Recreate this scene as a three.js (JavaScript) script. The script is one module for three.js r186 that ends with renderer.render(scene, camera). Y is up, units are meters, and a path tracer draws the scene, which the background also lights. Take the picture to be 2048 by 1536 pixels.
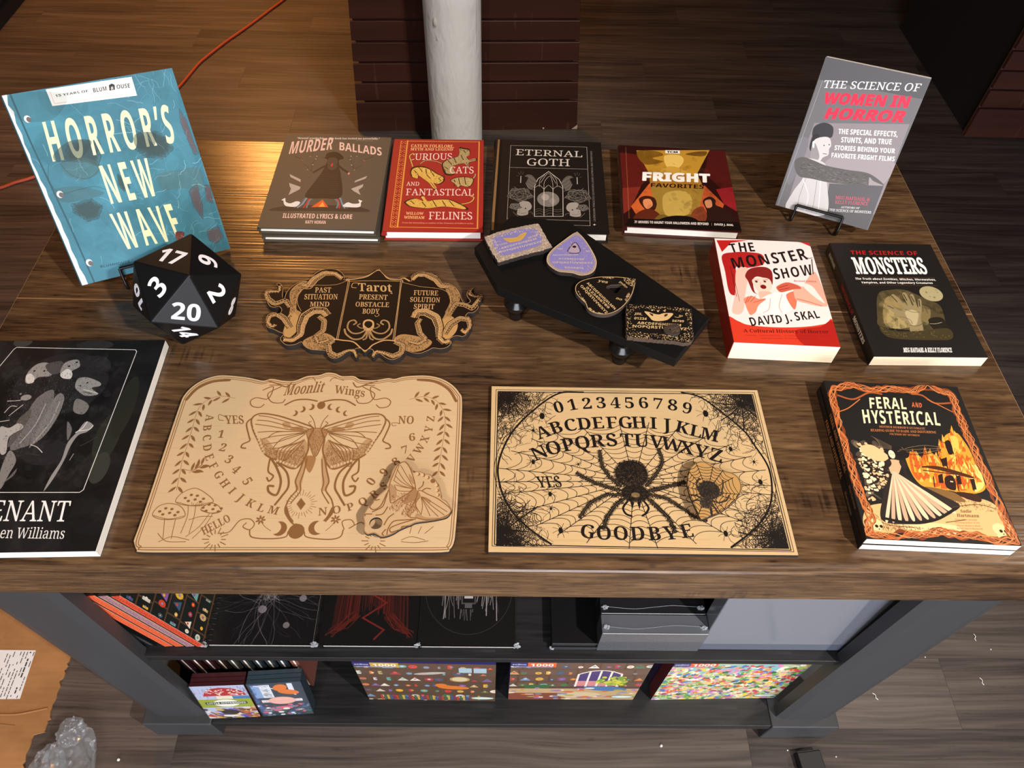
import * as THREE from 'three';
import { RoundedBoxGeometry } from 'three/addons/geometries/RoundedBoxGeometry.js';
import { ConvexGeometry } from 'three/addons/geometries/ConvexGeometry.js';
import { TextGeometry } from 'three/addons/geometries/TextGeometry.js';
import { FontLoader } from 'three/addons/loaders/FontLoader.js';
import { RectAreaLightUniformsLib } from 'three/addons/lights/RectAreaLightUniformsLib.js';
import { mergeGeometries } from 'three/addons/utils/BufferGeometryUtils.js';

// ---------------------------------------------------------------- camera, exposure, lights
const T = 0.87;                                   // height of the table top
const scene = new THREE.Scene();
scene.background = new THREE.Color(0x000000);
const camera = new THREE.PerspectiveCamera(54.8, 4 / 3, 0.05, 40);
camera.position.set(-0.0043, 0.8271 + T, 0.7645);
{
  const pitch = 0.9236, yaw = 0.0343, roll = 0.0423, S = Math.sin, C = Math.cos;
  const f = new THREE.Vector3(S(yaw) * C(pitch), -S(pitch), -C(yaw) * C(pitch));
  const r = new THREE.Vector3(C(yaw), 0, S(yaw)), u = r.clone().cross(f);
  camera.up.copy(u.clone().multiplyScalar(C(roll)).addScaledVector(r, -S(roll)));
  camera.lookAt(camera.position.clone().add(f));
}
const renderer = new THREE.WebGLRenderer({ antialias: true });
renderer.toneMapping = THREE.LinearToneMapping;
renderer.toneMappingExposure = 0.82;
renderer.shadowMap.enabled = true;
RectAreaLightUniformsLib.init();
// ceiling fittings: [x, y, z, aim, strength, colour, half-angle] (built further down as lamps)
const LAMPS = [
  { at: [1.45, 2.86, 1.55], aim: [0.42, T, 0.55], cd: 34, col: 0xfff6ec, ang: 0.60, size: 0.045 },
  { at: [-0.75, 2.86, 2.05], aim: [-0.25, T, 0.35], cd: 8, col: 0xfff4e8, ang: 0.7, size: 0.05 },
  { at: [2.5, 2.86, -0.35], aim: [0.3, T, 0.25], cd: 6.5, col: 0xfff0e2, ang: 0.55, size: 0.05 },
  { at: [0.55, 2.86, -0.25], aim: [-0.12, 0.25, -1.6], cd: 11, col: 0xfff6ec, ang: 0.3, size: 0.05 },  // extra spot, added to brighten the white post
];
const PANELS = [
  { at: [0.3, 2.94, 3.4], w: 2.4, h: 1.2, L: 3.0, col: 0xf4f4ff, say: 'white ceiling panel light behind the camera' },
  { at: [-1.30, 2.94, -3.1], w: 0.42, h: 0.6, L: 105, col: 0xffab58, baffles: 0.4, say: 'warm ceiling panel light behind the table on the left' },
  { at: [-2.0, 2.94, -5.2], w: 0.5, h: 0.6, L: 80, col: 0xffab58, baffles: 0.4, say: 'warm ceiling panel light far back on the left' },
];
const ADDED_WINDOW = { at: [0.2, 1.45, 4.98], w: 3.4, h: 2.0, L: 11, col: 0xf1f4ff };   // added window out of view, brightens page edges and shelf goods

// ---------------------------------------------------------------- small tools
const rng = (s) => () => { s = (s + 0x6d2b79f5) | 0; let t = Math.imul(s ^ (s >>> 15), 1 | s); t = (t + Math.imul(t ^ (t >>> 7), 61 | t)) ^ t; return ((t ^ (t >>> 14)) >>> 0) / 4294967296; };
const taken = {};
const numbered = (n) => { const k = taken[n] = (taken[n] ?? -1) + 1; return k ? n + '_' + String(k).padStart(3, '0') : n; };
const M = (color, roughness = 0.6, o = {}) => new THREE.MeshPhysicalMaterial({ color, roughness, ...o });
const shade = (o) => { o.castShadow = true; o.receiveShadow = true; return o; };
function thing(name, label, category, x = 0, y = 0, z = 0, yaw = 0, group) {
  const g = new THREE.Group(); g.name = numbered(name); g.position.set(x, y, z); g.rotation.y = yaw;
  g.userData = { label, category }; if (group) g.userData.group = group;
  scene.add(g); return g;
}
function structure(name, o) { o.name = name; o.userData.kind = 'structure'; scene.add(o); return o; }
function part(parent, name, geo, mat, x = 0, y = 0, z = 0, label) {
  const m = shade(new THREE.Mesh(geo, mat)); m.name = name; m.position.set(x, y, z); if (label) m.userData.label = label;
  parent.add(m); return m;
}
const box = (w, h, d) => new THREE.BoxGeometry(w, h, d);
const rbox = (w, h, d, r = 0.002, s = 2) => new RoundedBoxGeometry(w, h, d, s, r);
function boxUV(g) {                                // uv in metres by the face's main direction
  if (g.index) g = g.toNonIndexed();
  const p = g.attributes.position, n = g.attributes.normal, uv = new Float32Array(p.count * 2);
  for (let i = 0; i < p.count; i++) {
    const ax = Math.abs(n.getX(i)), ay = Math.abs(n.getY(i)), az = Math.abs(n.getZ(i));
    if (ay >= ax && ay >= az) { uv[2 * i] = p.getX(i); uv[2 * i + 1] = p.getZ(i); }
    else if (az >= ax) { uv[2 * i] = p.getX(i); uv[2 * i + 1] = p.getY(i); }
    else { uv[2 * i] = p.getZ(i); uv[2 * i + 1] = p.getY(i); }
  }
  g.setAttribute('uv', new THREE.BufferAttribute(uv, 2)); return g;
}
function tube(pts, r, seg = 40, rad = 8, closed = false) {
  return new THREE.TubeGeometry(new THREE.CatmullRomCurve3(pts.map((p) => new THREE.Vector3(...p)), closed, 'catmullrom', 0.25), seg, r, rad, closed);
}
// value noise
const HASH = new Float32Array(65536); { const r = rng(11); for (let i = 0; i < 65536; i++) HASH[i] = r(); }
const hsh = (x, y) => HASH[((x * 73 + y * 3719) & 65535)];
function vn(x, y) {
  const ix = Math.floor(x), iy = Math.floor(y); let fx = x - ix, fy = y - iy; fx = fx * fx * (3 - 2 * fx); fy = fy * fy * (3 - 2 * fy);
  const a = hsh(ix, iy), b = hsh(ix + 1, iy), c = hsh(ix, iy + 1), d = hsh(ix + 1, iy + 1);
  return a + (b - a) * fx + (c - a) * fy + (a - b - c + d) * fx * fy;
}
const fbm = (x, y, o = 4) => { let s = 0, a = 0.5, n = 0; for (let i = 0; i < o; i++) { s += a * vn(x, y); n += a; a *= 0.5; x = x * 2.03 + 17.1; y = y * 2.03 + 5.7; } return s / n; };
const hex = (c) => [(c >> 16) & 255, (c >> 8) & 255, c & 255];
function dataTex(W, H, fn, srgb = true) {
  const d = new Uint8Array(W * H * 4);
  for (let y = 0; y < H; y++) for (let x = 0; x < W; x++) { const v = fn(x / W, y / H, x, y), i = (y * W + x) * 4; d[i] = v[0]; d[i + 1] = v[1] ?? v[0]; d[i + 2] = v[2] ?? v[0]; d[i + 3] = 255; }
  const t = new THREE.DataTexture(d, W, H); if (srgb) t.colorSpace = THREE.SRGBColorSpace;
  t.magFilter = THREE.LinearFilter; t.wrapS = t.wrapT = THREE.RepeatWrapping; t.needsUpdate = true; return t;
}
const ramp = (stops, t) => { t = Math.min(0.9999, Math.max(0, t)) * (stops.length - 1); const i = Math.floor(t), f = t - i, a = stops[i], b = stops[i + 1]; return [a[0] + (b[0] - a[0]) * f, a[1] + (b[1] - a[1]) * f, a[2] + (b[2] - a[2]) * f]; };
// wood grain running along u; sx, sy = metres covered
function woodFn(sx, sy, seed, stops, o = {}) {
  const { fine = 1, wave = 0.5, broad = 1, pore = 0.12 } = o;
  return (u, v) => {
    const x = u * sx, y = v * sy + (fbm(u * sx * 1.6 + seed, v * sy * 3, 3) - 0.5) * 0.05 * wave;
    let t = 0.42 * fbm(x * 1.1 + seed, y * 22 * broad, 4) + 0.34 * fbm(x * 3.2 + seed * 2, y * 110, 3) + 0.24 * fbm(x * 9 + seed * 3, y * 420 * fine, 2);
    const p = vn(x * 30 + seed, y * 700); if (p > 0.86) t -= pore * (p - 0.86) * 7;
    return (t - 0.5) * 1.9 + 0.5;
  };
}

// ---------------------------------------------------------------- print: a small painter (units: tenths of a millimetre)
const FONT = { W: 'bold 100px sans-serif', B: 'bold 100px sans-serif', N: 'bold 100px sans-serif', X: 'bold 100px sans-serif', H: 'bold 100px sans-serif', S: '100px serif', SB: 'bold 100px serif', NS: 'bold 100px serif', SI: 'bold 100px serif' };
const pairs = (a) => { const p = []; for (let i = 0; i + 1 < a.length; i += 2) p.push([a[i], a[i + 1]]); return p; };
function trace(c, p, smooth, closed) {
  c.beginPath();
  if (!smooth || p.length < 3) { p.forEach(([x, y], i) => (i ? c.lineTo(x, y) : c.moveTo(x, y))); if (closed) c.closePath(); return; }
  const n = p.length, at = (i) => (closed ? p[(i + n) % n] : p[Math.max(0, Math.min(n - 1, i))]);   // curve through the points
  c.moveTo(...p[0]);
  for (let i = 0; i < (closed ? n : n - 1); i++) { const a = at(i - 1), b = at(i), d = at(i + 1), e = at(i + 2); c.bezierCurveTo(b[0] + (d[0] - a[0]) / 6, b[1] + (d[1] - a[1]) / 6, d[0] - (e[0] - b[0]) / 6, d[1] - (e[1] - b[1]) / 6, d[0], d[1]); }
  if (closed) c.closePath();
}
function along(p, n) {                              // n points spread evenly along a polyline, with direction
  const L = [0]; for (let i = 1; i < p.length; i++) L.push(L[i - 1] + Math.hypot(p[i][0] - p[i - 1][0], p[i][1] - p[i - 1][1]));
  const at = (s) => { let i = 1; while (i < p.length - 1 && L[i] < s) i++; const f = (s - L[i - 1]) / (L[i] - L[i - 1]); return [p[i - 1][0] + (p[i][0] - p[i - 1][0]) * f, p[i - 1][1] + (p[i][1] - p[i - 1][1]) * f]; };
  const D = L[L.length - 1], out = [];
  for (let i = 0; i < n; i++) { const s = D * (i + 0.5) / n, e = D * 0.45 / n + 1, a = at(Math.max(0, s - e)), b = at(Math.min(D, s + e)), q = at(s); out.push([q[0], q[1], Math.atan2(b[1] - a[1], b[0] - a[0])]); }
  return out;
}
function glyphs(c, txt, font, col) { c.font = FONT[font] ?? font; c.fillStyle = col; c.strokeStyle = col; }
const capOf = (c) => c.measureText('H').actualBoundingBoxAscent;
const inside = (p, x, y) => { let k = false; for (let i = 0, j = p.length - 1; i < p.length; j = i++) if ((p[i][1] > y) !== (p[j][1] > y) && x < (p[j][0] - p[i][0]) * (y - p[i][1]) / (p[j][1] - p[i][1]) + p[i][0]) k = !k; return k; };
const bounds = (p) => [Math.min(...p.map((q) => q[0])), Math.min(...p.map((q) => q[1])), Math.max(...p.map((q) => q[0])), Math.max(...p.map((q) => q[1]))];
const scatter = (p, n, r) => { const b = bounds(p), o = []; for (let k = 0; k < n * 8 && o.length < n; k++) { const x = b[0] + r() * (b[2] - b[0]), y = b[1] + r() * (b[3] - b[1]); if (inside(p, x, y)) o.push([x, y]); } return o; };
const HOOK = {
  stain(c, [col, ...o], r) { const p = pairs(o), q = along([...p, p[0]], 60); for (let k = 0; k < 3; k++) { c.fillStyle = col; const m = bounds(p), cx = (m[0] + m[2]) / 2, cy = (m[1] + m[3]) / 2; trace(c, q.map(([x, y]) => { const f = 1 - k * 0.13 + (r() - 0.5) * 0.16; return [cx + (x - cx) * f, cy + (y - cy) * f]; }), 1, 1); c.fill(); } c.strokeStyle = 'rgba(25,34,34,.55)'; c.lineWidth = 5; trace(c, q.map(([x, y]) => [x + (r() - 0.5) * 14, y + (r() - 0.5) * 14]), 1, 1); c.stroke(); },
  smoke(c, [col, ...o], r) { const n = o.pop(), p = pairs(o); for (const [x, y] of scatter(p, n, r)) { c.fillStyle = col; c.beginPath(); c.ellipse(x, y, 20 + r() * 90, 12 + r() * 40, r() * 3, 0, 7); c.fill(); } },
  flames(c, [cols, ...o], r) { const n = o.pop(), p = pairs(o), L = cols.split(' '); for (const [x, y] of scatter(p, n, r).sort((a, b) => a[1] - b[1])) { const h = 60 + r() * 110, w = 14 + r() * 26, s = (r() - 0.3) * 50; c.fillStyle = L[Math.floor(r() * L.length)]; c.strokeStyle = 'rgba(60,22,8,.8)'; c.lineWidth = 3; c.beginPath(); c.moveTo(x - w, y); c.bezierCurveTo(x - w, y - h * 0.4, x + s * 0.2, y - h * 0.5, x + s, y - h); c.bezierCurveTo(x + s * 0.6 + w * 0.6, y - h * 0.5, x + w, y - h * 0.3, x + w * 0.8, y); c.fill(); c.stroke(); } },
  cracks(c, o, r, W, H) { for (let i = 0; i < o[0]; i++) { const k = r(), x = k < 0.7 ? W * (0.55 + 0.43 * r()) : W * r(), y = H * r(); let a = r() * 6.3; c.strokeStyle = 'rgba(205,232,236,' + (0.15 + 0.45 * r()) + ')'; c.lineWidth = 2 + r() * 4; c.beginPath(); c.moveTo(x, y); let px = x, py = y; const n = 2 + r() * 6; for (let j = 0; j < n; j++) { a += (r() - 0.5) * 1.1; px += Math.cos(a) * 40; py += Math.sin(a) * 40; c.lineTo(px, py); } c.stroke(); } },
  rose(c, [x, y, R], r) { for (let k = 0; k < 7; k++) { c.strokeStyle = k % 2 ? '#9d968e' : '#6e6862'; c.fillStyle = k ? 'rgba(20,16,14,.35)' : '#4c4741'; c.lineWidth = 6; const q = R * (1 - k / 7.5); c.beginPath(); for (let i = 0; i <= 20; i++) { const a = i / 20 * 6.283 + k, w = q * (0.86 + 0.14 * Math.sin(a * 5 + k * 2)); const X = x + Math.cos(a) * w, Y = y + Math.sin(a) * w * 0.85; i ? c.lineTo(X, Y) : c.moveTo(X, Y); } c.fill(); c.stroke(); } },
  scratch(c, [col, ...o], r) { const n = o.pop(), p = pairs(o); c.strokeStyle = col; c.lineWidth = 4; for (const [x, y] of scatter(p, n, r)) { c.beginPath(); c.moveTo(x, y); c.lineTo(x + 20 + r() * 30, y + 12 - r() * 30); c.stroke(); } },
  speck(c, [col, ...o], r) { const n = o.pop(), p = pairs(o); c.fillStyle = col; for (const [x, y] of scatter(p, n, r)) { c.beginPath(); c.arc(x, y, 2 + r() * 7, 0, 7); c.fill(); } },
  blobs(c, [col, ...o], r) { const n = o.pop(), p = pairs(o); for (const [x, y] of scatter(p, n, r)) { const R = 18 + r() * 34; c.fillStyle = '#241a13'; c.beginPath(); c.arc(x + 3, y + 5, R * 1.1, 0, 7); c.fill(); c.fillStyle = col; for (let k = 0; k < 5; k++) { c.beginPath(); c.arc(x + (r() - 0.5) * R * 1.3, y + (r() - 0.5) * R, R * 0.45, 0, 7); c.fill(); } } },
  vine(c, [col, ...o], r) { const w = o.pop(), amp = o.pop(), p = pairs(o); c.strokeStyle = col; c.lineWidth = w; for (let k = 0; k < 3; k++) { const q = along([...p, p[0]], 110).map(([x, y, a], i) => { const s = Math.sin(i * (0.7 + k * 0.23) + k * 2 + w) * amp * (0.6 + 0.5 * r()); return [x - Math.sin(a) * s, y + Math.cos(a) * s]; }); trace(c, q, 1, 1); c.stroke(); } },
  inset(c, [col, w, d], r, W, H, out) { if (!out) return; const n = out.length, q = out.map((p, i) => { const a = out[(i + n - 1) % n], b = out[(i + 1) % n], dx = b[0] - a[0], dy = b[1] - a[1], l = Math.hypot(dx, dy) || 1; let X = p[0] - dy / l * d, Y = p[1] + dx / l * d; if (!inside(out, X, Y)) { X = p[0] + dy / l * d; Y = p[1] - dx / l * d; } return [X, Y]; }); c.strokeStyle = col; c.lineWidth = w; trace(c, q, 1, 1); c.stroke(); },
  hatch(c, [col, ...o], r) { const n = o.pop(), p = pairs(o); c.strokeStyle = col; c.lineWidth = 4; for (const [x, y] of scatter(p, n * 3, r)) { const a = 1.2 + (r() - 0.5) * 0.7; c.beginPath(); c.moveTo(x, y); c.lineTo(x + Math.cos(a) * 16, y + Math.sin(a) * 16); c.stroke(); } },
  leaves(c, [col, ...o], r) { const n = o.pop(), p = pairs(o); c.strokeStyle = c.fillStyle = col; c.lineWidth = 5; trace(c, p, 1, 0); c.stroke(); along(p, n).forEach(([x, y, a], i) => { for (const s of [-1, 1]) { const t = a + s * 0.75, L = 120 + 24 * r(); c.save(); c.translate(x, y); c.rotate(t + (i % 2 ? 0.1 : -0.1)); c.beginPath(); c.moveTo(14, 0); c.quadraticCurveTo(L * 0.5, -38, L, 0); c.quadraticCurveTo(L * 0.5, 32, 14, 0); c.fill(); c.restore(); } }); },
  flower(c, [col, x, y, s]) { c.fillStyle = col; for (let i = 0; i < 7; i++) { const a = i / 7 * 6.283; c.beginPath(); c.ellipse(x + Math.cos(a) * s * 0.28, y + Math.sin(a) * s * 0.28, s * 0.2, s * 0.09, a, 0, 7); c.fill(); } },
  rays(c, [col, x, y, r0, r1, n, w]) { c.strokeStyle = col; c.lineWidth = w; for (let i = 0; i < n; i++) { const a = i / n * 6.2832, k = i % 2 ? 1 : 0.82; c.beginPath(); c.moveTo(x + Math.cos(a) * r0, y + Math.sin(a) * r0); c.lineTo(x + Math.cos(a) * r1 * k, y + Math.sin(a) * r1 * k); c.stroke(); } },
  web(c, [col, x, y, ex, ey, fx, fy, n, rings], r) { const rx = Math.hypot(ex - x, ey - y), ry = Math.hypot(fx - x, fy - y); c.strokeStyle = col; const A = [...Array(n)].map((_, i) => (i + (r() - 0.5) * 0.5) / n * 6.2832); for (const a of A) { c.lineWidth = 9; c.beginPath(); c.moveTo(x + Math.cos(a) * rx * 0.1, y + Math.sin(a) * ry * 0.1); c.lineTo(x + Math.cos(a) * rx, y + Math.sin(a) * ry); c.stroke(); } c.lineWidth = 7; for (let k = 1; k <= rings; k++) for (let i = 0; i < n; i++) { const s = 0.14 + 0.8 * k / rings + (r() - 0.5) * 0.04, a = A[i], b = A[(i + 1) % n] + (i === n - 1 ? 6.2832 : 0), m = (a + b) / 2; c.beginPath(); c.moveTo(x + Math.cos(a) * rx * s, y + Math.sin(a) * ry * s); c.quadraticCurveTo(x + Math.cos(m) * rx * s * 0.84, y + Math.sin(m) * ry * s * 0.84, x + Math.cos(b) * rx * s, y + Math.sin(b) * ry * s); c.stroke(); } },
  corner(c, [col, x, y, px, py], r, W, H) { c.save(); c.beginPath(); c.rect(95, 85, W - 190, H - 170); c.clip(); c.strokeStyle = c.fillStyle = col; const n = 24; for (let i = 0; i < n; i++) { const a = i / n * 6.283, R = 240 + r() * 260; c.lineWidth = i % 3 ? 9 : 16; c.beginPath(); c.moveTo(x, y); c.quadraticCurveTo(x + Math.cos(a) * R * 0.5, y + Math.sin(a) * R * 0.5 + 10, x + Math.cos(a + 0.1) * R, y + Math.sin(a + 0.1) * R); c.stroke(); } for (let k = 2; k < 15; k++) { c.lineWidth = 8; for (let i = 0; i < n; i++) { const R = k * 30 + r() * 12, a = i / n * 6.283, b = (i + 1) / n * 6.283, m = (a + b) / 2; if (k > 8 && r() < 0.35) continue; c.beginPath(); c.moveTo(x + Math.cos(a) * R, y + Math.sin(a) * R); c.quadraticCurveTo(x + Math.cos(m) * R * 0.86, y + Math.sin(m) * R * 0.86, x + Math.cos(b) * R, y + Math.sin(b) * R); c.stroke(); } } c.beginPath(); c.arc(x, y, 42, 0, 7); c.fill(); const sx = Math.sign(px - x), sy = Math.sign(py - y); for (let i = 0; i < 60; i++) { c.lineWidth = 5; const u = r() * 420, v = r() * 420; c.globalAlpha = 0.75; c.beginPath(); c.moveTo(px + 20 * sx, py - sy * u); c.quadraticCurveTo(px - sx * u * 0.3, py - sy * v * 0.3, px - sx * v, py + 20 * sy); c.stroke(); } c.restore(); },
  bug(c, [col, x, y, s]) { c.strokeStyle = c.fillStyle = col; c.beginPath(); c.ellipse(x, y, s * 0.26, s * 0.4, 0, 0, 7); c.fill(); c.lineWidth = 4.5; for (let i = 0; i < 8; i++) { const a = (i + 0.5) / 8 * 6.283; c.beginPath(); c.moveTo(x, y); c.quadraticCurveTo(x + Math.cos(a) * s * 0.7, y + Math.sin(a) * s * 0.5 - s * 0.15, x + Math.cos(a) * s, y + Math.sin(a) * s); c.stroke(); } },
  tangle(c, [col, x, y, x1, y1, x2, y2, n, far], r, W, H) { c.save(); c.beginPath(); c.rect(95, 85, W - 190, H - 170); c.clip(); c.strokeStyle = col; c.globalAlpha = 0.8; for (let i = 0; i < n; i++) { c.lineWidth = 4 + r() * 4; const u = r() * r(), v = r() * r(); let px = x + (x1 - x) * u + (x2 - x) * v * 0.15, py = y + (y2 - y) * v + (y1 - y) * u * 0.15, a = r() * 6.3; c.beginPath(); c.moveTo(px, py); for (let j = 0; j < 3; j++) { a += (r() - 0.5) * 1.5; px += Math.cos(a) * 55; py += Math.sin(a) * 55; c.lineTo(px, py); } c.stroke(); } c.restore(); },
  furleg(c, [col, ...o], r) { const w = o.pop(), p = pairs(o), q = along(p, 60); c.strokeStyle = col; c.lineWidth = w * 0.62; c.lineCap = 'round'; trace(c, p, 1, 0); c.stroke(); c.lineWidth = 4; for (const [x, y, a] of q) for (let k = 0; k < 5; k++) { const t = a + (r() < 0.5 ? 1 : -1) * (0.7 + r() * 0.7), L = w * (0.45 + r() * 0.45); c.beginPath(); c.moveTo(x, y); c.lineTo(x + Math.cos(t) * L, y + Math.sin(t) * L); c.stroke(); } c.strokeStyle = 'rgba(150,118,78,.55)'; c.lineWidth = w * 0.14; trace(c, p, 1, 0); c.stroke(); },
  fur(c, [col, x, y, rx, ry, n], r) { c.fillStyle = c.strokeStyle = col; c.beginPath(); c.ellipse(x, y, rx, ry, 0, 0, 7); c.fill(); for (let i = 0; i < n; i++) { const a = r() * 6.283, k = Math.sqrt(r()); c.strokeStyle = r() < 0.5 ? 'rgba(140,112,76,.6)' : col; c.lineWidth = 3; const X = x + Math.cos(a) * rx * k, Y = y + Math.sin(a) * ry * k; c.beginPath(); c.moveTo(X, Y); c.lineTo(X + Math.cos(a) * 14, Y + Math.sin(a) * 14 + 6); c.stroke(); } c.strokeStyle = col; for (let i = 0; i < n / 3; i++) { const a = r() * 6.283; c.beginPath(); c.moveTo(x + Math.cos(a) * rx * 0.95, y + Math.sin(a) * ry * 0.95); c.lineTo(x + Math.cos(a) * rx * 1.1, y + Math.sin(a) * ry * 1.1); c.stroke(); } },
  tentacle(c, o, r) { const w = o[o.length - 1], p = pairs(o.slice(0, -1)), n = 44, q = along(p, n); const body = (k, off = 0) => { const L = [], R = []; q.forEach(([x, y, a], i) => { const s = w * k * (0.55 + 0.45 * Math.sin(Math.PI * Math.min(1, (i + 8) / n))) / 2; L.push([x - Math.sin(a) * (s + off), y + Math.cos(a) * (s + off)]); R.push([x + Math.sin(a) * (s - off), y - Math.cos(a) * (s - off)]); }); return [...L, ...R.reverse()]; }; c.fillStyle = '#140d09'; trace(c, body(1.22), 1, 1); c.fill(); c.fillStyle = '#c49a66'; trace(c, body(1), 1, 1); c.fill(); c.fillStyle = '#1d130c'; trace(c, body(0.36, w * 0.2), 1, 1); c.fill(); c.strokeStyle = '#c49a66'; c.lineWidth = 6; for (let i = 1; i < n; i += 2) { const [x, y, a] = q[i], s = w * 0.2; c.beginPath(); c.ellipse(x - Math.sin(a) * s, y + Math.cos(a) * s, w * 0.13, w * 0.09, a, 0, 7); c.stroke(); } c.strokeStyle = '#140d09'; c.lineWidth = 4; for (let k = 0; k < 3; k++) { const off = -w * (0.12 + 0.12 * k); trace(c, q.map(([x, y, a]) => [x - Math.sin(a) * off, y + Math.cos(a) * off]), 1, 0); c.setLineDash([40 + k * 10, 18]); c.stroke(); } c.setLineDash([]); },
  fleck(c, [col, ...o], r) { const mode = o.pop(), n = o.pop(), p = pairs(o), m = [p.reduce((s, q) => s + q[0], 0) / 4, p.reduce((s, q) => s + q[1], 0) / 4]; const inner = p.map(([x, y]) => [m[0] + (x - m[0]) * 0.72, m[1] + (y - m[1]) * 0.66]); for (const [x, y] of scatter(p, n * (mode ? 2 : 1), r)) { if (mode && inside(inner, x, y)) continue; c.fillStyle = mode === 2 && r() < 0.4 ? '#17110c' : col; c.globalAlpha = 0.55 + 0.45 * r(); c.beginPath(); c.ellipse(x, y, 4 + r() * 9, 3 + r() * 5, r() * 3, 0, 7); c.fill(); } c.globalAlpha = 1; },
};
function paint(W, H, res, bg, ops, o = {}) {       // W, H in tenths of a mm; res = pixels per mm
  const cv = document.createElement('canvas'), s = res / 10; cv.width = Math.round(W * s); cv.height = Math.round(H * s);
  const c = cv.getContext('2d'), r = rng(o.seed ?? 7); c.scale(s, s); c.translate(-(o.x ?? 0), -(o.y ?? 0)); c.lineJoin = 'round'; c.lineCap = 'round';
  if (typeof bg === 'function') bg(c, W, H, r); else { c.fillStyle = bg; c.fillRect(o.x ?? 0, o.y ?? 0, W, H); }
  for (const q of ops) {
    const [k, a, b, d, e, f] = q;
    if (k === 'f') { c.fillStyle = a; trace(c, pairs(b), d, 1); c.fill(); }
    else if (k === 's') { c.strokeStyle = a; c.lineWidth = b; trace(c, pairs(d), e, f); c.stroke(); }
    else if (k === 'e') { c.fillStyle = a; c.beginPath(); c.ellipse(b, d, e, f, 0, 0, 7); c.fill(); }
    else if (k === 'd') { c.fillStyle = a; for (const [x, y] of pairs(d)) { c.beginPath(); c.arc(x, y, b, 0, 7); c.fill(); } }
    else if (k === 't') {
      glyphs(c, a, b, d); const w = c.measureText(a).width, cap = capOf(c), [x0, y0, x1, y1, xh, yh] = e; c.save();
      c.transform((x1 - x0) / w, (y1 - y0) / w, -(xh - x0) / cap, -(yh - y0) / cap, x0, y0);
      if (b === 'SI') c.transform(1, 0, -0.22, 1, 0, 0);
      if (b === 'W') { let x = 0; for (const ch of a) { const cw = c.measureText(ch).width; c.save(); c.translate(x + cw * 0.1, 0); c.scale(0.76, 1); c.fillText(ch, 0, 0); c.restore(); x += cw; } }
      else if (b === 'H') { let x = 0; for (const ch of a) { const cw = c.measureText(ch).width; c.save(); c.translate(x + cw / 2, 0); c.rotate((r() - 0.5) * 0.16); c.scale(0.92, 0.94 + r() * 0.14); c.fillText(ch, -cw / 2, 0); c.restore(); x += cw; } }
      else { c.fillText(a, 0, 0); if (b === 'X' || b === 'NS') { c.lineWidth = b === 'X' ? 7 : 4; c.strokeText(a, 0, 0); } }
      c.restore();
    } else if (k === 'c') {
      glyphs(c, a, b, d); const cap = capOf(c), L = [...a]; along(pairs(f), L.length).forEach(([x, y, t], i) => { const w = c.measureText(L[i]).width, z = e / cap; c.save(); c.translate(x, y); c.rotate(t); c.scale(z, z); c.fillText(L[i], -w / 2, 0); c.restore(); });
    } else if (k === 'h') { glyphs(c, a, b, d); const cap = capOf(c), w = c.measureText(a).width, z = e / cap; c.save(); c.translate(...f); c.rotate(q[6] * Math.PI / 180); c.scale(z, z); c.fillText(a, -w / 2, 0); c.restore(); }
    else if (k === 'x') { c.save(); c.lineCap = 'round'; HOOK[a](c, q.slice(2), r, W, H, o.outline); c.restore(); }
  }
  return cv;
}
function printTex(cv) { const t = new THREE.CanvasTexture(cv); t.colorSpace = THREE.SRGBColorSpace; t.magFilter = THREE.LinearFilter; return t; }

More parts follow.
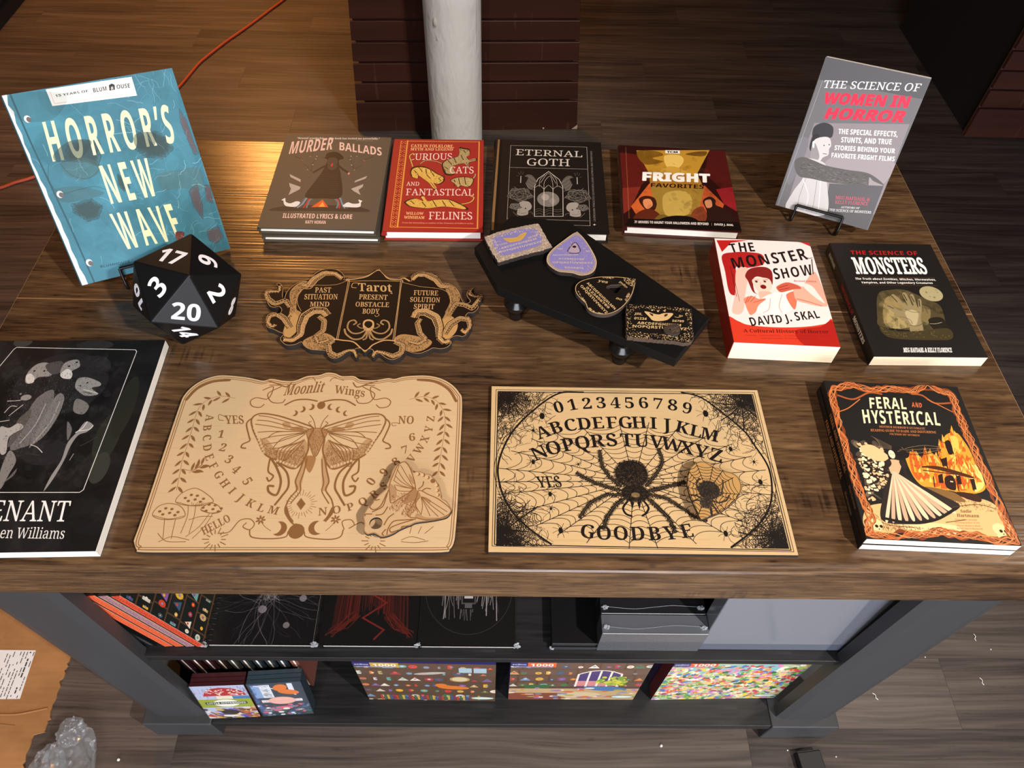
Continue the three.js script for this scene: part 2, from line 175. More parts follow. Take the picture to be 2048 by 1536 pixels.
// cover art and outlines, in tenths of a millimetre on each cover
const ART = {
  hnw: [["f","#f2e9e4",[-19,-5,64,-11,25,125,58,213,28,354,41,504,22,629,34,761,21,867,33,1002,31,1113,52,1231,42,1342,52,1459,46,1574,59,1718,53,1835,62,1981,47,2123,61,2273,54,2396,76,2527,76,2679,-72,2688]],["s","#24505c",22,[98,-1,103,602,128,1248,154,1908,164,2641],1,0],["f","#2f6d80",[2152,194,2179,419,2126,1819,2132,2668,2054,2674,2064,1559,2080,513]],["x","stain","rgba(42,52,50,.36)",505,747,663,712,922,752,882,934,787,1095,681,1005,466,960,424,863],["x","stain","rgba(42,52,50,.36)",1365,783,1514,733,1677,776,1818,894,1827,1057,1639,1154,1434,1093,1326,956],["x","stain","rgba(42,52,50,.36)",280,1513,545,1492,654,1624,539,1775,393,1787,259,1625],["x","stain","rgba(42,52,50,.36)",988,1230,1067,1317,1083,1462,985,1487,944,1384],["f","rgba(70,95,92,.45)",[362,961,586,918,800,1030,746,1178,517,1220,353,1094],1],["f","rgba(70,95,92,.45)",[1500,1364,1758,1348,2093,1396,2020,1696,1763,1614,1496,1578],1],["f","rgba(60,80,80,.4)",[139,1273,446,1296,733,1453,375,1488,160,1438],1],["s","rgba(40,60,62,.6)",7,[209,929,130,1135,200,1332,430,1338,664,1344,854,1481],1,0],["s","rgba(40,60,62,.6)",7,[343,957,423,1131,603,1216,789,1119,760,1022],1,0],["x","stain","rgba(92,70,72,.45)",2073,534,2117,677,2131,1189,2070,1177,2031,729],["x","stain","rgba(92,70,72,.45)",1836,1679,1983,1590,1957,1929,1904,2118,1835,1901],["x","stain","rgba(92,70,72,.45)",1901,2296,2079,2276,2111,2452,1977,2522,1889,2448],["x","stain","rgba(92,70,72,.45)",2076,1635,2154,1652,2119,1917,2036,1873],["f","#f6efe4",[521,11,1603,28,1591,273,523,224]],["s","#d98c84",4,[560,12,559,199,1577,238,1584,35],0,0],["t","15 YEARS OF","B","#2c2a2a",[598,122,1015,127,602,92]],["t","BLUM","B","#3a3838",[1065,144,1248,145,1072,90]],["f","#2c2a2a",[1287,84,1330,70,1360,92,1342,153,1270,153]],["t","OUSE","B","#3a3838",[1365,148,1545,157,1376,95]],["t","H","B","#e8e0d4",[1293,149,1327,148,1303,108]],["f","rgba(36,66,70,.25)",[89,13,727,103,482,375,83,322],1],["t","HORROR’S","W","#e6dfae",[217,908,1917,973,279,390]],["t","NEW","W","#e6dfae",[722,1616,1452,1640,745,1075]],["t","WAVE","W","#e6dfae",[683,2289,1598,2335,661,1744]],["f","rgba(40,56,56,.55)",[313,818,566,693,820,743,626,926,331,932],1],["f","rgba(40,56,56,.5)",[1393,766,1649,793,1562,981,1354,939],1],["f","rgba(96,32,28,.9)",[1470,2213,1580,2241,1527,2329,1446,2322],1],["e","#e4e0dc",177,329,41,46],["e","#5f5a58",190,338,29,34],["e","#e4e0dc",192,1349,42,49],["e","#5f5a58",205,1359,31,36],["e","#e4e0dc",204,2356,44,53],["e","#5f5a58",217,2368,32,38],["t","BLUMHOUSE","B","#23444e",[311,2466,722,2489,316,2432]],["x","cracks",120]],
  murder: [["t","“Beyond wonderful . . . this book has rocked me powerfully.”","SB","#e8dccf",[206,115,1681,69,200,63]],["s","rgba(201,185,172,.6)",7,[1259,118,1374,117],0,0],["s","rgba(201,185,172,.6)",7,[1398,116,1562,119],0,0],["t","MURDER","N","#efc6b6",[127,560,873,393,117,199]],["t","BALLADS","N","#efc6b6",[988,402,1772,538,958,170]],["f","#3e362f",[131,2066,345,1941,911,1899,1487,1907,1718,2036,934,2045],1],["s","#5b6770",26,[792,1641,648,1707,583,1888,503,1973],1,0],["s","#5b6770",26,[1062,1631,1206,1686,1265,1833,1359,1953],1,0],["s","#8b9aa2",26,[804,1641,669,1721,614,1887,552,1971],1,0],["s","#8b9aa2",26,[1049,1631,1189,1701,1247,1833,1317,1955],1,0],["s","#4a4a52",26,[816,1640,690,1734,644,1886,600,1970],1,0],["s","#4a4a52",26,[1037,1632,1173,1716,1229,1834,1274,1956],1,0],["s","#b8362c",26,[829,1640,710,1748,675,1885,649,1968],1,0],["s","#b8362c",26,[1024,1632,1156,1731,1210,1835,1231,1958],1,0],["s","#6d7c86",26,[841,1639,731,1761,705,1883,697,1966],1,0],["s","#6d7c86",26,[1012,1633,1140,1746,1192,1836,1189,1959],1,0],["f","#332b26",[845,870,1035,863,1130,1100,1219,1670,922,1727,626,1693,731,1274,797,1050],1],["f","#2a2320",[786,626,809,508,924,459,1035,515,1115,645,1041,698,1058,878,848,887,837,690,726,628],1],["f","#4a3f37",[852,656,994,650,1038,879,962,979,868,886],1],["s","#332b26",42,[860,837,773,922,663,1046],1,0],["s","#332b26",42,[1028,814,1137,940,1255,1038],1,0],["e","#c8382c",938,831,18,46],["e","#e08a7a",1260,1057,18,32],["s","#4d423a",5,[784,1114,860,1092,982,1106,1092,1111],1,0],["s","#4d423a",5,[774,1172,862,1149,990,1163,1100,1168],1,0],["s","#4d423a",5,[763,1229,864,1206,999,1220,1109,1225],1,0],["s","#4d423a",5,[753,1286,866,1263,1008,1276,1117,1281],1,0],["s","#4d423a",5,[743,1342,867,1319,1016,1332,1125,1337],1,0],["s","#4d423a",5,[733,1399,869,1375,1024,1387,1133,1392],1,0],["s","#4d423a",5,[723,1455,871,1430,1033,1443,1141,1448],1,0],["s","#4d423a",5,[713,1510,873,1486,1041,1498,1150,1503],1,0],["s","#4d423a",5,[703,1566,875,1541,1050,1552,1158,1557],1,0],["s","#4d423a",5,[693,1621,876,1595,1058,1607,1166,1612],1,0],["f","#e0602c",[926,1756,1048,1944,767,1955]],["f","#f2a24a",[936,1816,993,1937,889,1941]],["f","#e9e4de",[256,1797,307,1744,337,1838,417,1871,503,1817,572,1844,522,1949,368,1946,314,1883,289,1810],1],["f","#e9e4de",[1580,1767,1513,1743,1537,1823,1440,1844,1355,1812,1300,1861,1293,1920,1491,1936,1567,1904,1565,1810],1],["f","#b9a99d",[263,1113,473,1247,487,1321,291,1191]],["f","#b9a99d",[297,1347,508,1444,506,1506,346,1664,359,1506,322,1430]],["f","#b9a99d",[1584,1108,1398,1242,1386,1298,1560,1185]],["f","#b9a99d",[1544,1330,1353,1461,1404,1520,1536,1619,1481,1493,1542,1404]],["s","#2e2824",10,[265,614,345,661,411,691],1,0],["s","#2e2824",10,[1615,565,1541,628,1482,647],1,0],["s","#2e2824",7,[610,1025,503,868,437,838],1,0],["s","#2e2824",7,[620,1025,597,832,650,665],1,0],["s","#2e2824",7,[1341,964,1275,771,1191,609],1,0],["s","#2e2824",7,[1341,964,1408,864,1464,829],1,0],["d","#d8584a",9,[417,724,1466,681,391,692,1485,703]],["d","#e6e0d4",9,[637,682,608,838,1231,674,1278,823,639,599,1232,574]],["d","#e0c060",8,[546,980,1344,957,529,610,1334,576]],["d","#c23c34",5,[376,890,359,939,534,1188,599,1138,660,1087,1278,1158,1286,1221,1288,1330,1268,1440,1240,1496,1498,778,1509,860,1487,974,1405,1067,1337,1156,590,1466,595,1404]],["t","ILLUSTRATED LYRICS & LORE","N","#efc6b6",[353,2233,1476,2221,347,2121]],["t","KATY HORAN","N","#efc6b6",[742,2358,1074,2354,732,2282]]],
  curious: [["s","#e09a44",26,[239,51,235,1318,230,2372],0,0],["s","#e09a44",12,[124,53,113,2374],0,0],["s","#e09a44",22,[1527,51,1520,2385],0,0],["s","#e09a44",14,[240,58,1533,57],0,0],["s","#e09a44",14,[113,2368,1530,2388],0,0],["d","#e09a44",11,[142,74,201,73,146,130,205,128]],["d","#f0b860",7,[174,101]],["d","#e09a44",11,[142,205,200,204,146,260,204,259]],["d","#f0b860",7,[173,232]],["d","#e09a44",11,[142,335,200,334,146,389,204,388]],["d","#f0b860",7,[173,362]],["d","#e09a44",11,[142,463,199,462,146,517,203,516]],["d","#f0b860",7,[173,490]],["d","#e09a44",11,[142,590,199,589,145,643,203,642]],["d","#f0b860",7,[172,616]],["d","#e09a44",11,[141,715,198,714,145,768,202,767]],["d","#f0b860",7,[172,741]],["d","#e09a44",11,[141,839,198,838,145,891,202,890]],["d","#f0b860",7,[172,865]],["d","#e09a44",11,[141,961,198,960,145,1013,201,1012]],["d","#f0b860",7,[171,987]],["d","#e09a44",11,[141,1082,197,1081,145,1133,201,1132]],["d","#f0b860",7,[171,1107]],["d","#e09a44",11,[141,1202,197,1201,145,1252,200,1252]],["d","#f0b860",7,[171,1227]],["d","#e09a44",11,[141,1320,196,1319,145,1370,200,1369]],["d","#f0b860",7,[170,1345]],["d","#e09a44",11,[141,1437,196,1436,144,1487,199,1486]],["d","#f0b860",7,[170,1462]],["d","#e09a44",11,[140,1553,195,1552,144,1602,199,1601]],["d","#f0b860",7,[170,1577]],["d","#e09a44",11,[140,1667,195,1667,144,1716,198,1715]],["d","#f0b860",7,[169,1691]],["d","#e09a44",11,[140,1781,194,1780,144,1828,198,1828]],["d","#f0b860",7,[169,1804]],["d","#e09a44",11,[140,1892,194,1892,144,1940,198,1939]],["d","#f0b860",7,[169,1916]],["d","#e09a44",11,[140,2003,194,2002,144,2050,197,2049]],["d","#f0b860",7,[169,2026]],["d","#e09a44",11,[140,2113,193,2112,143,2159,197,2158]],["d","#f0b860",7,[168,2135]],["d","#e09a44",11,[140,2221,193,2220,143,2267,196,2266]],["d","#f0b860",7,[168,2243]],["d","#e09a44",11,[140,2328,192,2327,143,2373,196,2373]],["d","#f0b860",7,[168,2350]],["t","CATS IN FOLKLORE,","SB","#f3c482",[308,238,1082,237,307,154]],["t","MYTH AND LEGEND","SB","#f3c482",[306,334,1064,327,306,259]],["t","CURIOUS","S","#f2d3c8",[287,612,1063,585,285,427]],["s","#2a160c",30,[361,415,305,498,338,638,377,796],1,0],["s","#dcb052",20,[361,415,305,498,338,638,377,796],1,0],["f","#2a160c",[343,901,398,802,543,780,689,857,817,984,931,1073,942,1187,854,1283,773,1263,831,1409,776,1416,689,1264,583,1139,481,1035,466,1119,390,1101,356,1031],1],["f","#dcb052",[364,921,415,833,550,813,686,881,805,996,911,1075,921,1178,839,1265,764,1246,818,1378,766,1384,686,1247,587,1135,492,1041,478,1117,408,1100,376,1038],1],["s","#2a160c",14,[484,817,551,931],1,0],["s","#2a160c",14,[609,864,637,1026,702,1121],1,0],["s","#2a160c",14,[691,896,760,1056],1,0],["s","#2a160c",14,[843,1119,886,1182],1,0],["s","#2a160c",14,[408,900,452,965],1,0],["x","hatch","rgba(42,22,12,.75)",343,901,398,802,543,780,689,857,817,984,931,1073,942,1187,854,1283,773,1263,831,1409,776,1416,689,1264,583,1139,481,1035,466,1119,390,1101,356,1031,34],["s","#2a160c",30,[887,702,761,637,596,620,508,708],1,0],["s","#b09a68",20,[887,702,761,637,596,620,508,708],1,0],["f","#2a160c",[1178,221,1267,248,1355,274,1370,417,1318,493,1360,580,1476,538,1489,605,1362,674,1369,826,1319,761,1256,695,1094,764,1059,824,1105,1006,956,1014,892,834,886,688,1005,559,1147,483,1177,353],1],["f","#b09a68",[1181,261,1263,285,1345,308,1359,437,1310,505,1350,583,1457,545,1469,605,1351,668,1358,805,1311,746,1252,687,1102,750,1069,803,1112,967,973,975,914,812,909,681,1019,565,1152,496,1180,379],1],["s","#2a160c",14,[986,610,1051,725],1,0],["s","#2a160c",14,[1087,541,1132,674],1,0],["s","#2a160c",14,[1209,454,1253,589],1,0],["s","#2a160c",14,[931,793,995,858],1,0],["s","#2a160c",14,[1247,317,1290,385],1,0],["x","hatch","rgba(42,22,12,.75)",1178,221,1267,248,1355,274,1370,417,1318,493,1360,580,1476,538,1489,605,1362,674,1369,826,1319,761,1256,695,1094,764,1059,824,1105,1006,956,1014,892,834,886,688,1005,559,1147,483,1177,353,34],["s","#2a160c",30,[1426,1116,1461,1045,1469,987],1,0],["s","#c4a86c",20,[1426,1116,1461,1045,1469,987],1,0],["f","#2a160c",[1041,1167,1139,1082,1284,1061,1434,1103,1420,1268,1350,1345,1229,1309,1171,1360,1108,1248],1],["f","#c4a86c",[1055,1172,1147,1096,1281,1076,1421,1114,1408,1263,1342,1332,1230,1300,1176,1346,1117,1245],1],["s","#2a160c",14,[1184,1097,1209,1272],1,0],["s","#2a160c",14,[1284,1080,1308,1270],1,0],["s","#2a160c",14,[1105,1147,1127,1210],1,0],["x","hatch","rgba(42,22,12,.75)",1041,1167,1139,1082,1284,1061,1434,1103,1420,1268,1350,1345,1229,1309,1171,1360,1108,1248,34],["s","#2a160c",9,[371,1014,388,1094,441,1113],1,0],["s","#2a160c",9,[718,1232,783,1356,835,1409],1,0],["s","#2a160c",9,[473,980,502,1124],1,0],["s","#2a160c",9,[843,1119,930,1021,925,1165],1,0],["s","#2a160c",9,[1306,655,1356,819],1,0],["s","#2a160c",9,[1357,604,1480,571],1,0],["s","#2a160c",9,[934,859,980,1008,1111,1005],1,0],["s","#2a160c",9,[1193,221,1206,325],1,0],["s","#2a160c",9,[1340,263,1321,333],1,0],["s","#2a160c",9,[1118,1257,1111,1336],1,0],["s","#2a160c",9,[1229,1287,1210,1350],1,0],["s","#2a160c",9,[1349,1301,1380,1347],1,0],["d","#1a0d06",8,[870,1198,915,1156,1264,323,1310,330,1076,1173,352,1730,392,1745]],["x","hatch","#fbe6b0",404,835,607,832,819,1023,743,1120,513,964,14],["t","CATS","S","#f2d3c8",[1019,971,1448,968,1017,785]],["t","AND","S","#f2d3c8",[301,1317,523,1317,298,1213]],["t","FANTASTICAL","S","#f2d3c8",[302,1570,1456,1566,300,1398]],["s","#2a160c",30,[1222,1799,1392,1737,1453,1621,1393,1573],1,0],["s","#dcb052",20,[1222,1799,1392,1737,1453,1621,1393,1573],1,0],["f","#2a160c",[300,1734,450,1647,595,1712,553,1597,607,1584,677,1711,808,1678,1042,1669,1241,1787,1364,1898,1326,1934,1166,1889,952,1862,702,1913,547,1897,410,1870,329,1811],1],["f","#dcb052",[333,1738,473,1660,607,1718,569,1615,619,1604,683,1717,805,1688,1023,1680,1208,1786,1322,1886,1287,1918,1138,1878,939,1854,707,1900,562,1886,435,1861,359,1808],1],["s","#2a160c",14,[770,1709,835,1858],1,0],["s","#2a160c",14,[926,1707,990,1841],1,0],["s","#2a160c",14,[1043,1705,1126,1839],1,0],["s","#2a160c",14,[596,1742,661,1860],1,0],["s","#2a160c",14,[400,1714,463,1789],1,0],["x","hatch","rgba(42,22,12,.75)",300,1734,450,1647,595,1712,553,1597,607,1584,677,1711,808,1678,1042,1669,1241,1787,1364,1898,1326,1934,1166,1889,952,1862,702,1913,547,1897,410,1870,329,1811,34],["t","WILLOW","SB","#f3c482",[346,2064,633,2066,345,1997]],["t","WINSHAM","SB","#f3c482",[320,2163,654,2168,321,2094]],["t","FELINES","S","#f2d3c8",[716,2175,1442,2172,712,1989]],["t","From the bestselling co-author of the Treasury of Folklore series","S","#eab088",[298,2278,1453,2284,298,2247]]],
  eternal: [["f","#86653f",[43,-8,77,-10,36,2496,-12,2498]],["f","#050404",[77,-10,127,-13,86,2509,37,2512]],["s","#d4ccc2",5,[276,166,1650,147,1606,2274,245,2263],0,1],["s","#d4ccc2",5,[272,805,1632,787],0,0],["s","#d4ccc2",5,[247,2156,1607,2154],0,0],["t","ETERNAL","S","#d4ccc2",[356,446,1566,451,365,271]],["t","GOTH","S","#d4ccc2",[552,732,1333,719,560,531]],["t","EXPLORING THE WORLD’S MOST ENIGMATIC CULTURAL MOVEMENT","S","#9d968e",[1707,262,1670,2168,1738,256]],["t","✚","B","#d4ccc2",[1695,216,1737,214,1698,153]],["t","+","B","#d4ccc2",[1651,2275,1703,2273,1654,2211]],["e","#7c766f",930,1634,187,197],["e","#a29b92",882,1584,67,83],["e","#8d867e",1003,1681,57,75],["s","#d4ccc2",11,[695,2081,700,1313,762,1096,948,886,1127,1097,1186,1297,1170,2059],0,1],["s","#d4ccc2",10,[854,2073,862,1341],0,0],["s","#d4ccc2",10,[1002,2067,1016,1334],0,0],["s","#d4ccc2",6,[700,1349,784,1274,862,1376],1,0],["s","#d4ccc2",6,[862,1376,942,1266,1015,1369],1,0],["s","#d4ccc2",6,[1015,1369,1100,1277,1184,1343],1,0],["s","#d4ccc2",6,[784,1309,796,1130,878,982],1,0],["s","#d4ccc2",6,[1089,1295,1081,1117,1015,975],1,0],["s","#d4ccc2",6,[862,1341,876,1163,969,1014,1011,1192,1016,1334],1,0],["s","#d4ccc2",6,[807,1202,947,942,1068,1207],1,0],["s","#9d968e",4,[713,1914,779,1884,867,1921,955,1870,1064,1898,1164,1874],1,0],["s","#9d968e",4,[713,1964,779,1935,866,1970,954,1920,1063,1948,1162,1924],1,0],["s","#9d968e",4,[713,2030,778,2001,865,2037,953,1986,1062,2015,1161,1990],1,0],["f","#9d968e",[432,1776,493,1705,604,1717,652,1816,637,1901,593,1953,587,2036,491,2073,412,2044,418,1911],1],["d","#0d0b0a",14,[476,1868,549,1892]],["d","#0d0b0a",7,[451,1949]],["s","#0d0b0a",5,[418,1994,495,2014,560,1998],1,0],["x","rose",452,1535,230],["x","rose",380,1846,110],["f","#5d5852",[739,1169,660,1010,580,989,534,1042,591,1075,558,1214,592,1354,659,1386,705,1278],1],["s","#9d968e",4,[739,1187,671,1100,591,1032],1,0],["s","#9d968e",4,[716,1242,648,1209,603,1140],1,0],["s","#9d968e",4,[682,1314,637,1281,592,1230],1,0],["s","#d4ccc2",12,[463,1218,466,1038],1,0],["s","#9d968e",3,[419,931,443,1003],1,0],["s","#9d968e",3,[511,908,493,993],1,0],["s","#9d968e",3,[386,1024,425,1040],1,0],["s","#9d968e",3,[465,892,465,972],1,0],["s","#9d968e",5,[546,1214,603,1353,693,1402],1,0],["s","#9d968e",5,[355,1330,424,1397,536,1356],1,0],["s","#9d968e",5,[342,1981,386,2045,430,2092],1,0],["s","#9d968e",5,[603,1563,659,1543,692,1593],1,0],["s","#9d968e",5,[560,1971,648,1984,669,2032],1,0],["f","#9d968e",[1452,1763,1392,1698,1281,1720,1229,1824,1242,1907,1284,1955,1288,2037,1383,2066,1463,2030,1462,1897],1],["d","#0d0b0a",14,[1404,1859,1330,1889]],["d","#0d0b0a",7,[1427,1938]],["s","#0d0b0a",5,[1458,1980,1381,2007,1316,1997],1,0],["x","rose",1439,1524,230],["x","rose",1502,1828,110],["f","#5d5852",[1161,1185,1246,1018,1327,989,1371,1038,1313,1077,1342,1212,1304,1355,1235,1394,1193,1290],1],["s","#9d968e",4,[1161,1203,1232,1110,1314,1033],1,0],["s","#9d968e",4,[1182,1255,1251,1216,1299,1142],1,0],["s","#9d968e",4,[1214,1324,1261,1287,1308,1231],1,0],["s","#d4ccc2",12,[1438,1207,1440,1027],1,0],["s","#9d968e",3,[1490,915,1464,990],1,0],["s","#9d968e",3,[1399,901,1414,985],1,0],["s","#9d968e",3,[1521,1005,1481,1025],1,0],["s","#9d968e",3,[1446,881,1443,962],1,0],["s","#9d968e",5,[1354,1211,1292,1356,1201,1413],1,0],["s","#9d968e",5,[1542,1309,1472,1383,1360,1353],1,0],["s","#9d968e",5,[1536,1960,1489,2028,1443,2080],1,0],["s","#9d968e",5,[1286,1565,1230,1551,1195,1604],1,0],["s","#9d968e",5,[1317,1970,1228,1991,1205,2041],1,0]],
  fright: [["f","#5a1a14",[3,218,403,262,506,856,13,1639]],["f","#7a2a1e",[8,1222,328,1160,117,1766,-10,1910]],["f","#4c1512",[1636,2,1969,14,1959,1484,1465,704]],["f","#8c1f24",[1623,1127,1953,1029,1909,1692,1712,1504]],["f","#b98a2e",[303,134,1640,10,1319,772,512,838]],["f","#7a5516",[313,172,648,125,783,230,586,343,768,424,434,527],1],["f","#6c4a14",[1190,177,1389,82,1581,66,1494,209],1],["f","#e0bd62",[790,288,903,212,1091,224,1136,374,1012,592,827,570],1],["f","#c79a3c",[673,769,827,570,1013,574,1162,729],1],["f","#a5742a",[497,820,1344,751,1419,1125,486,1165]],["f","#c85f2c",[132,1697,482,1058,704,1584,581,2061,219,1925]],["f","#b7522a",[1433,1035,1714,1521,1543,1986,1174,1982,1262,1332]],["f","#96762e",[492,1147,1421,1108,1196,1981,561,2030]],["f","#3a1a10",[274,1515,381,1403,536,1442,567,1629,489,1804,361,1747],1],["f","#d88a5a",[353,1509,466,1483,500,1634,405,1743,345,1646],1],["f","#5a2414",[199,1893,383,1745,555,1799,627,2025,190,2059],1],["f","#b89a4a",[697,1377,912,1220,1133,1272,1173,1547,1055,1859,851,1942,685,1822],1],["f","#6e5620",[617,1861,851,1942,1124,1821,1192,2014,537,2065],1],["f","#2a1410",[1360,1463,1486,1332,1578,1411,1573,1549,1695,1641,1829,1964,1324,2003,1397,1732],1],["f","#c0825a",[1394,1460,1499,1417,1502,1589,1409,1630],1],["f","#7a3a22",[1153,1752,1323,1603,1390,1800,1324,2003,1127,2019],1],["x","smoke","rgba(30,8,4,.10)",53,135,2022,-30,1899,1926,16,2073,90],["x","smoke","rgba(240,190,90,.06)",338,151,1583,46,1228,1879,568,1931,60],["s","rgba(210,150,90,.5)",8,[117,51,83,2246],0,0],["f","#130b09",[84,2008,1895,1959,1921,2164,-13,2230]],["f","#130b09",[631,1959,857,1875,1118,1888,1192,2014,559,2063],1],["t","FRIGHT","X","#fbf6ef",[342,986,1542,943,362,758]],["t","FAVORITES","B","#260d08",[480,1155,1419,1129,494,1046]],["t","31 MOVIES TO HAUNT YOUR HALLOWEEN AND BEYOND","N","#efe6dc",[166,2113,1393,2070,171,2051]],["t","DAVID J. SKAL","N","#efe6dc",[1479,2069,1801,2061,1488,2017]],["s","#b0a090",4,[1446,2017,1441,2079],0,0],["f","#f2ede4",[830,82,1093,71,1089,166,823,172]],["t","TCM","X","#141010",[855,154,1055,145,859,107]]],
  women: [["f","#8a8285",[159,954,1485,663,1529,2087,173,2282,149,1491]],["f","#9a9194",[562,1426,1484,1250,1469,1590,1295,1780,751,1950],1],["f","#77757a",[-2,1287,151,1210,185,1481,124,1953,28,1852],1],["s","#a8a8a8",5,[72,-7,36,2408],0,0],["f","#5c5a5c",[797,2299,697,1798,1483,1626,1500,2137,1506,2381,846,2437]],["f","#58575a",[-30,-5,1531,11,1527,292,14,328]],["f","#3a393b",[201,1158,178,1008,301,917,442,945,487,1070,452,1121,304,1143],1],["f","#2f2e30",[214,1334,204,1138,294,1116,303,1252,294,1394],1],["f","#c9c5c3",[257,1188,374,1121,463,1126,519,1222,509,1280,527,1371,465,1431,431,1500,315,1509,252,1284],1],["f","#8f8b8b",[237,1288,285,1256,405,1426,376,1514,290,1495],1],["d","#2a2829",9,[416,1248,487,1219]],["s","#5f5453",9,[444,1372,501,1366],1,0],["f","#e2dfdd",[230,1240,254,1224,283,1316,256,1313],1],["f","#c4c0bf",[125,1538,513,1509,664,1807,806,2296,207,2382,199,2081,272,1788],1],["s","#8f8b8a",8,[322,1816,322,2111,359,2338],1,0],["s","#8f8b8a",8,[501,1809,559,2088,598,2313],1,0],["s","#efecec",10,[556,1795,633,2067,697,2306],1,0],["s","#e6e3e3",10,[291,1845,453,2075,479,2326],1,0],["f","#5d5a58",[68,1572,171,1497,356,1511,563,1539,870,1524,1210,1499,1486,1610,1319,1594,1238,1556,1261,1715,1062,1724,691,1783,416,1795,217,1806,106,1707],1],["x","scratch","#8d8986",100,1585,573,1565,1214,1518,1242,1692,683,1761,209,1783,60],["x","scratch","#3a3836",100,1585,573,1565,1214,1518,1242,1692,683,1761,209,1783,60],["t","THE SCIENCE OF","S","#f4f2ef",[98,430,1439,196,93,321]],["t","WOMEN IN","X","#e8304a",[180,644,1380,441,175,487]],["t","HORROR","X","#e8304a",[257,858,1383,655,269,696]],["t","THE SPECIAL EFFECTS,","N","#f6f4f2",[557,1030,1398,873,539,955]],["t","STUNTS, AND TRUE","N","#f6f4f2",[639,1142,1358,1001,618,1065]],["t","STORIES BEHIND YOUR","N","#f6f4f2",[586,1277,1449,1116,568,1207]],["t","FAVORITE FRIGHT FILMS","N","#f6f4f2",[577,1398,1491,1229,560,1329]],["t","MEG HAFDAHL &","S","#e0566a",[869,2012,1378,1905,857,1961]],["t","KELLY FLORENCE","S","#e0566a",[890,2084,1380,1977,877,2033]],["t","AUTHORS OF","S","#e8e6e4",[1002,2129,1278,2067,999,2100]],["t","THE SCIENCE OF MONSTERS","S","#e8e6e4",[847,2224,1468,2090,841,2185]]],
  monster: [["f","#b3201c",[30,44,542,10,251,91,83,310]],["f","#b3201c",[1177,-31,1520,-54,1523,99,1379,10]],["f","#a81f1e",[72,393,267,305,521,288,708,336,684,550,374,656,252,642,246,942,239,1187,83,1203,71,733],1],["f","#f3b9a8",[256,689,438,678,316,1183,213,1574,62,1583,161,1192],1],["f","#f2a58f",[1163,1100,1397,712,1481,739,1500,1364,1287,1243],1],["f","#ce3a24",[-19,1703,122,1757,260,1822,615,1846,1042,1815,1376,1738,1511,1653,1520,2166,-3,2256],1],["f","#a92018",[920,1900,1300,1794,1505,1682,1520,2166,1049,2194],1],["f","#7e1f1a",[368,815,453,670,606,609,740,620,794,725,754,978,717,881,549,823,473,912,458,1143,510,1201,431,1145,394,932],1],["f","#f4cdbc",[457,913,568,844,720,865,744,1009,684,1129,579,1202,504,1125],1],["s","#a33a2c",9,[494,917,555,894],1,0],["s","#a33a2c",9,[627,893,700,882],1,0],["e","#3a1512",520,934,20,19],["e","#3a1512",648,923,20,19],["e","#7a1414",607,1036,45,45],["s","#d89a86",7,[586,936,565,999,585,1007],1,0],["f","#eeb5a0",[517,1155,675,1130,725,1218,551,1348],1],["f","#f7e8e4",[469,1382,590,1241,805,1137,1093,1119,1026,1407,789,1582,571,1610,419,1561],1],["s","#e08f78",8,[671,1281,613,1491,513,1570],1,0],["s","#e08f78",8,[863,1179,775,1423,795,1553],1,0],["f","#e8765a",[929,1175,1093,1119,1004,1467,939,1354],1],["f","#f1ab94",[1081,958,1204,1005,1373,1147,1498,1355,1386,1391,1221,1351,1061,1287,1046,1137],1],["s","#b8382a",10,[1067,1256,1231,1306,1411,1378],1,0],["f","#f6ddd6",[1197,929,1344,966,1417,1145,1466,1321,1306,1151],1],["f","#c65a44",[816,1014,977,921,1123,964,1175,1038,1061,1060,871,1133,813,1091],1],["s","#7e1f1a",8,[833,1044,989,973],1,0],["s","#7e1f1a",8,[835,1090,1000,1033],1,0],["f","#e5876a",[275,1305,395,1238,495,1292,605,1285,473,1426,408,1562,323,1625,293,1540,279,1424],1],["s","#b5432f",9,[284,1394,348,1256],1,0],["s","#b5432f",9,[321,1362,399,1238],1,0],["s","#b5432f",9,[365,1359,455,1240],1,0],["s","#b5432f",9,[406,1371,580,1301],1,0],["t","THE","H","#17100f",[220,308,629,261,208,100]],["t","MONSTER","H","#17100f",[179,678,1429,388,160,443]],["t","SHOW","H","#17100f",[804,869,1434,726,803,648]],["s","#17100f",6,[170,631,170,977,172,1267],1,0],["s","#17100f",5,[186,789,197,1099,202,1360],1,0],["s","#17100f",12,[1319,313,1423,362,1483,352],1,0],["s","#17100f",14,[1469,385,1424,711],1,0],["t","Revised Edition","SB","#b23a30",[1092,898,1438,889,1099,863]],["t","DAVID J. SKAL","H","#17100f",[288,1846,1348,1620,276,1691]],["t","A Cultural History of Horror","SB","#571009",[169,1967,1404,1916,170,1906]],["t","“Fascinating . . . lively and entertaining . . . its comments on our modern times are priceless”","S","#7c1c12",[175,2039,1390,1978,174,2014]],["t","—Stefan Dziemianowicz, The Washington Post Book World","S","#7c1c12",[366,2080,1216,2040,370,2055]]],
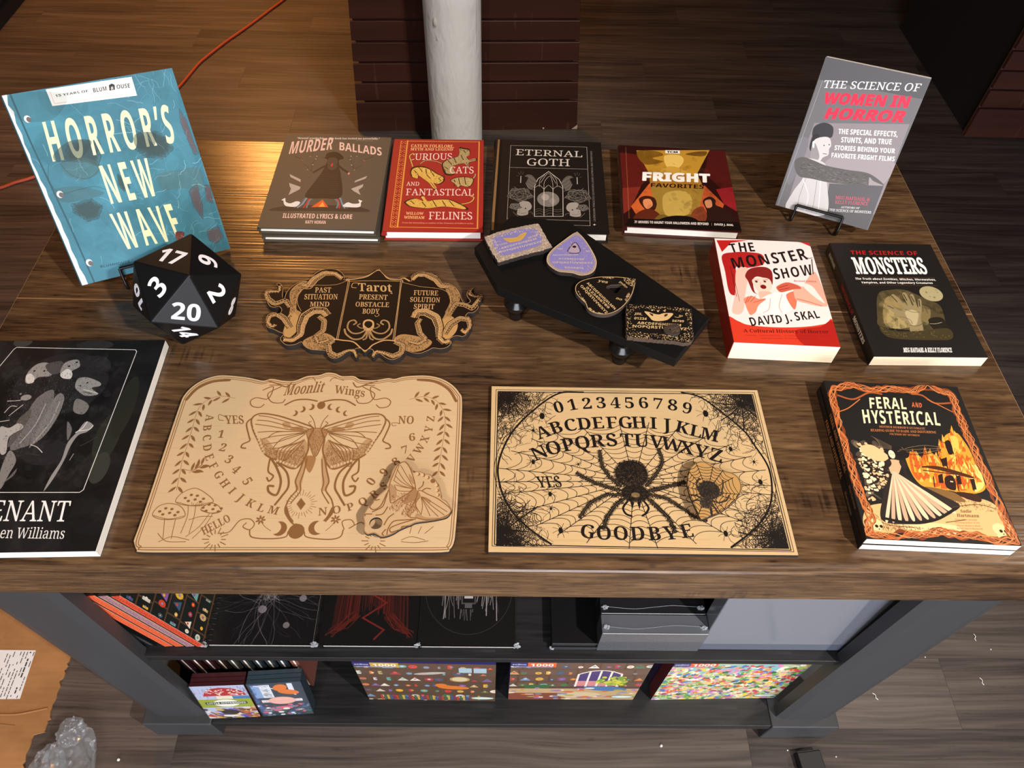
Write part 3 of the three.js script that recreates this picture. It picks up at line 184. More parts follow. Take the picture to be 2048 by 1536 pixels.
  sciM: [["f","#4d4229",[442,1141,644,1045,896,1041,1153,1223,1326,1372,1285,1728,1277,1986,836,1878,293,1799,290,1596],1],["f","#85744a",[506,1263,695,1168,828,1379,819,1734,591,1824,355,1741],1],["f","#a08e5e",[474,1504,606,1443,684,1678,635,1823,403,1798],1],["f","#7a6a44",[1009,1377,1146,1435,1019,1732,908,1733],1],["f","#231d14",[1050,1644,1261,1611,1286,1843,1066,1846],1],["x","smoke","rgba(170,150,96,.13)",486,1110,932,1072,886,1733,337,1799,110],["x","smoke","rgba(20,16,12,.16)",472,1048,1518,1093,1267,2014,178,2028,70],["e","#a89c74",1278,1113,175,160],["d","#7c7150",18,[1213,1083,1301,1190]],["d","#8a7f5c",12,[1386,1080,1238,1175,1380,1033]],["f","#8f805c",[699,1894,720,1736,627,1597,534,1459,499,1369,564,1365,684,1477,744,1417,700,1291,645,1169,698,1143,794,1362,829,1349,826,1129,887,1110,899,1342,922,1342,934,1158,989,1145,968,1377,981,1392,1030,1237,1074,1254,1007,1467,942,1616,879,1892],1],["f","#b3a47c",[743,1500,870,1454,935,1527,841,1734,765,1764,738,1648],1],["s","#2e2618",14,[647,1175,689,1291],1,0],["s","#2e2618",14,[842,1135,851,1258],1,0],["s","#2e2618",14,[944,1171,954,1287],1,0],["s","#2e2618",14,[1038,1255,1009,1377],1,0],["s","#2e2618",14,[516,1375,588,1428],1,0],["s","#5a4e34",8,[646,1591,760,1648,775,1735],1,0],["s","#5a4e34",8,[763,1441,855,1499,967,1497],1,0],["s","#4a4028",8,[721,1765,827,1778,919,1733],1,0],["f","#3f351f",[264,1785,463,1883,838,1872,1273,1820,1271,2014,993,2051,356,2012],1],["x","speck","#6e5f3a",271,1799,1276,1872,1267,2014,317,1998,120],["s","#c9bfa4",6,[1041,1731,1130,1730,1229,1700],1,0],["t","THE SCIENCE OF","B","#b5181c",[276,261,1372,258,286,169]],["t","MONSTERS","NS","#f6f2ea",[236,692,1396,676,251,333]],["s","#7a4a2a",4,[260,760,1453,766],0,0],["s","#7a4a2a",4,[253,938,1436,941],0,0],["t","The Truth about Zombies, Witches, Werewolves,","B","#f0ece4",[182,828,1458,830,191,783]],["t","Vampires, and Other Legendary Creatures","B","#f0ece4",[256,907,1381,901,263,865]],["t","MEG HAFDAHL & KELLY FLORENCE","NS","#f0ece4",[460,2284,1173,2276,481,2202]]],
  feral: [["f","#dcae74",[95,1956,402,1854,740,1766,1378,1733,1673,1788,1762,1974,1756,2244,913,2220,80,2261],1],["f","#f0c890",[483,2124,1095,2127,1134,2242,594,2269],1],["f","#e8962f",[791,1195,885,1095,973,1128,966,1318,1118,1082,1227,1153,1410,832,1579,773,1638,898,1669,1052,1674,1280,1679,1593,1438,1694,1215,1652,937,1631,819,1492],1],["f","#f2bb54",[1402,911,1546,824,1565,1019,1398,1182],1],["f","#f4c870",[1587,1247,1690,1280,1681,1538,1531,1654,1528,1473],1],["f","#dd5a1d",[846,1173,923,1131,950,1319,998,1428,900,1543,819,1437],1],["f","#dd5a1d",[1106,1121,1172,1175,1192,1268,1102,1348,1066,1256],1],["f","#dd5a1d",[1290,1263,1420,1162,1332,1336,1255,1377],1],["f","#dd5a1d",[1377,1296,1534,1213,1500,1364,1390,1407],1],["f","#dd5a1d",[1357,1555,1479,1476,1469,1603,1360,1645],1],["f","#dd5a1d",[1040,1499,1139,1439,1131,1567,1039,1608],1],["x","flames","#f0a238 #e8781f #f7c860 #dd5a1d #f2b04a",824,1193,973,1128,1106,1121,1397,872,1576,783,1662,1072,1646,1594,1215,1652,942,1613,808,1474,130],["s","#3a1a0c",14,[963,1327,1190,1325,1557,1435],0,0],["s","#3a1a0c",14,[966,1374,1544,1427],0,0],["s","#3a1a0c",14,[1238,1171,1246,1303],0,0],["s","#3a1a0c",14,[1321,1167,1289,1320],0,0],["s","#3a1a0c",14,[1362,933,1433,968,1439,1103],0,0],["s","#3a1a0c",14,[1068,1461,1039,1608],0,0],["s","#3a1a0c",14,[1528,1473,1521,1637],0,0],["s","#3a1a0c",14,[1367,1427,1328,1647],0,0],["f","#241510",[1378,932,1452,908,1437,1084,1373,1107],1],["f","#2a1710",[1209,1472,1302,1430,1327,1502,1290,1640,1189,1609],1],["f","#4a2410",[966,1318,1196,1306,1547,1417,1534,1455,1179,1363],1],["d","#f3dca8",10,[1270,1520,1288,1522]],["f","#2a1710",[1248,1190,1321,1167,1295,1300,1232,1294]],["f","#2a1710",[1131,1439,1197,1408,1169,1547,1113,1550]],["f","#2a1710",[1528,1473,1580,1461,1559,1617,1508,1628]],["f","#2a1710",[1364,1436,1416,1424,1398,1553,1349,1555]],["x","hatch","#3a2010",905,1633,1563,1652,1737,1872,1623,1930,1184,1848,734,1784,120],["x","hatch","#4a2a14",127,1955,327,2132,773,2177,1089,2144,295,2251,93,2211,90],["f","#3a1d10",[1306,1666,1547,1698,1546,1795,1372,1751],1],["f","#7d5a30",[910,1614,1241,1669,1354,1805,1059,1750],1],["x","smoke","rgba(216,180,134,.25)",209,976,546,1074,504,1417,172,1900,178,1434,60],["x","blobs","#d8b486",209,976,513,1076,507,1342,443,1585,281,1719,163,1935,197,1359,60],["x","blobs","#f0d8ae",206,1054,469,1117,475,1344,383,1570,172,1900,204,1395,36],["f","#e8b884",[256,1051,395,1024,519,1114,576,1207,462,1270,312,1221,249,1148],1],["f","#1b1613",[586,1111,665,1058,824,1020,868,1095,824,1193,725,1199,691,1143,653,1222,571,1226],1],["s","#1b1613",9,[697,1124,891,1017,1103,966,1293,995],1,0],["s","#6b5a44",5,[430,885,544,957,657,1029],1,0],["s","#6b5a44",9,[714,1108,885,1037,1095,994,1289,1007],1,0],["s","#6b5a44",5,[441,894,540,973,655,1037],1,0],["s","#1b1613",9,[732,1091,879,1056,1087,1022,1285,1019],1,0],["s","#6b5a44",5,[452,903,536,989,652,1045],1,0],["s","#6b5a44",9,[749,1075,874,1076,1079,1049,1282,1031],1,0],["s","#6b5a44",5,[463,913,531,1005,650,1053],1,0],["s","#1b1613",9,[767,1058,868,1095,1070,1077,1278,1043],1,0],["s","#6b5a44",5,[474,922,527,1021,648,1061],1,0],["s","#6b5a44",9,[785,1042,863,1115,1062,1104,1274,1054],1,0],["s","#6b5a44",5,[485,931,523,1037,646,1069],1,0],["s","#1b1613",9,[803,1025,857,1134,1054,1132,1271,1066],1,0],["s","#6b5a44",5,[495,940,519,1052,644,1077],1,0],["e","#f1dcb4",626,1154,41,64],["d","#2a1c14",5,[614,1151,646,1153]],["f","#caa67e",[547,1256,681,1239,714,1294,618,1466,545,1470],1],["f","#2a211c",[498,1286,571,1226,583,1301,519,1360],1],["f","#2a211c",[692,1257,761,1244,773,1328,712,1359],1],["s","#2a211c",26,[521,1351,455,1419,372,1368],1,0],["s","#2a211c",24,[723,1349,732,1460,787,1549],1,0],["s","#e0bd92",10,[372,1368,336,1351],1,0],["f","#2a211c",[534,1452,671,1449,803,1548,1070,1713,1271,1844,1158,1954,893,2087,631,2142,256,2110,345,1786,438,1603],1],["f","#e2c6a0",[538,1479,551,1479,343,2072,302,2066],1],["f","#c7a283",[549,1479,563,1478,422,2067,377,2061],1],["f","#e2c6a0",[561,1478,574,1478,501,2059,453,2054],1],["f","#c7a283",[572,1478,586,1477,580,2049,529,2045],1],["f","#e2c6a0",[583,1477,598,1476,661,2037,606,2034],1],["f","#c7a283",[595,1476,609,1476,743,2022,684,2021],1],["f","#e2c6a0",[606,1476,621,1475,825,2005,763,2005],1],["f","#c7a283",[617,1475,633,1474,908,1985,842,1988],1],["f","#e2c6a0",[629,1475,644,1474,992,1962,922,1968],1],["f","#c7a283",[640,1474,656,1473,1078,1938,1004,1947],1],["f","#e2c6a0",[652,1473,668,1473,1164,1910,1085,1923],1],["s","#1d1713",36,[273,2076,485,2116,716,2112,950,2050,1236,1881],1,0],["s","#5a3418",9,[132,2057,318,2166,618,2184],1,0],["s","#5a3418",9,[1173,1884,1502,1832,1731,1890],1,0],["s","#5a3418",9,[1028,2097,1273,2050],1,0],["e","#e9c78f",158,2166,89,77],["f","#e9c78f",[114,2218,206,2214,182,2281,115,2284],1],["d","#22140c",20,[164,2189,219,2190]],["d","#22140c",8,[187,2228]],["e","#e9c78f",1658,2157,90,80],["f","#e9c78f",[1609,2210,1702,2205,1671,2273,1603,2276],1],["d","#22140c",20,[1662,2180,1717,2181]],["d","#22140c",8,[1681,2219]],["x","vine","#7a3a1c",82,137,175,110,363,52,623,128,905,80,1150,109,1422,13,1589,95,1724,109,1707,429,1711,675,1722,894,1733,1107,1743,1314,1759,1498,1759,1678,1759,1940,1775,2109,1784,2292,1578,2318,1357,2255,1128,2259,913,2220,666,2282,438,2285,201,2321,25,2297,127,2074,83,1817,61,1586,59,1329,40,1063,45,826,50,583,49,375,55,26],["x","vine","#a5552b",82,137,175,110,363,52,623,128,905,80,1150,109,1422,13,1589,95,1724,109,1707,429,1711,675,1722,894,1733,1107,1743,1314,1759,1498,1759,1678,1759,1940,1775,2109,1784,2292,1578,2318,1357,2255,1128,2259,913,2220,666,2282,438,2285,201,2321,25,2297,127,2074,83,1817,61,1586,59,1329,40,1063,45,826,50,583,49,375,50,16],["x","vine","#c9713a",82,137,175,110,363,52,623,128,905,80,1150,109,1422,13,1589,95,1724,109,1707,429,1711,675,1722,894,1733,1107,1743,1314,1759,1498,1759,1678,1759,1940,1775,2109,1784,2292,1578,2318,1357,2255,1128,2259,913,2220,666,2282,438,2285,201,2321,25,2297,127,2074,83,1817,61,1586,59,1329,40,1063,45,826,50,583,49,375,60,9],["x","vine","#e39a5c",82,137,175,110,363,52,623,128,905,80,1150,109,1422,13,1589,95,1724,109,1707,429,1711,675,1722,894,1733,1107,1743,1314,1759,1498,1759,1678,1759,1940,1775,2109,1784,2292,1578,2318,1357,2255,1128,2259,913,2220,666,2282,438,2285,201,2321,25,2297,127,2074,83,1817,61,1586,59,1329,40,1063,45,826,50,583,49,375,45,5],["s","#a5552b",26,[145,242,339,295,576,174,747,186],1,0],["s","#a5552b",26,[1651,285,1440,297,1304,176,1169,162],1,0],["s","#c9713a",14,[82,519,234,448,427,290],1,0],["s","#c9713a",14,[1638,433,1497,336,1355,238],1,0],["t","FERAL","H","#f5e6b4",[510,437,1035,422,536,252]],["t","AND","H","#d9703a",[1106,383,1246,385,1126,301]],["t","HYSTERICAL","H","#f5e6b4",[364,682,1415,665,395,466]],["t","MOTHER HORROR’S ULTIMATE","SB","#c5763f",[570,743,1178,744,579,711]],["t","READING GUIDE TO DARK AND DISTURBING","SB","#c5763f",[441,809,1307,797,450,772]],["t","FICTION BY WOMEN","SB","#c5763f",[679,853,1074,854,687,825]],["t","Sadie","SB","#4a2412",[1247,1953,1387,1949,1257,1912]],["t","Hartmann","SB","#4a2412",[1185,2014,1460,2009,1194,1971]],["t","Bram Stoker Award®-","S","#6b3a1e",[1150,2060,1422,2056,1153,2039]],["t","Winning Author of 101","S","#6b3a1e",[1137,2101,1436,2093,1140,2081]],["t","Horror Books to Read","S","#6b3a1e",[1144,2141,1429,2134,1147,2121]],["t","Before You’re Murdered","S","#6b3a1e",[1131,2179,1446,2173,1135,2158]]],
  rev: [["e","#3a3938",491,25,126,89],["e","#2c2b2a",1500,88,253,88],["e","#262a24",2122,1628,154,382],["e","#33352f",2162,2082,113,227],["e","#23251f",2218,1149,120,501],["e","#232224",1259,759,608,531],["e","#242325",1430,1849,304,190],["e","#262527",1583,500,248,221],["x","smoke","rgba(90,88,88,.10)",301,355,2032,259,2061,2297,1029,2283,160],["x","smoke","rgba(8,8,8,.22)",301,355,2032,259,2061,2297,1029,2283,60],["s","#d8d6d4",10,[270,699,413,156,437,120,2083,176,2109,210,2063,2393,2029,2428,534,2407],0,0],["f","#8d8a88",[774,729,749,572,820,426,955,400,1057,522,1073,628,919,652,854,756],1],["f","#c9c6c2",[747,625,794,586,868,652,880,743,799,742],1],["d","#1a191a",14,[962,542,829,541]],["f","#4a4848",[948,441,1132,375,1222,523,1084,601],1],["f","#8d8a88",[1197,602,1186,416,1289,349,1366,363,1410,471,1333,551,1347,656],1],["f","#cfccc8",[1197,602,1258,510,1346,577,1353,677,1249,668],1],["d","#1a191a",15,[1267,462,1349,395]],["f","#8d8a88",[1458,813,1457,683,1571,658,1758,738,1788,803,1688,841,1800,944,1647,968,1523,890],1],["d","#1a191a",12,[1603,750,1524,801]],["s","#e4e2de",6,[1585,865,1684,892,1796,931],1,0],["s","#1a191a",9,[1607,904,1718,938],1,0],["f","#6a6766",[987,1185,1047,962,1197,874,1263,1188,1214,1664,1103,1777,956,1764],1],["f","#777472",[1255,989,1375,990,1394,1287,1335,1572,1229,1733,1196,1721],1],["s","#a09c9a",14,[1170,1088,1151,1428,1059,1708],1,0],["s","#a09c9a",12,[1340,1065,1329,1383,1226,1699],1,0],["s","#c9c5c2",10,[1200,1733,1289,1768,1383,1849],1,0],["f","#55524f",[900,1378,1006,1185,1036,1379,985,1661,923,1752],1],["f","#7c7977",[968,1821,1102,1957,1092,2155,1062,2368,972,2131],1],["f","#5f5c5a",[1156,2079,1108,2198,1066,2283,1155,2177],1],["f","#8d8a88",[1594,2407,1607,2205,1657,1964,1651,1715,1714,1553,1778,1388,1894,1449,1845,1543,1748,1600,1704,1762,1695,1965,1652,2227],1],["s","#d4d1ce",12,[1704,1553,1769,1483,1797,1388],1,0],["s","#d4d1ce",12,[1745,1530,1854,1508,1890,1449],1,0],["f","#6a6766",[1543,1385,1640,1505,1636,1669],1],["f","#77736f",[1567,1216,1543,1017,1734,1119,1710,1266],1],["s","#b5b1ae",12,[661,1046,815,1035,856,985],1,0],["s","#b5b1ae",12,[690,1231,732,1133,811,1134],1,0],["s","#b5b1ae",12,[687,1375,794,1353],1,0],["s","#b5b1ae",12,[767,1280,829,1183,881,1110],1,0],["e","#8d8a88",878,990,68,48],["d","#8d8a88",14,[786,929]],["f","#a8a4a1",[723,1471,839,1472,928,1402,1013,1474,891,1614,938,1843,863,1842],1],["s","#3a3838",8,[1095,1912,1211,1869,1370,1894],1,0],["s","#4a4746",6,[1819,1763,1912,1695,1987,1627],1,0],["s","#8d8a88",10,[1779,1876,1761,1966],1,0],["x","hatch","rgba(20,20,20,.8)",424,356,1667,366,1783,1019,1544,1621,1610,2376,1029,2283,260],["x","hatch","rgba(190,186,182,.35)",523,623,1542,632,1472,1288,1209,1756,947,2066,160],["t","REVENANT","S","#efedea",[557,2782,2010,2817,521,2506]],["t","en Williams","S","#e4e2df",[1293,3017,2044,3039,1276,2880]]],
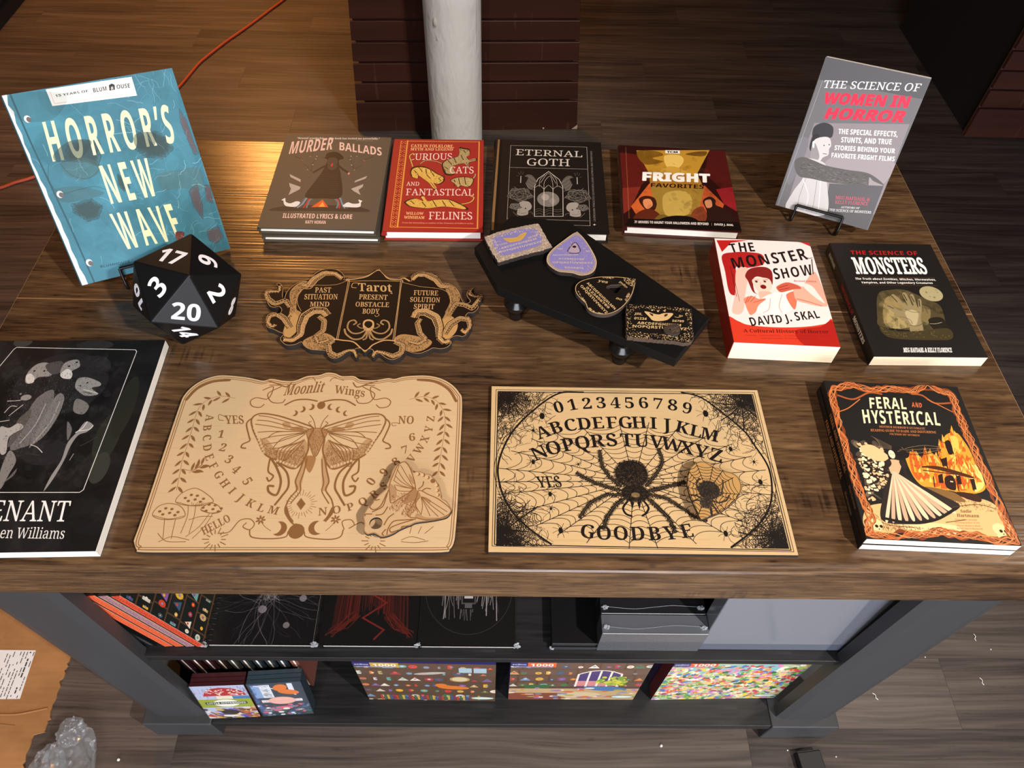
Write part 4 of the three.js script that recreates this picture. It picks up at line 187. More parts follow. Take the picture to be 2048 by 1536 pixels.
  moth: [["x","inset","#7d5632",11,34],["x","inset","#7d5632",9,62],["s","#7d5632",40,[182,520,281,334,458,215,680,182],1,0],["s","#7d5632",40,[3270,127,3506,158,3699,285,3812,483],1,0],["s","#7d5632",19,[1212,186,1335,228,1483,283,1539,209],1,0],["s","#7d5632",14,[1174,346,1300,286,1271,486,1110,475,1042,532,1082,615,1187,633,1234,585],1,0],["s","#7d5632",14,[1249,258,1412,270,1254,402,1327,541,1465,553,1499,496],1,0],["s","#7d5632",22,[1516,588,1638,508,1794,491,1934,517],1,0],["s","#7d5632",11,[1670,163,1801,116,1857,174],1,0],["s","#7d5632",22,[1955,962,1815,889,1673,838,1436,761,1208,737,1120,826,1172,993,1280,1175,1378,1340,1480,1419,1578,1453,1618,1492,1718,1550,1807,1574,1864,1533,1911,1433,1941,1281,1920,1126],1,1],["f","rgba(130,84,43,.38)",[1276,1175,1378,1340,1480,1419,1618,1492,1803,1574,1911,1433,1941,1281,1855,1127,1751,1283,1536,1287,1376,1135],1],["s","#7d5632",12,[1930,981,1682,892,1352,789,1204,770],1,0],["s","#7d5632",12,[1898,990,1670,945,1366,857,1196,841],1,0],["s","#7d5632",12,[1878,1000,1655,986,1403,936,1187,905],1,0],["s","#7d5632",12,[1880,1011,1616,1013,1397,1016,1246,1032],1,0],["s","#7d5632",12,[1870,1022,1625,1065,1456,1094,1322,1135],1,0],["s","#7d5632",12,[1862,1035,1637,1130,1516,1184,1392,1212],1,0],["s","#7d5632",12,[1864,1048,1733,1181,1596,1260,1490,1275],1,0],["s","#7d5632",12,[1393,1108,1487,1028,1704,1011,1837,1017],1,0],["s","#7d5632",12,[1488,1262,1572,1131,1735,1063,1840,1035],1,0],["f","rgba(130,84,43,.6)",[1661,959,1778,930,1831,983,1679,998],1],["f","rgba(130,84,43,.45)",[1536,881,1611,866,1660,951,1572,952],1],["x","hatch","#7d5632",1284,1110,1418,1237,1631,1336,1868,1205,1930,1382,1799,1554,1565,1438,1398,1352,220],["s","#7d5632",12,[1868,1140,1795,1283,1693,1436,1646,1474],1,0],["s","#7d5632",12,[1848,1150,1747,1284,1670,1452,1642,1487],1,0],["s","#7d5632",12,[1828,1161,1700,1284,1647,1467,1638,1499],1,0],["s","#7d5632",12,[1808,1172,1652,1285,1624,1482,1634,1512],1,0],["s","#7d5632",12,[1788,1183,1605,1286,1601,1497,1630,1524],1,0],["s","#7d5632",12,[1768,1193,1557,1286,1579,1513,1626,1537],1,0],["e","rgba(198,169,130,.9)",1579,1458,17,20],["e","rgba(198,169,130,.9)",1620,1472,17,20],["e","rgba(198,169,130,.9)",1661,1487,17,20],["e","rgba(198,169,130,.9)",1702,1501,17,20],["e","rgba(198,169,130,.9)",1743,1515,17,20],["e","rgba(198,169,130,.9)",1784,1530,17,19],["e","rgba(198,169,130,.9)",1825,1544,17,20],["e","rgba(198,169,130,.85)",1184,967,18,24],["e","rgba(198,169,130,.85)",1210,1014,17,25],["e","rgba(198,169,130,.85)",1235,1061,17,23],["e","rgba(198,169,130,.85)",1260,1108,17,23],["e","rgba(198,169,130,.85)",1284,1154,18,24],["e","rgba(198,169,130,.85)",1309,1200,17,25],["e","rgba(198,169,130,.85)",1333,1246,18,24],["e","rgba(198,169,130,.85)",1358,1292,17,23],["e","rgba(198,169,130,.85)",1382,1337,17,23],["s","#7d5632",20,[1117,815,1069,902,1137,1086,1164,1164,1089,1217,1079,1268,1135,1280],1,0],["s","#7d5632",30,[1501,1439,1588,1562,1677,1756,1661,1946,1561,1912,1535,1830,1597,1829],1,0],["s","#7d5632",27,[1585,1488,1729,1634,1784,1826,1727,1969,1667,2085],1,0],["s","#7d5632",22,[1479,1439,1492,1613,1569,1685,1531,1758,1494,1710],1,0],["s","#7d5632",19,[1917,1395,1889,1582,1859,1753,1897,1872,1822,2014,1806,2175,1902,2310,1938,2343],1,0],["s","#7d5632",15,[1949,1432,1940,1631,1922,1776,1942,1895,1857,2060],1,0],["f","rgba(130,84,43,.35)",[1917,1395,1960,1432,1948,1679,1938,1872,1886,1872,1866,1753],1],["s","#7d5632",40,[1808,2130,1859,2243,1912,2309],1,0],["s","#7d5632",11,[1981,954,1939,834,1876,748],1,0],["s","#7d5632",11,[1919,915,1879,875,1908,848],1,0],["s","#7d5632",12,[1082,2474,1197,2451,1285,2306,1401,2282,1471,2348,1430,2422,1343,2387,1371,2334],1,0],["s","#7d5632",19,[2706,164,2588,210,2447,271,2381,199],1,0],["s","#7d5632",14,[2766,323,2631,267,2689,467,2849,450,2925,505,2897,589,2793,611,2740,564],1,0],["s","#7d5632",14,[2679,237,2517,255,2694,381,2640,524,2503,540,2460,485],1,0],["s","#7d5632",22,[2456,577,2324,501,2165,490,2028,521],1,0],["s","#7d5632",11,[2243,158,2105,116,2058,176],1,0],["s","#7d5632",22,[2069,965,2199,889,2334,832,2561,747,2787,716,2888,801,2859,971,2776,1157,2700,1325,2609,1408,2515,1444,2481,1485,2388,1546,2302,1572,2240,1533,2179,1434,2127,1283,2126,1128],1,1],["f","rgba(130,84,43,.38)",[2780,1157,2700,1325,2609,1408,2481,1485,2306,1571,2179,1434,2127,1283,2192,1127,2317,1280,2534,1277,2673,1119],1],["s","#7d5632",12,[2097,984,2332,886,2649,773,2796,748],1,0],["s","#7d5632",12,[2130,991,2352,940,2645,841,2813,819],1,0],["s","#7d5632",12,[2152,1001,2373,979,2618,922,2831,883],1,0],["s","#7d5632",12,[2151,1012,2416,1005,2636,1001,2790,1012],1,0],["s","#7d5632",12,[2162,1022,2413,1058,2588,1081,2728,1118],1,0],["s","#7d5632",12,[2173,1035,2410,1123,2539,1173,2668,1197],1,0],["s","#7d5632",12,[2172,1049,2321,1177,2470,1252,2578,1263],1,0],["s","#7d5632",12,[2653,1093,2547,1016,2327,1006,2195,1016],1,0],["s","#7d5632",12,[2579,1250,2476,1122,2304,1060,2195,1035],1,0],["f","rgba(130,84,43,.6)",[2363,953,2242,928,2196,982,2350,993],1],["f","rgba(130,84,43,.45)",[2477,870,2400,858,2363,945,2451,943],1],["x","hatch","#7d5632",2762,1092,2645,1223,2445,1329,2190,1205,2152,1384,2307,1552,2526,1429,2682,1338,220],["s","#7d5632",12,[2181,1140,2274,1281,2397,1431,2449,1468],1,0],["s","#7d5632",12,[2202,1150,2322,1280,2422,1445,2455,1480],1,0],["s","#7d5632",12,[2224,1160,2369,1279,2447,1460,2461,1492],1,0],["s","#7d5632",12,[2245,1170,2417,1278,2472,1475,2467,1505],1,0],["s","#7d5632",12,[2267,1180,2464,1278,2497,1489,2473,1517],1,0],["s","#7d5632",12,[2288,1190,2512,1277,2522,1504,2478,1529],1,0],["e","rgba(198,169,130,.9)",2514,1449,17,20],["e","rgba(198,169,130,.9)",2475,1465,17,20],["e","rgba(198,169,130,.9)",2436,1480,17,20],["e","rgba(198,169,130,.9)",2397,1496,17,20],["e","rgba(198,169,130,.9)",2358,1511,17,20],["e","rgba(198,169,130,.9)",2319,1527,17,20],["e","rgba(198,169,130,.9)",2280,1542,17,20],["e","rgba(198,169,130,.85)",2843,945,17,24],["e","rgba(198,169,130,.85)",2824,993,18,24],["e","rgba(198,169,130,.85)",2805,1041,18,24],["e","rgba(198,169,130,.85)",2787,1089,17,23],["e","rgba(198,169,130,.85)",2768,1136,18,23],["e","rgba(198,169,130,.85)",2750,1183,17,23],["e","rgba(198,169,130,.85)",2732,1230,17,23],["e","rgba(198,169,130,.85)",2714,1276,17,23],["e","rgba(198,169,130,.85)",2696,1323,17,22],["s","#7d5632",20,[2889,790,2950,876,2907,1063,2890,1142,2974,1193,2992,1244,2936,1258],1,0],["s","#7d5632",30,[2590,1428,2520,1554,2457,1750,2500,1940,2596,1903,2611,1820,2548,1820],1,0],["s","#7d5632",27,[2513,1479,2389,1629,2360,1823,2437,1964,2514,2079],1,0],["s","#7d5632",22,[2612,1428,2623,1601,2556,1676,2604,1748,2635,1699],1,0],["s","#7d5632",19,[2167,1396,2221,1583,2275,1752,2254,1872,2348,2012,2386,2173,2309,2309,2278,2343],1,0],["s","#7d5632",15,[2140,1435,2177,1632,2215,1777,2211,1896,2319,2059],1,0],["f","rgba(130,84,43,.35)",[2167,1396,2130,1435,2176,1681,2212,1873,2264,1872,2268,1752],1],["s","#7d5632",40,[2378,2127,2342,2241,2299,2309],1,0],["s","#7d5632",11,[2043,958,2067,837,2118,749],1,0],["s","#7d5632",11,[2099,917,2133,876,2100,850],1,0],["s","#7d5632",12,[2553,2402,2519,2302,2617,2278,2667,2345,2612,2390,2743,2311,2811,2366],1,0],["f","rgba(130,84,43,.55)",[1886,982,2134,978,2116,1149,2050,1393,1944,1203],1],["x","hatch","#7d5632",1886,982,2134,978,2116,1149,2050,1393,1944,1203,60],["s","#7d5632",11,[1886,982,2134,978,2116,1149,2050,1393,1944,1203],1,1],["f","rgba(130,84,43,.7)",[1922,1395,2050,1393,2051,1531,2014,1630,1944,1532],1],["f","#7d5632",[1969,1989,2038,2069,1993,2155,1927,2071]],["x","rays","#7d5632",1983,2072,120,195,28,6],["e","#7d5632",2001,585,54,63],["e","#7d5632",1871,616,45,51],["e","#c6a982",1842,609,39,46],["e","#7d5632",1760,656,43,49],["e","#c6a982",1734,650,36,43],["e","#7d5632",1670,721,40,46],["e","#c6a982",1645,716,34,40],["e","#7d5632",2134,611,45,51],["e","#c6a982",2160,604,38,44],["e","#7d5632",2248,653,43,49],["e","#c6a982",2273,647,36,41],["e","#7d5632",2351,712,40,45],["e","#c6a982",2374,706,35,39],["e","#7d5632",1989,2437,96,97],["e","#7d5632",1778,2404,92,95],["e","#c6a982",1720,2393,79,83],["e","#7d5632",2218,2390,93,94],["e","#c6a982",2272,2377,79,83],["s","#7d5632",15,[1431,2426,1474,2517,1673,2537,1868,2513,1898,2432,1968,2342,2074,2430,2127,2510,2371,2538,2517,2506,2544,2413],1,0],["x","rays","#7d5632",1051,2553,75,150,14,11],["x","rays","#7d5632",2933,2551,75,150,14,11],["t","Moonlit","SI","#7d5632",[1458,432,1989,360,1460,254]],["t","Wings","SI","#7d5632",[2141,374,2566,440,2121,236]],["t","YES","SB","#7d5632",[790,906,1043,902,748,772]],["s","#7d5632",9,[776,799,678,760,693,841,756,853],1,0],["t","NO","SB","#7d5632",[3054,869,3272,865,3051,741]],["s","#7d5632",9,[3057,855,2979,857,2995,902,3038,891],1,0],["c","ABCDEFGHIJKLM","SB","#7d5632",105,[510,735,516,964,563,1173,616,1352,706,1525,836,1695,979,1861,1133,1988,1300,2095,1480,2175,1734,2226]],["c","NOPQRSTUVWXYZ","SB","#7d5632",105,[2183,2232,2403,2204,2601,2152,2775,2062,2927,1934,3077,1765,3210,1588,3335,1412,3450,1206,3518,995,3544,697]],["h","1","SB","#7d5632",118,[775,1123],0],["h","2","SB","#7d5632",118,[840,1328],8],["h","3","SB","#7d5632",118,[945,1502],22],["h","4","SB","#7d5632",118,[1055,1643],35],["h","5","SB","#7d5632",118,[1220,1800],50],["h","6","SB","#7d5632",118,[3269,1131],-8],["h","7","SB","#7d5632",118,[3204,1325],-20],["h","8","SB","#7d5632",118,[3120,1495],-38],["h","9","SB","#7d5632",118,[2994,1645],-50],["h","0","SB","#7d5632",118,[2847,1778],-55],["t","HELLO","SB","#7d5632",[900,2502,1188,2307,837,2411]],["x","leaves","#7d5632",829,488,607,459,447,543,378,697,380,966,383,1228,378,1456,401,1677,421,1904,14],["x","leaves","#7d5632",3181,466,3384,414,3549,488,3655,668,3685,886,3671,1124,3651,1382,3635,1631,13],["s","#7d5632",7,[424,1603,542,1614,647,1526],1,0],["x","leaves","#7d5632",510,1651,581,1601,648,1531,4],["s","#7d5632",9,[451,2055,502,1938,650,1872,841,1976,907,2061,772,2111,566,2104],1,1],["s","#7d5632",8,[475,2066,670,2110,893,2061],1,0],["e","#7d5632",557,2008,20,16],["e","#7d5632",620,1965,20,17],["e","#7d5632",696,1975,21,16],["e","#7d5632",781,2016,20,16],["e","#7d5632",605,2049,20,16],["e","#7d5632",682,2027,20,17],["e","#7d5632",754,2058,21,16],["s","#7d5632",9,[225,2240,267,2126,382,2086,531,2123,618,2247,516,2295,336,2297],1,1],["s","#7d5632",8,[242,2251,435,2294,605,2251],1,0],["e","#7d5632",299,2194,20,16],["e","#7d5632",360,2152,20,17],["e","#7d5632",436,2161,20,16],["e","#7d5632",520,2201,20,16],["e","#7d5632",347,2234,20,16],["e","#7d5632",423,2213,20,16],["e","#7d5632",494,2242,20,17],["s","#7d5632",9,[786,2165,867,2080,962,2095,1036,2176,940,2213],1,1],["s","#7d5632",8,[797,2170,918,2209,1029,2181],1,0],["e","#7d5632",806,2137,20,16],["e","#7d5632",869,2095,20,16],["e","#7d5632",945,2104,20,16],["e","#7d5632",1028,2145,20,16],["e","#7d5632",853,2178,20,15],["e","#7d5632",930,2156,20,16],["e","#7d5632",1001,2186,20,16],["s","#7d5632",8,[619,2110,647,2258,626,2479],1,0],["s","#7d5632",8,[710,2109,728,2257,725,2478],1,0],["s","#7d5632",8,[385,2294,415,2438,436,2547],1,0],["s","#7d5632",8,[516,2293,525,2437,534,2546],1,0],["s","#7d5632",8,[901,2221,822,2389,697,2522],1,0],["s","#7d5632",8,[941,2220,882,2389,781,2543],1,0],["s","#7d5632",8,[358,2482,426,2547,517,2589,713,2587],1,0],["s","#7d5632",8,[399,2590,538,2524,747,2565],1,0],["s","#7d5632",8,[679,2302,808,2256,949,2254],1,0],["s","#7d5632",5,[648,2064,672,2117],1,0],["s","#7d5632",5,[676,2077,684,2116],1,0],["s","#7d5632",5,[704,2091,696,2116],1,0],["s","#7d5632",5,[721,2063,708,2116],1,0],["s","#7d5632",5,[749,2077,720,2116],1,0],["s","#7d5632",5,[777,2090,733,2116],1,0],["s","#7d5632",5,[795,2062,745,2116],1,0],["s","#7d5632",5,[823,2076,757,2115],1,0],["s","#7d5632",5,[850,2089,769,2115],1,0],["s","#7d5632",8,[3252,2536,3368,2491,3532,2533],1,0],["s","#7d5632",8,[3254,2558,3415,2567,3573,2544],1,0],["s","#7d5632",8,[3345,2448,3358,2359],1,0],["s","#7d5632",8,[3446,2447,3479,2358],1,0],["s","#7d5632",8,[3526,2446,3622,2356],1,0],["x","flower","#7d5632",1534,2292,130],["s","#7d5632",7,[1537,2303,1602,2380,1683,2434],1,0],["x","flower","#7d5632",2434,2276,130],["s","#7d5632",7,[2436,2292,2387,2371,2335,2427],1,0]],
  mothOut: [101,2583,112,2151,113,1435,115,646,133,445,221,277,354,164,523,102,733,107,947,135,1141,179,1250,147,1441,179,1579,170,1727,91,1887,70,1997,24,2115,36,2215,82,2378,79,2478,136,2666,144,2848,105,2942,115,3079,71,3358,48,3572,92,3741,197,3852,340,3898,496,3906,1250,3905,1987,3898,2353,3885,2551,3840,2648,3742,2690,2989,2700,2003,2709,1022,2720,262,2728,170,2695],
  mothpOut: [729,301,771,295,808,327,856,391,891,449,915,434,971,434,1041,467,1093,476,1147,534,1212,620,1253,752,1260,809,1325,854,1388,955,1382,1001,1336,1065,1240,1098,1119,1122,974,1146,912,1178,865,1196,780,1242,720,1286,643,1322,572,1332,487,1289,408,1303,357,1247,356,1167,331,1060,361,968,423,866,466,800,518,743,574,676,565,628,598,541,620,424,657,354],
  mothp: [["x","inset","#7d5230",6,12],["s","#7d5230",12,[714,323,668,384,630,521,601,657,619,751,648,882,742,825,867,729,913,672,931,690,894,537,830,381,763,303],1,1],["s","#7d5230",12,[974,709,1095,764,1224,828,1372,956,1351,1029,1239,1085,1093,1104,961,1079,895,1071,865,1008,942,831],1,1],["s","#7d5230",9,[904,672,826,538,716,353],1,0],["s","#7d5230",9,[905,676,787,577,679,413],1,0],["s","#7d5230",9,[905,681,755,597,662,502],1,0],["s","#7d5230",9,[901,686,759,645,661,579],1,0],["s","#7d5230",9,[897,686,778,664,683,636],1,0],["s","#7d5230",9,[666,637,715,712,866,720,897,686],1,0],["s","#7d5230",9,[699,353,681,433,652,579],1,0],["s","#7d5230",9,[1014,793,1126,857,1332,993],1,0],["s","#7d5230",9,[1014,793,1129,903,1302,1039],1,0],["s","#7d5230",9,[1010,798,1106,931,1229,1058],1,0],["s","#7d5230",9,[1010,803,1083,950,1131,1050],1,0],["s","#7d5230",9,[1006,803,1031,914,1023,1033],1,0],["s","#7d5230",9,[982,812,948,906,1023,1033],1,0],["s","#7d5230",9,[949,822,948,915,980,1006],1,0],["f","rgba(125,82,48,.6)",[873,701,931,690,995,765,983,822,894,860,831,898,795,861],1],["f","rgba(125,82,48,.4)",[606,618,678,675,704,769,646,863,610,751],1],["f","rgba(125,82,48,.4)",[981,1015,1075,1069,1239,1076,1119,1113,961,1079],1],["f","rgba(125,82,48,.45)",[830,480,885,537,909,624,855,576],1],["f","rgba(125,82,48,.45)",[1039,793,1125,838,1112,885,1059,839],1],["x","hatch","#7d5230",637,770,817,730,870,767,798,898,741,991,623,965,679,863,80],["x","hatch","#7d5230",831,898,941,822,959,952,879,1071,777,1027,803,954,80],["s","#7d5230",14,[598,714,577,836,547,938,439,1004],1,0],["s","#7d5230",14,[474,800,454,847,503,837],1,0],["s","#7d5230",14,[433,875,399,940,452,976,528,920,585,752],1,0],["s","#7d5230",14,[434,1036,361,1037,355,1059],1,0],["s","#7d5230",14,[962,1097,833,1108,705,1127,648,1217,640,1296],1,0],["s","#7d5230",14,[931,1106,773,1162,673,1216,686,1269,764,1242],1,0],["s","#7d5230",14,[618,1235,583,1288,602,1310],1,0],["s","#7d5230",14,[872,1188,808,1197,811,1233],1,0],["s","#7d5230",14,[612,938,564,1030,485,1049],1,0],["s","#7d5230",14,[695,1028,635,1083,595,1173],1,0],["s","#7d5230",14,[964,690,1011,642,1020,584],1,0],["s","#7d5230",14,[1016,708,1056,679,1111,683],1,0],["e","#7d5230",948,478,22,23],["e","#c9a67c",935,475,19,20],["e","#7d5230",1013,492,22,23],["e","#c9a67c",1000,489,18,20],["e","#7d5230",1071,525,22,23],["e","#c9a67c",1057,522,19,20],["e","#7d5230",1192,634,22,23],["e","#c9a67c",1178,631,19,20],["e","#7d5230",1200,706,22,22],["e","#c9a67c",1187,703,18,20],["e","#7d5230",1212,767,22,22],["e","#c9a67c",1199,764,18,20],["e","#7d5632",1135,573,30,31]],
  mothpHole: [496,1156],
  spider: [["s","#140f0c",7,[66,62,3658,44,3664,2417,47,2382],0,1],["s","#140f0c",12,[93,95,3629,78,3634,2397,75,2361],0,1],["s","#140f0c",24,[1269,84,911,119,528,449,263,801,112,1230,135,1571,267,1895,482,2142,750,2350],1,0],["s","#140f0c",24,[2637,60,2894,143,3162,410,3394,694,3483,901,3606,1287,3527,1753,3287,2087,2919,2367],1,0],["s","#140f0c",7,[1220,74,862,108,480,440,216,791,66,1221,91,1562,224,1887,440,2134,707,2342],1,0],["s","#140f0c",7,[2693,47,2950,131,3217,398,3448,683,3537,891,3658,1277,3578,1744,3337,2078,2967,2358],1,0],["x","web","#140f0c",1833,1478,3591,1406,1742,2390,26,9],["x","corner","#140f0c",256,218,89,84],["x","corner","#140f0c",3433,257,3638,69],["x","corner","#140f0c",219,2167,72,2368],["x","corner","#140f0c",3469,2214,3629,2401],["x","tangle","#140f0c",93,111,911,102,105,1218,420,0],["x","tangle","#140f0c",3622,89,2813,84,3631,1215,420,0],["x","tangle","#140f0c",79,2357,749,2360,107,1408,420,0],["x","tangle","#140f0c",3626,2390,2915,2388,3612,1406,420,0],["x","furleg","#140f0c",1656,1550,1520,1412,1440,1247,1429,1028,52],["x","furleg","#140f0c",1651,1607,1448,1553,1269,1474,1111,1370,52],["x","furleg","#140f0c",1661,1676,1469,1678,1270,1783,1112,1988,52],["x","furleg","#140f0c",1680,1732,1557,1835,1455,1979,1393,2142,52],["x","furleg","#140f0c",1980,1545,2122,1380,2233,1187,2206,991,52],["x","furleg","#140f0c",1992,1619,2203,1566,2481,1480,52],["x","furleg","#140f0c",1986,1672,2205,1707,2407,1857,2532,1966,2673,2019,52],["x","furleg","#140f0c",1981,1717,2106,1861,2209,1992,2268,2175,52],["x","fur","#140f0c",1813,1372,208,198,900],["x","fur","#140f0c",1830,1651,172,118,420],["e","rgba(190,150,100,.55)",1834,1674,53,36],["s","#140f0c",26,[1724,1765,1661,1856,1688,1937,1754,1967],1,0],["s","#140f0c",26,[1932,1763,1978,1852,1938,1925,1890,1961],1,0],["f","#140f0c",[1755,1754,1773,1876,1809,1776]],["f","#140f0c",[1844,1775,1863,1882,1896,1756]],["s","#140f0c",9,[1673,1315,1811,1181,1955,1203,2001,1358],1,0],["c","0123456789","SB","#140f0c",185,[844,449,1164,375,1495,347,1826,342,2157,336,2484,368,2750,438]],["c","ABCDEFGHIJKLM","SB","#140f0c",190,[644,870,930,749,1189,704,1492,679,1795,669,2120,668,2440,702,2708,787,2979,869]],["c","NOPQRSTUVWXYZ","SB","#140f0c",200,[589,1199,811,1098,1045,1034,1343,980,1663,952,1981,960,2233,981,2521,1051,2805,1125,3015,1195]],["t","YES","SB","#140f0c",[616,1587,929,1576,579,1425]],["c","GOODBYE","SB","#140f0c",180,[1087,2252,1334,2285,1606,2286,1801,2290,2035,2285,2252,2270,2522,2229]],["x","bug","#140f0c",690,491,132],["x","bug","#140f0c",2918,414,138],["x","bug","#140f0c",558,1211,90],["x","bug","#140f0c",3159,976,90],["x","bug","#140f0c",761,1676,84],["x","bug","#140f0c",3454,1467,102],["x","bug","#140f0c",873,2170,102],["x","bug","#140f0c",2882,2189,102],["x","bug","#140f0c",566,727,60],["x","bug","#140f0c",765,1878,54],["x","bug","#140f0c",1139,1239,42],["x","bug","#140f0c",3430,1169,60]],
  spipOut: [223,1164,169,952,137,823,128,683,157,532,211,420,288,359,366,336,437,361,503,416,567,437,593,462,649,481,721,498,786,548,817,640,808,724,766,815,691,905,596,986,474,1067,374,1112],
  spip: [["x","inset","#140f0c",6,14],["x","web","#140f0c",370,779,781,773,305,1187,15,7],["x","furleg","#231d19",296,878,230,838,159,823,14],["x","furleg","#231d19",292,902,214,895,161,912,14],["x","furleg","#231d19",305,821,251,748,249,665,290,589,309,606,14],["x","furleg","#231d19",402,852,476,843,540,809,575,694,589,610,14],["x","furleg","#231d19",409,900,483,932,583,898,633,824,14],["x","furleg","#231d19",388,941,428,1004,453,1068,14],["x","furleg","#231d19",373,941,378,1021,371,1108,14],["x","furleg","#231d19",286,942,256,951,14],["x","fur","#231d19",392,754,135,130,240],["x","fur","#2a231e",331,930,80,75,140]],
  tarotOut: [1695,56,1773,161,1856,239,1971,263,2080,228,2159,271,2219,314,2203,230,2262,144,2391,103,2545,142,2646,246,2708,350,2783,342,2899,423,2979,550,3018,689,3070,764,3133,724,3083,624,3080,535,3124,464,3183,442,3154,520,3221,601,3291,574,3329,631,3302,715,3263,772,3269,871,3195,959,3123,968,3089,1027,3147,1041,3183,1130,3172,1261,3120,1380,3051,1433,2962,1419,2876,1479,2901,1547,2849,1635,2747,1669,2641,1658,2575,1704,2457,1761,2335,1745,2246,1711,2226,1783,2155,1852,2072,1884,1982,1848,1889,1777,1847,1791,1814,1845,1778,1801,1787,1718,1732,1690,1679,1754,1610,1683,1547,1694,1576,1756,1586,1834,1556,1846,1528,1784,1470,1736,1422,1764,1362,1832,1266,1878,1174,1836,1126,1743,1021,1732,898,1718,801,1653,754,1583,676,1633,558,1646,468,1580,437,1507,467,1437,390,1397,311,1352,214,1307,166,1197,166,1064,245,1009,338,1027,353,963,305,902,246,921,170,898,91,776,37,646,50,570,120,550,179,572,229,527,180,433,242,416,306,512,325,665,347,735,365,588,434,458,545,351,685,295,724,188,841,94,1009,82,1131,146,1202,255,1195,314,1278,269,1425,245,1533,207,1637,125],
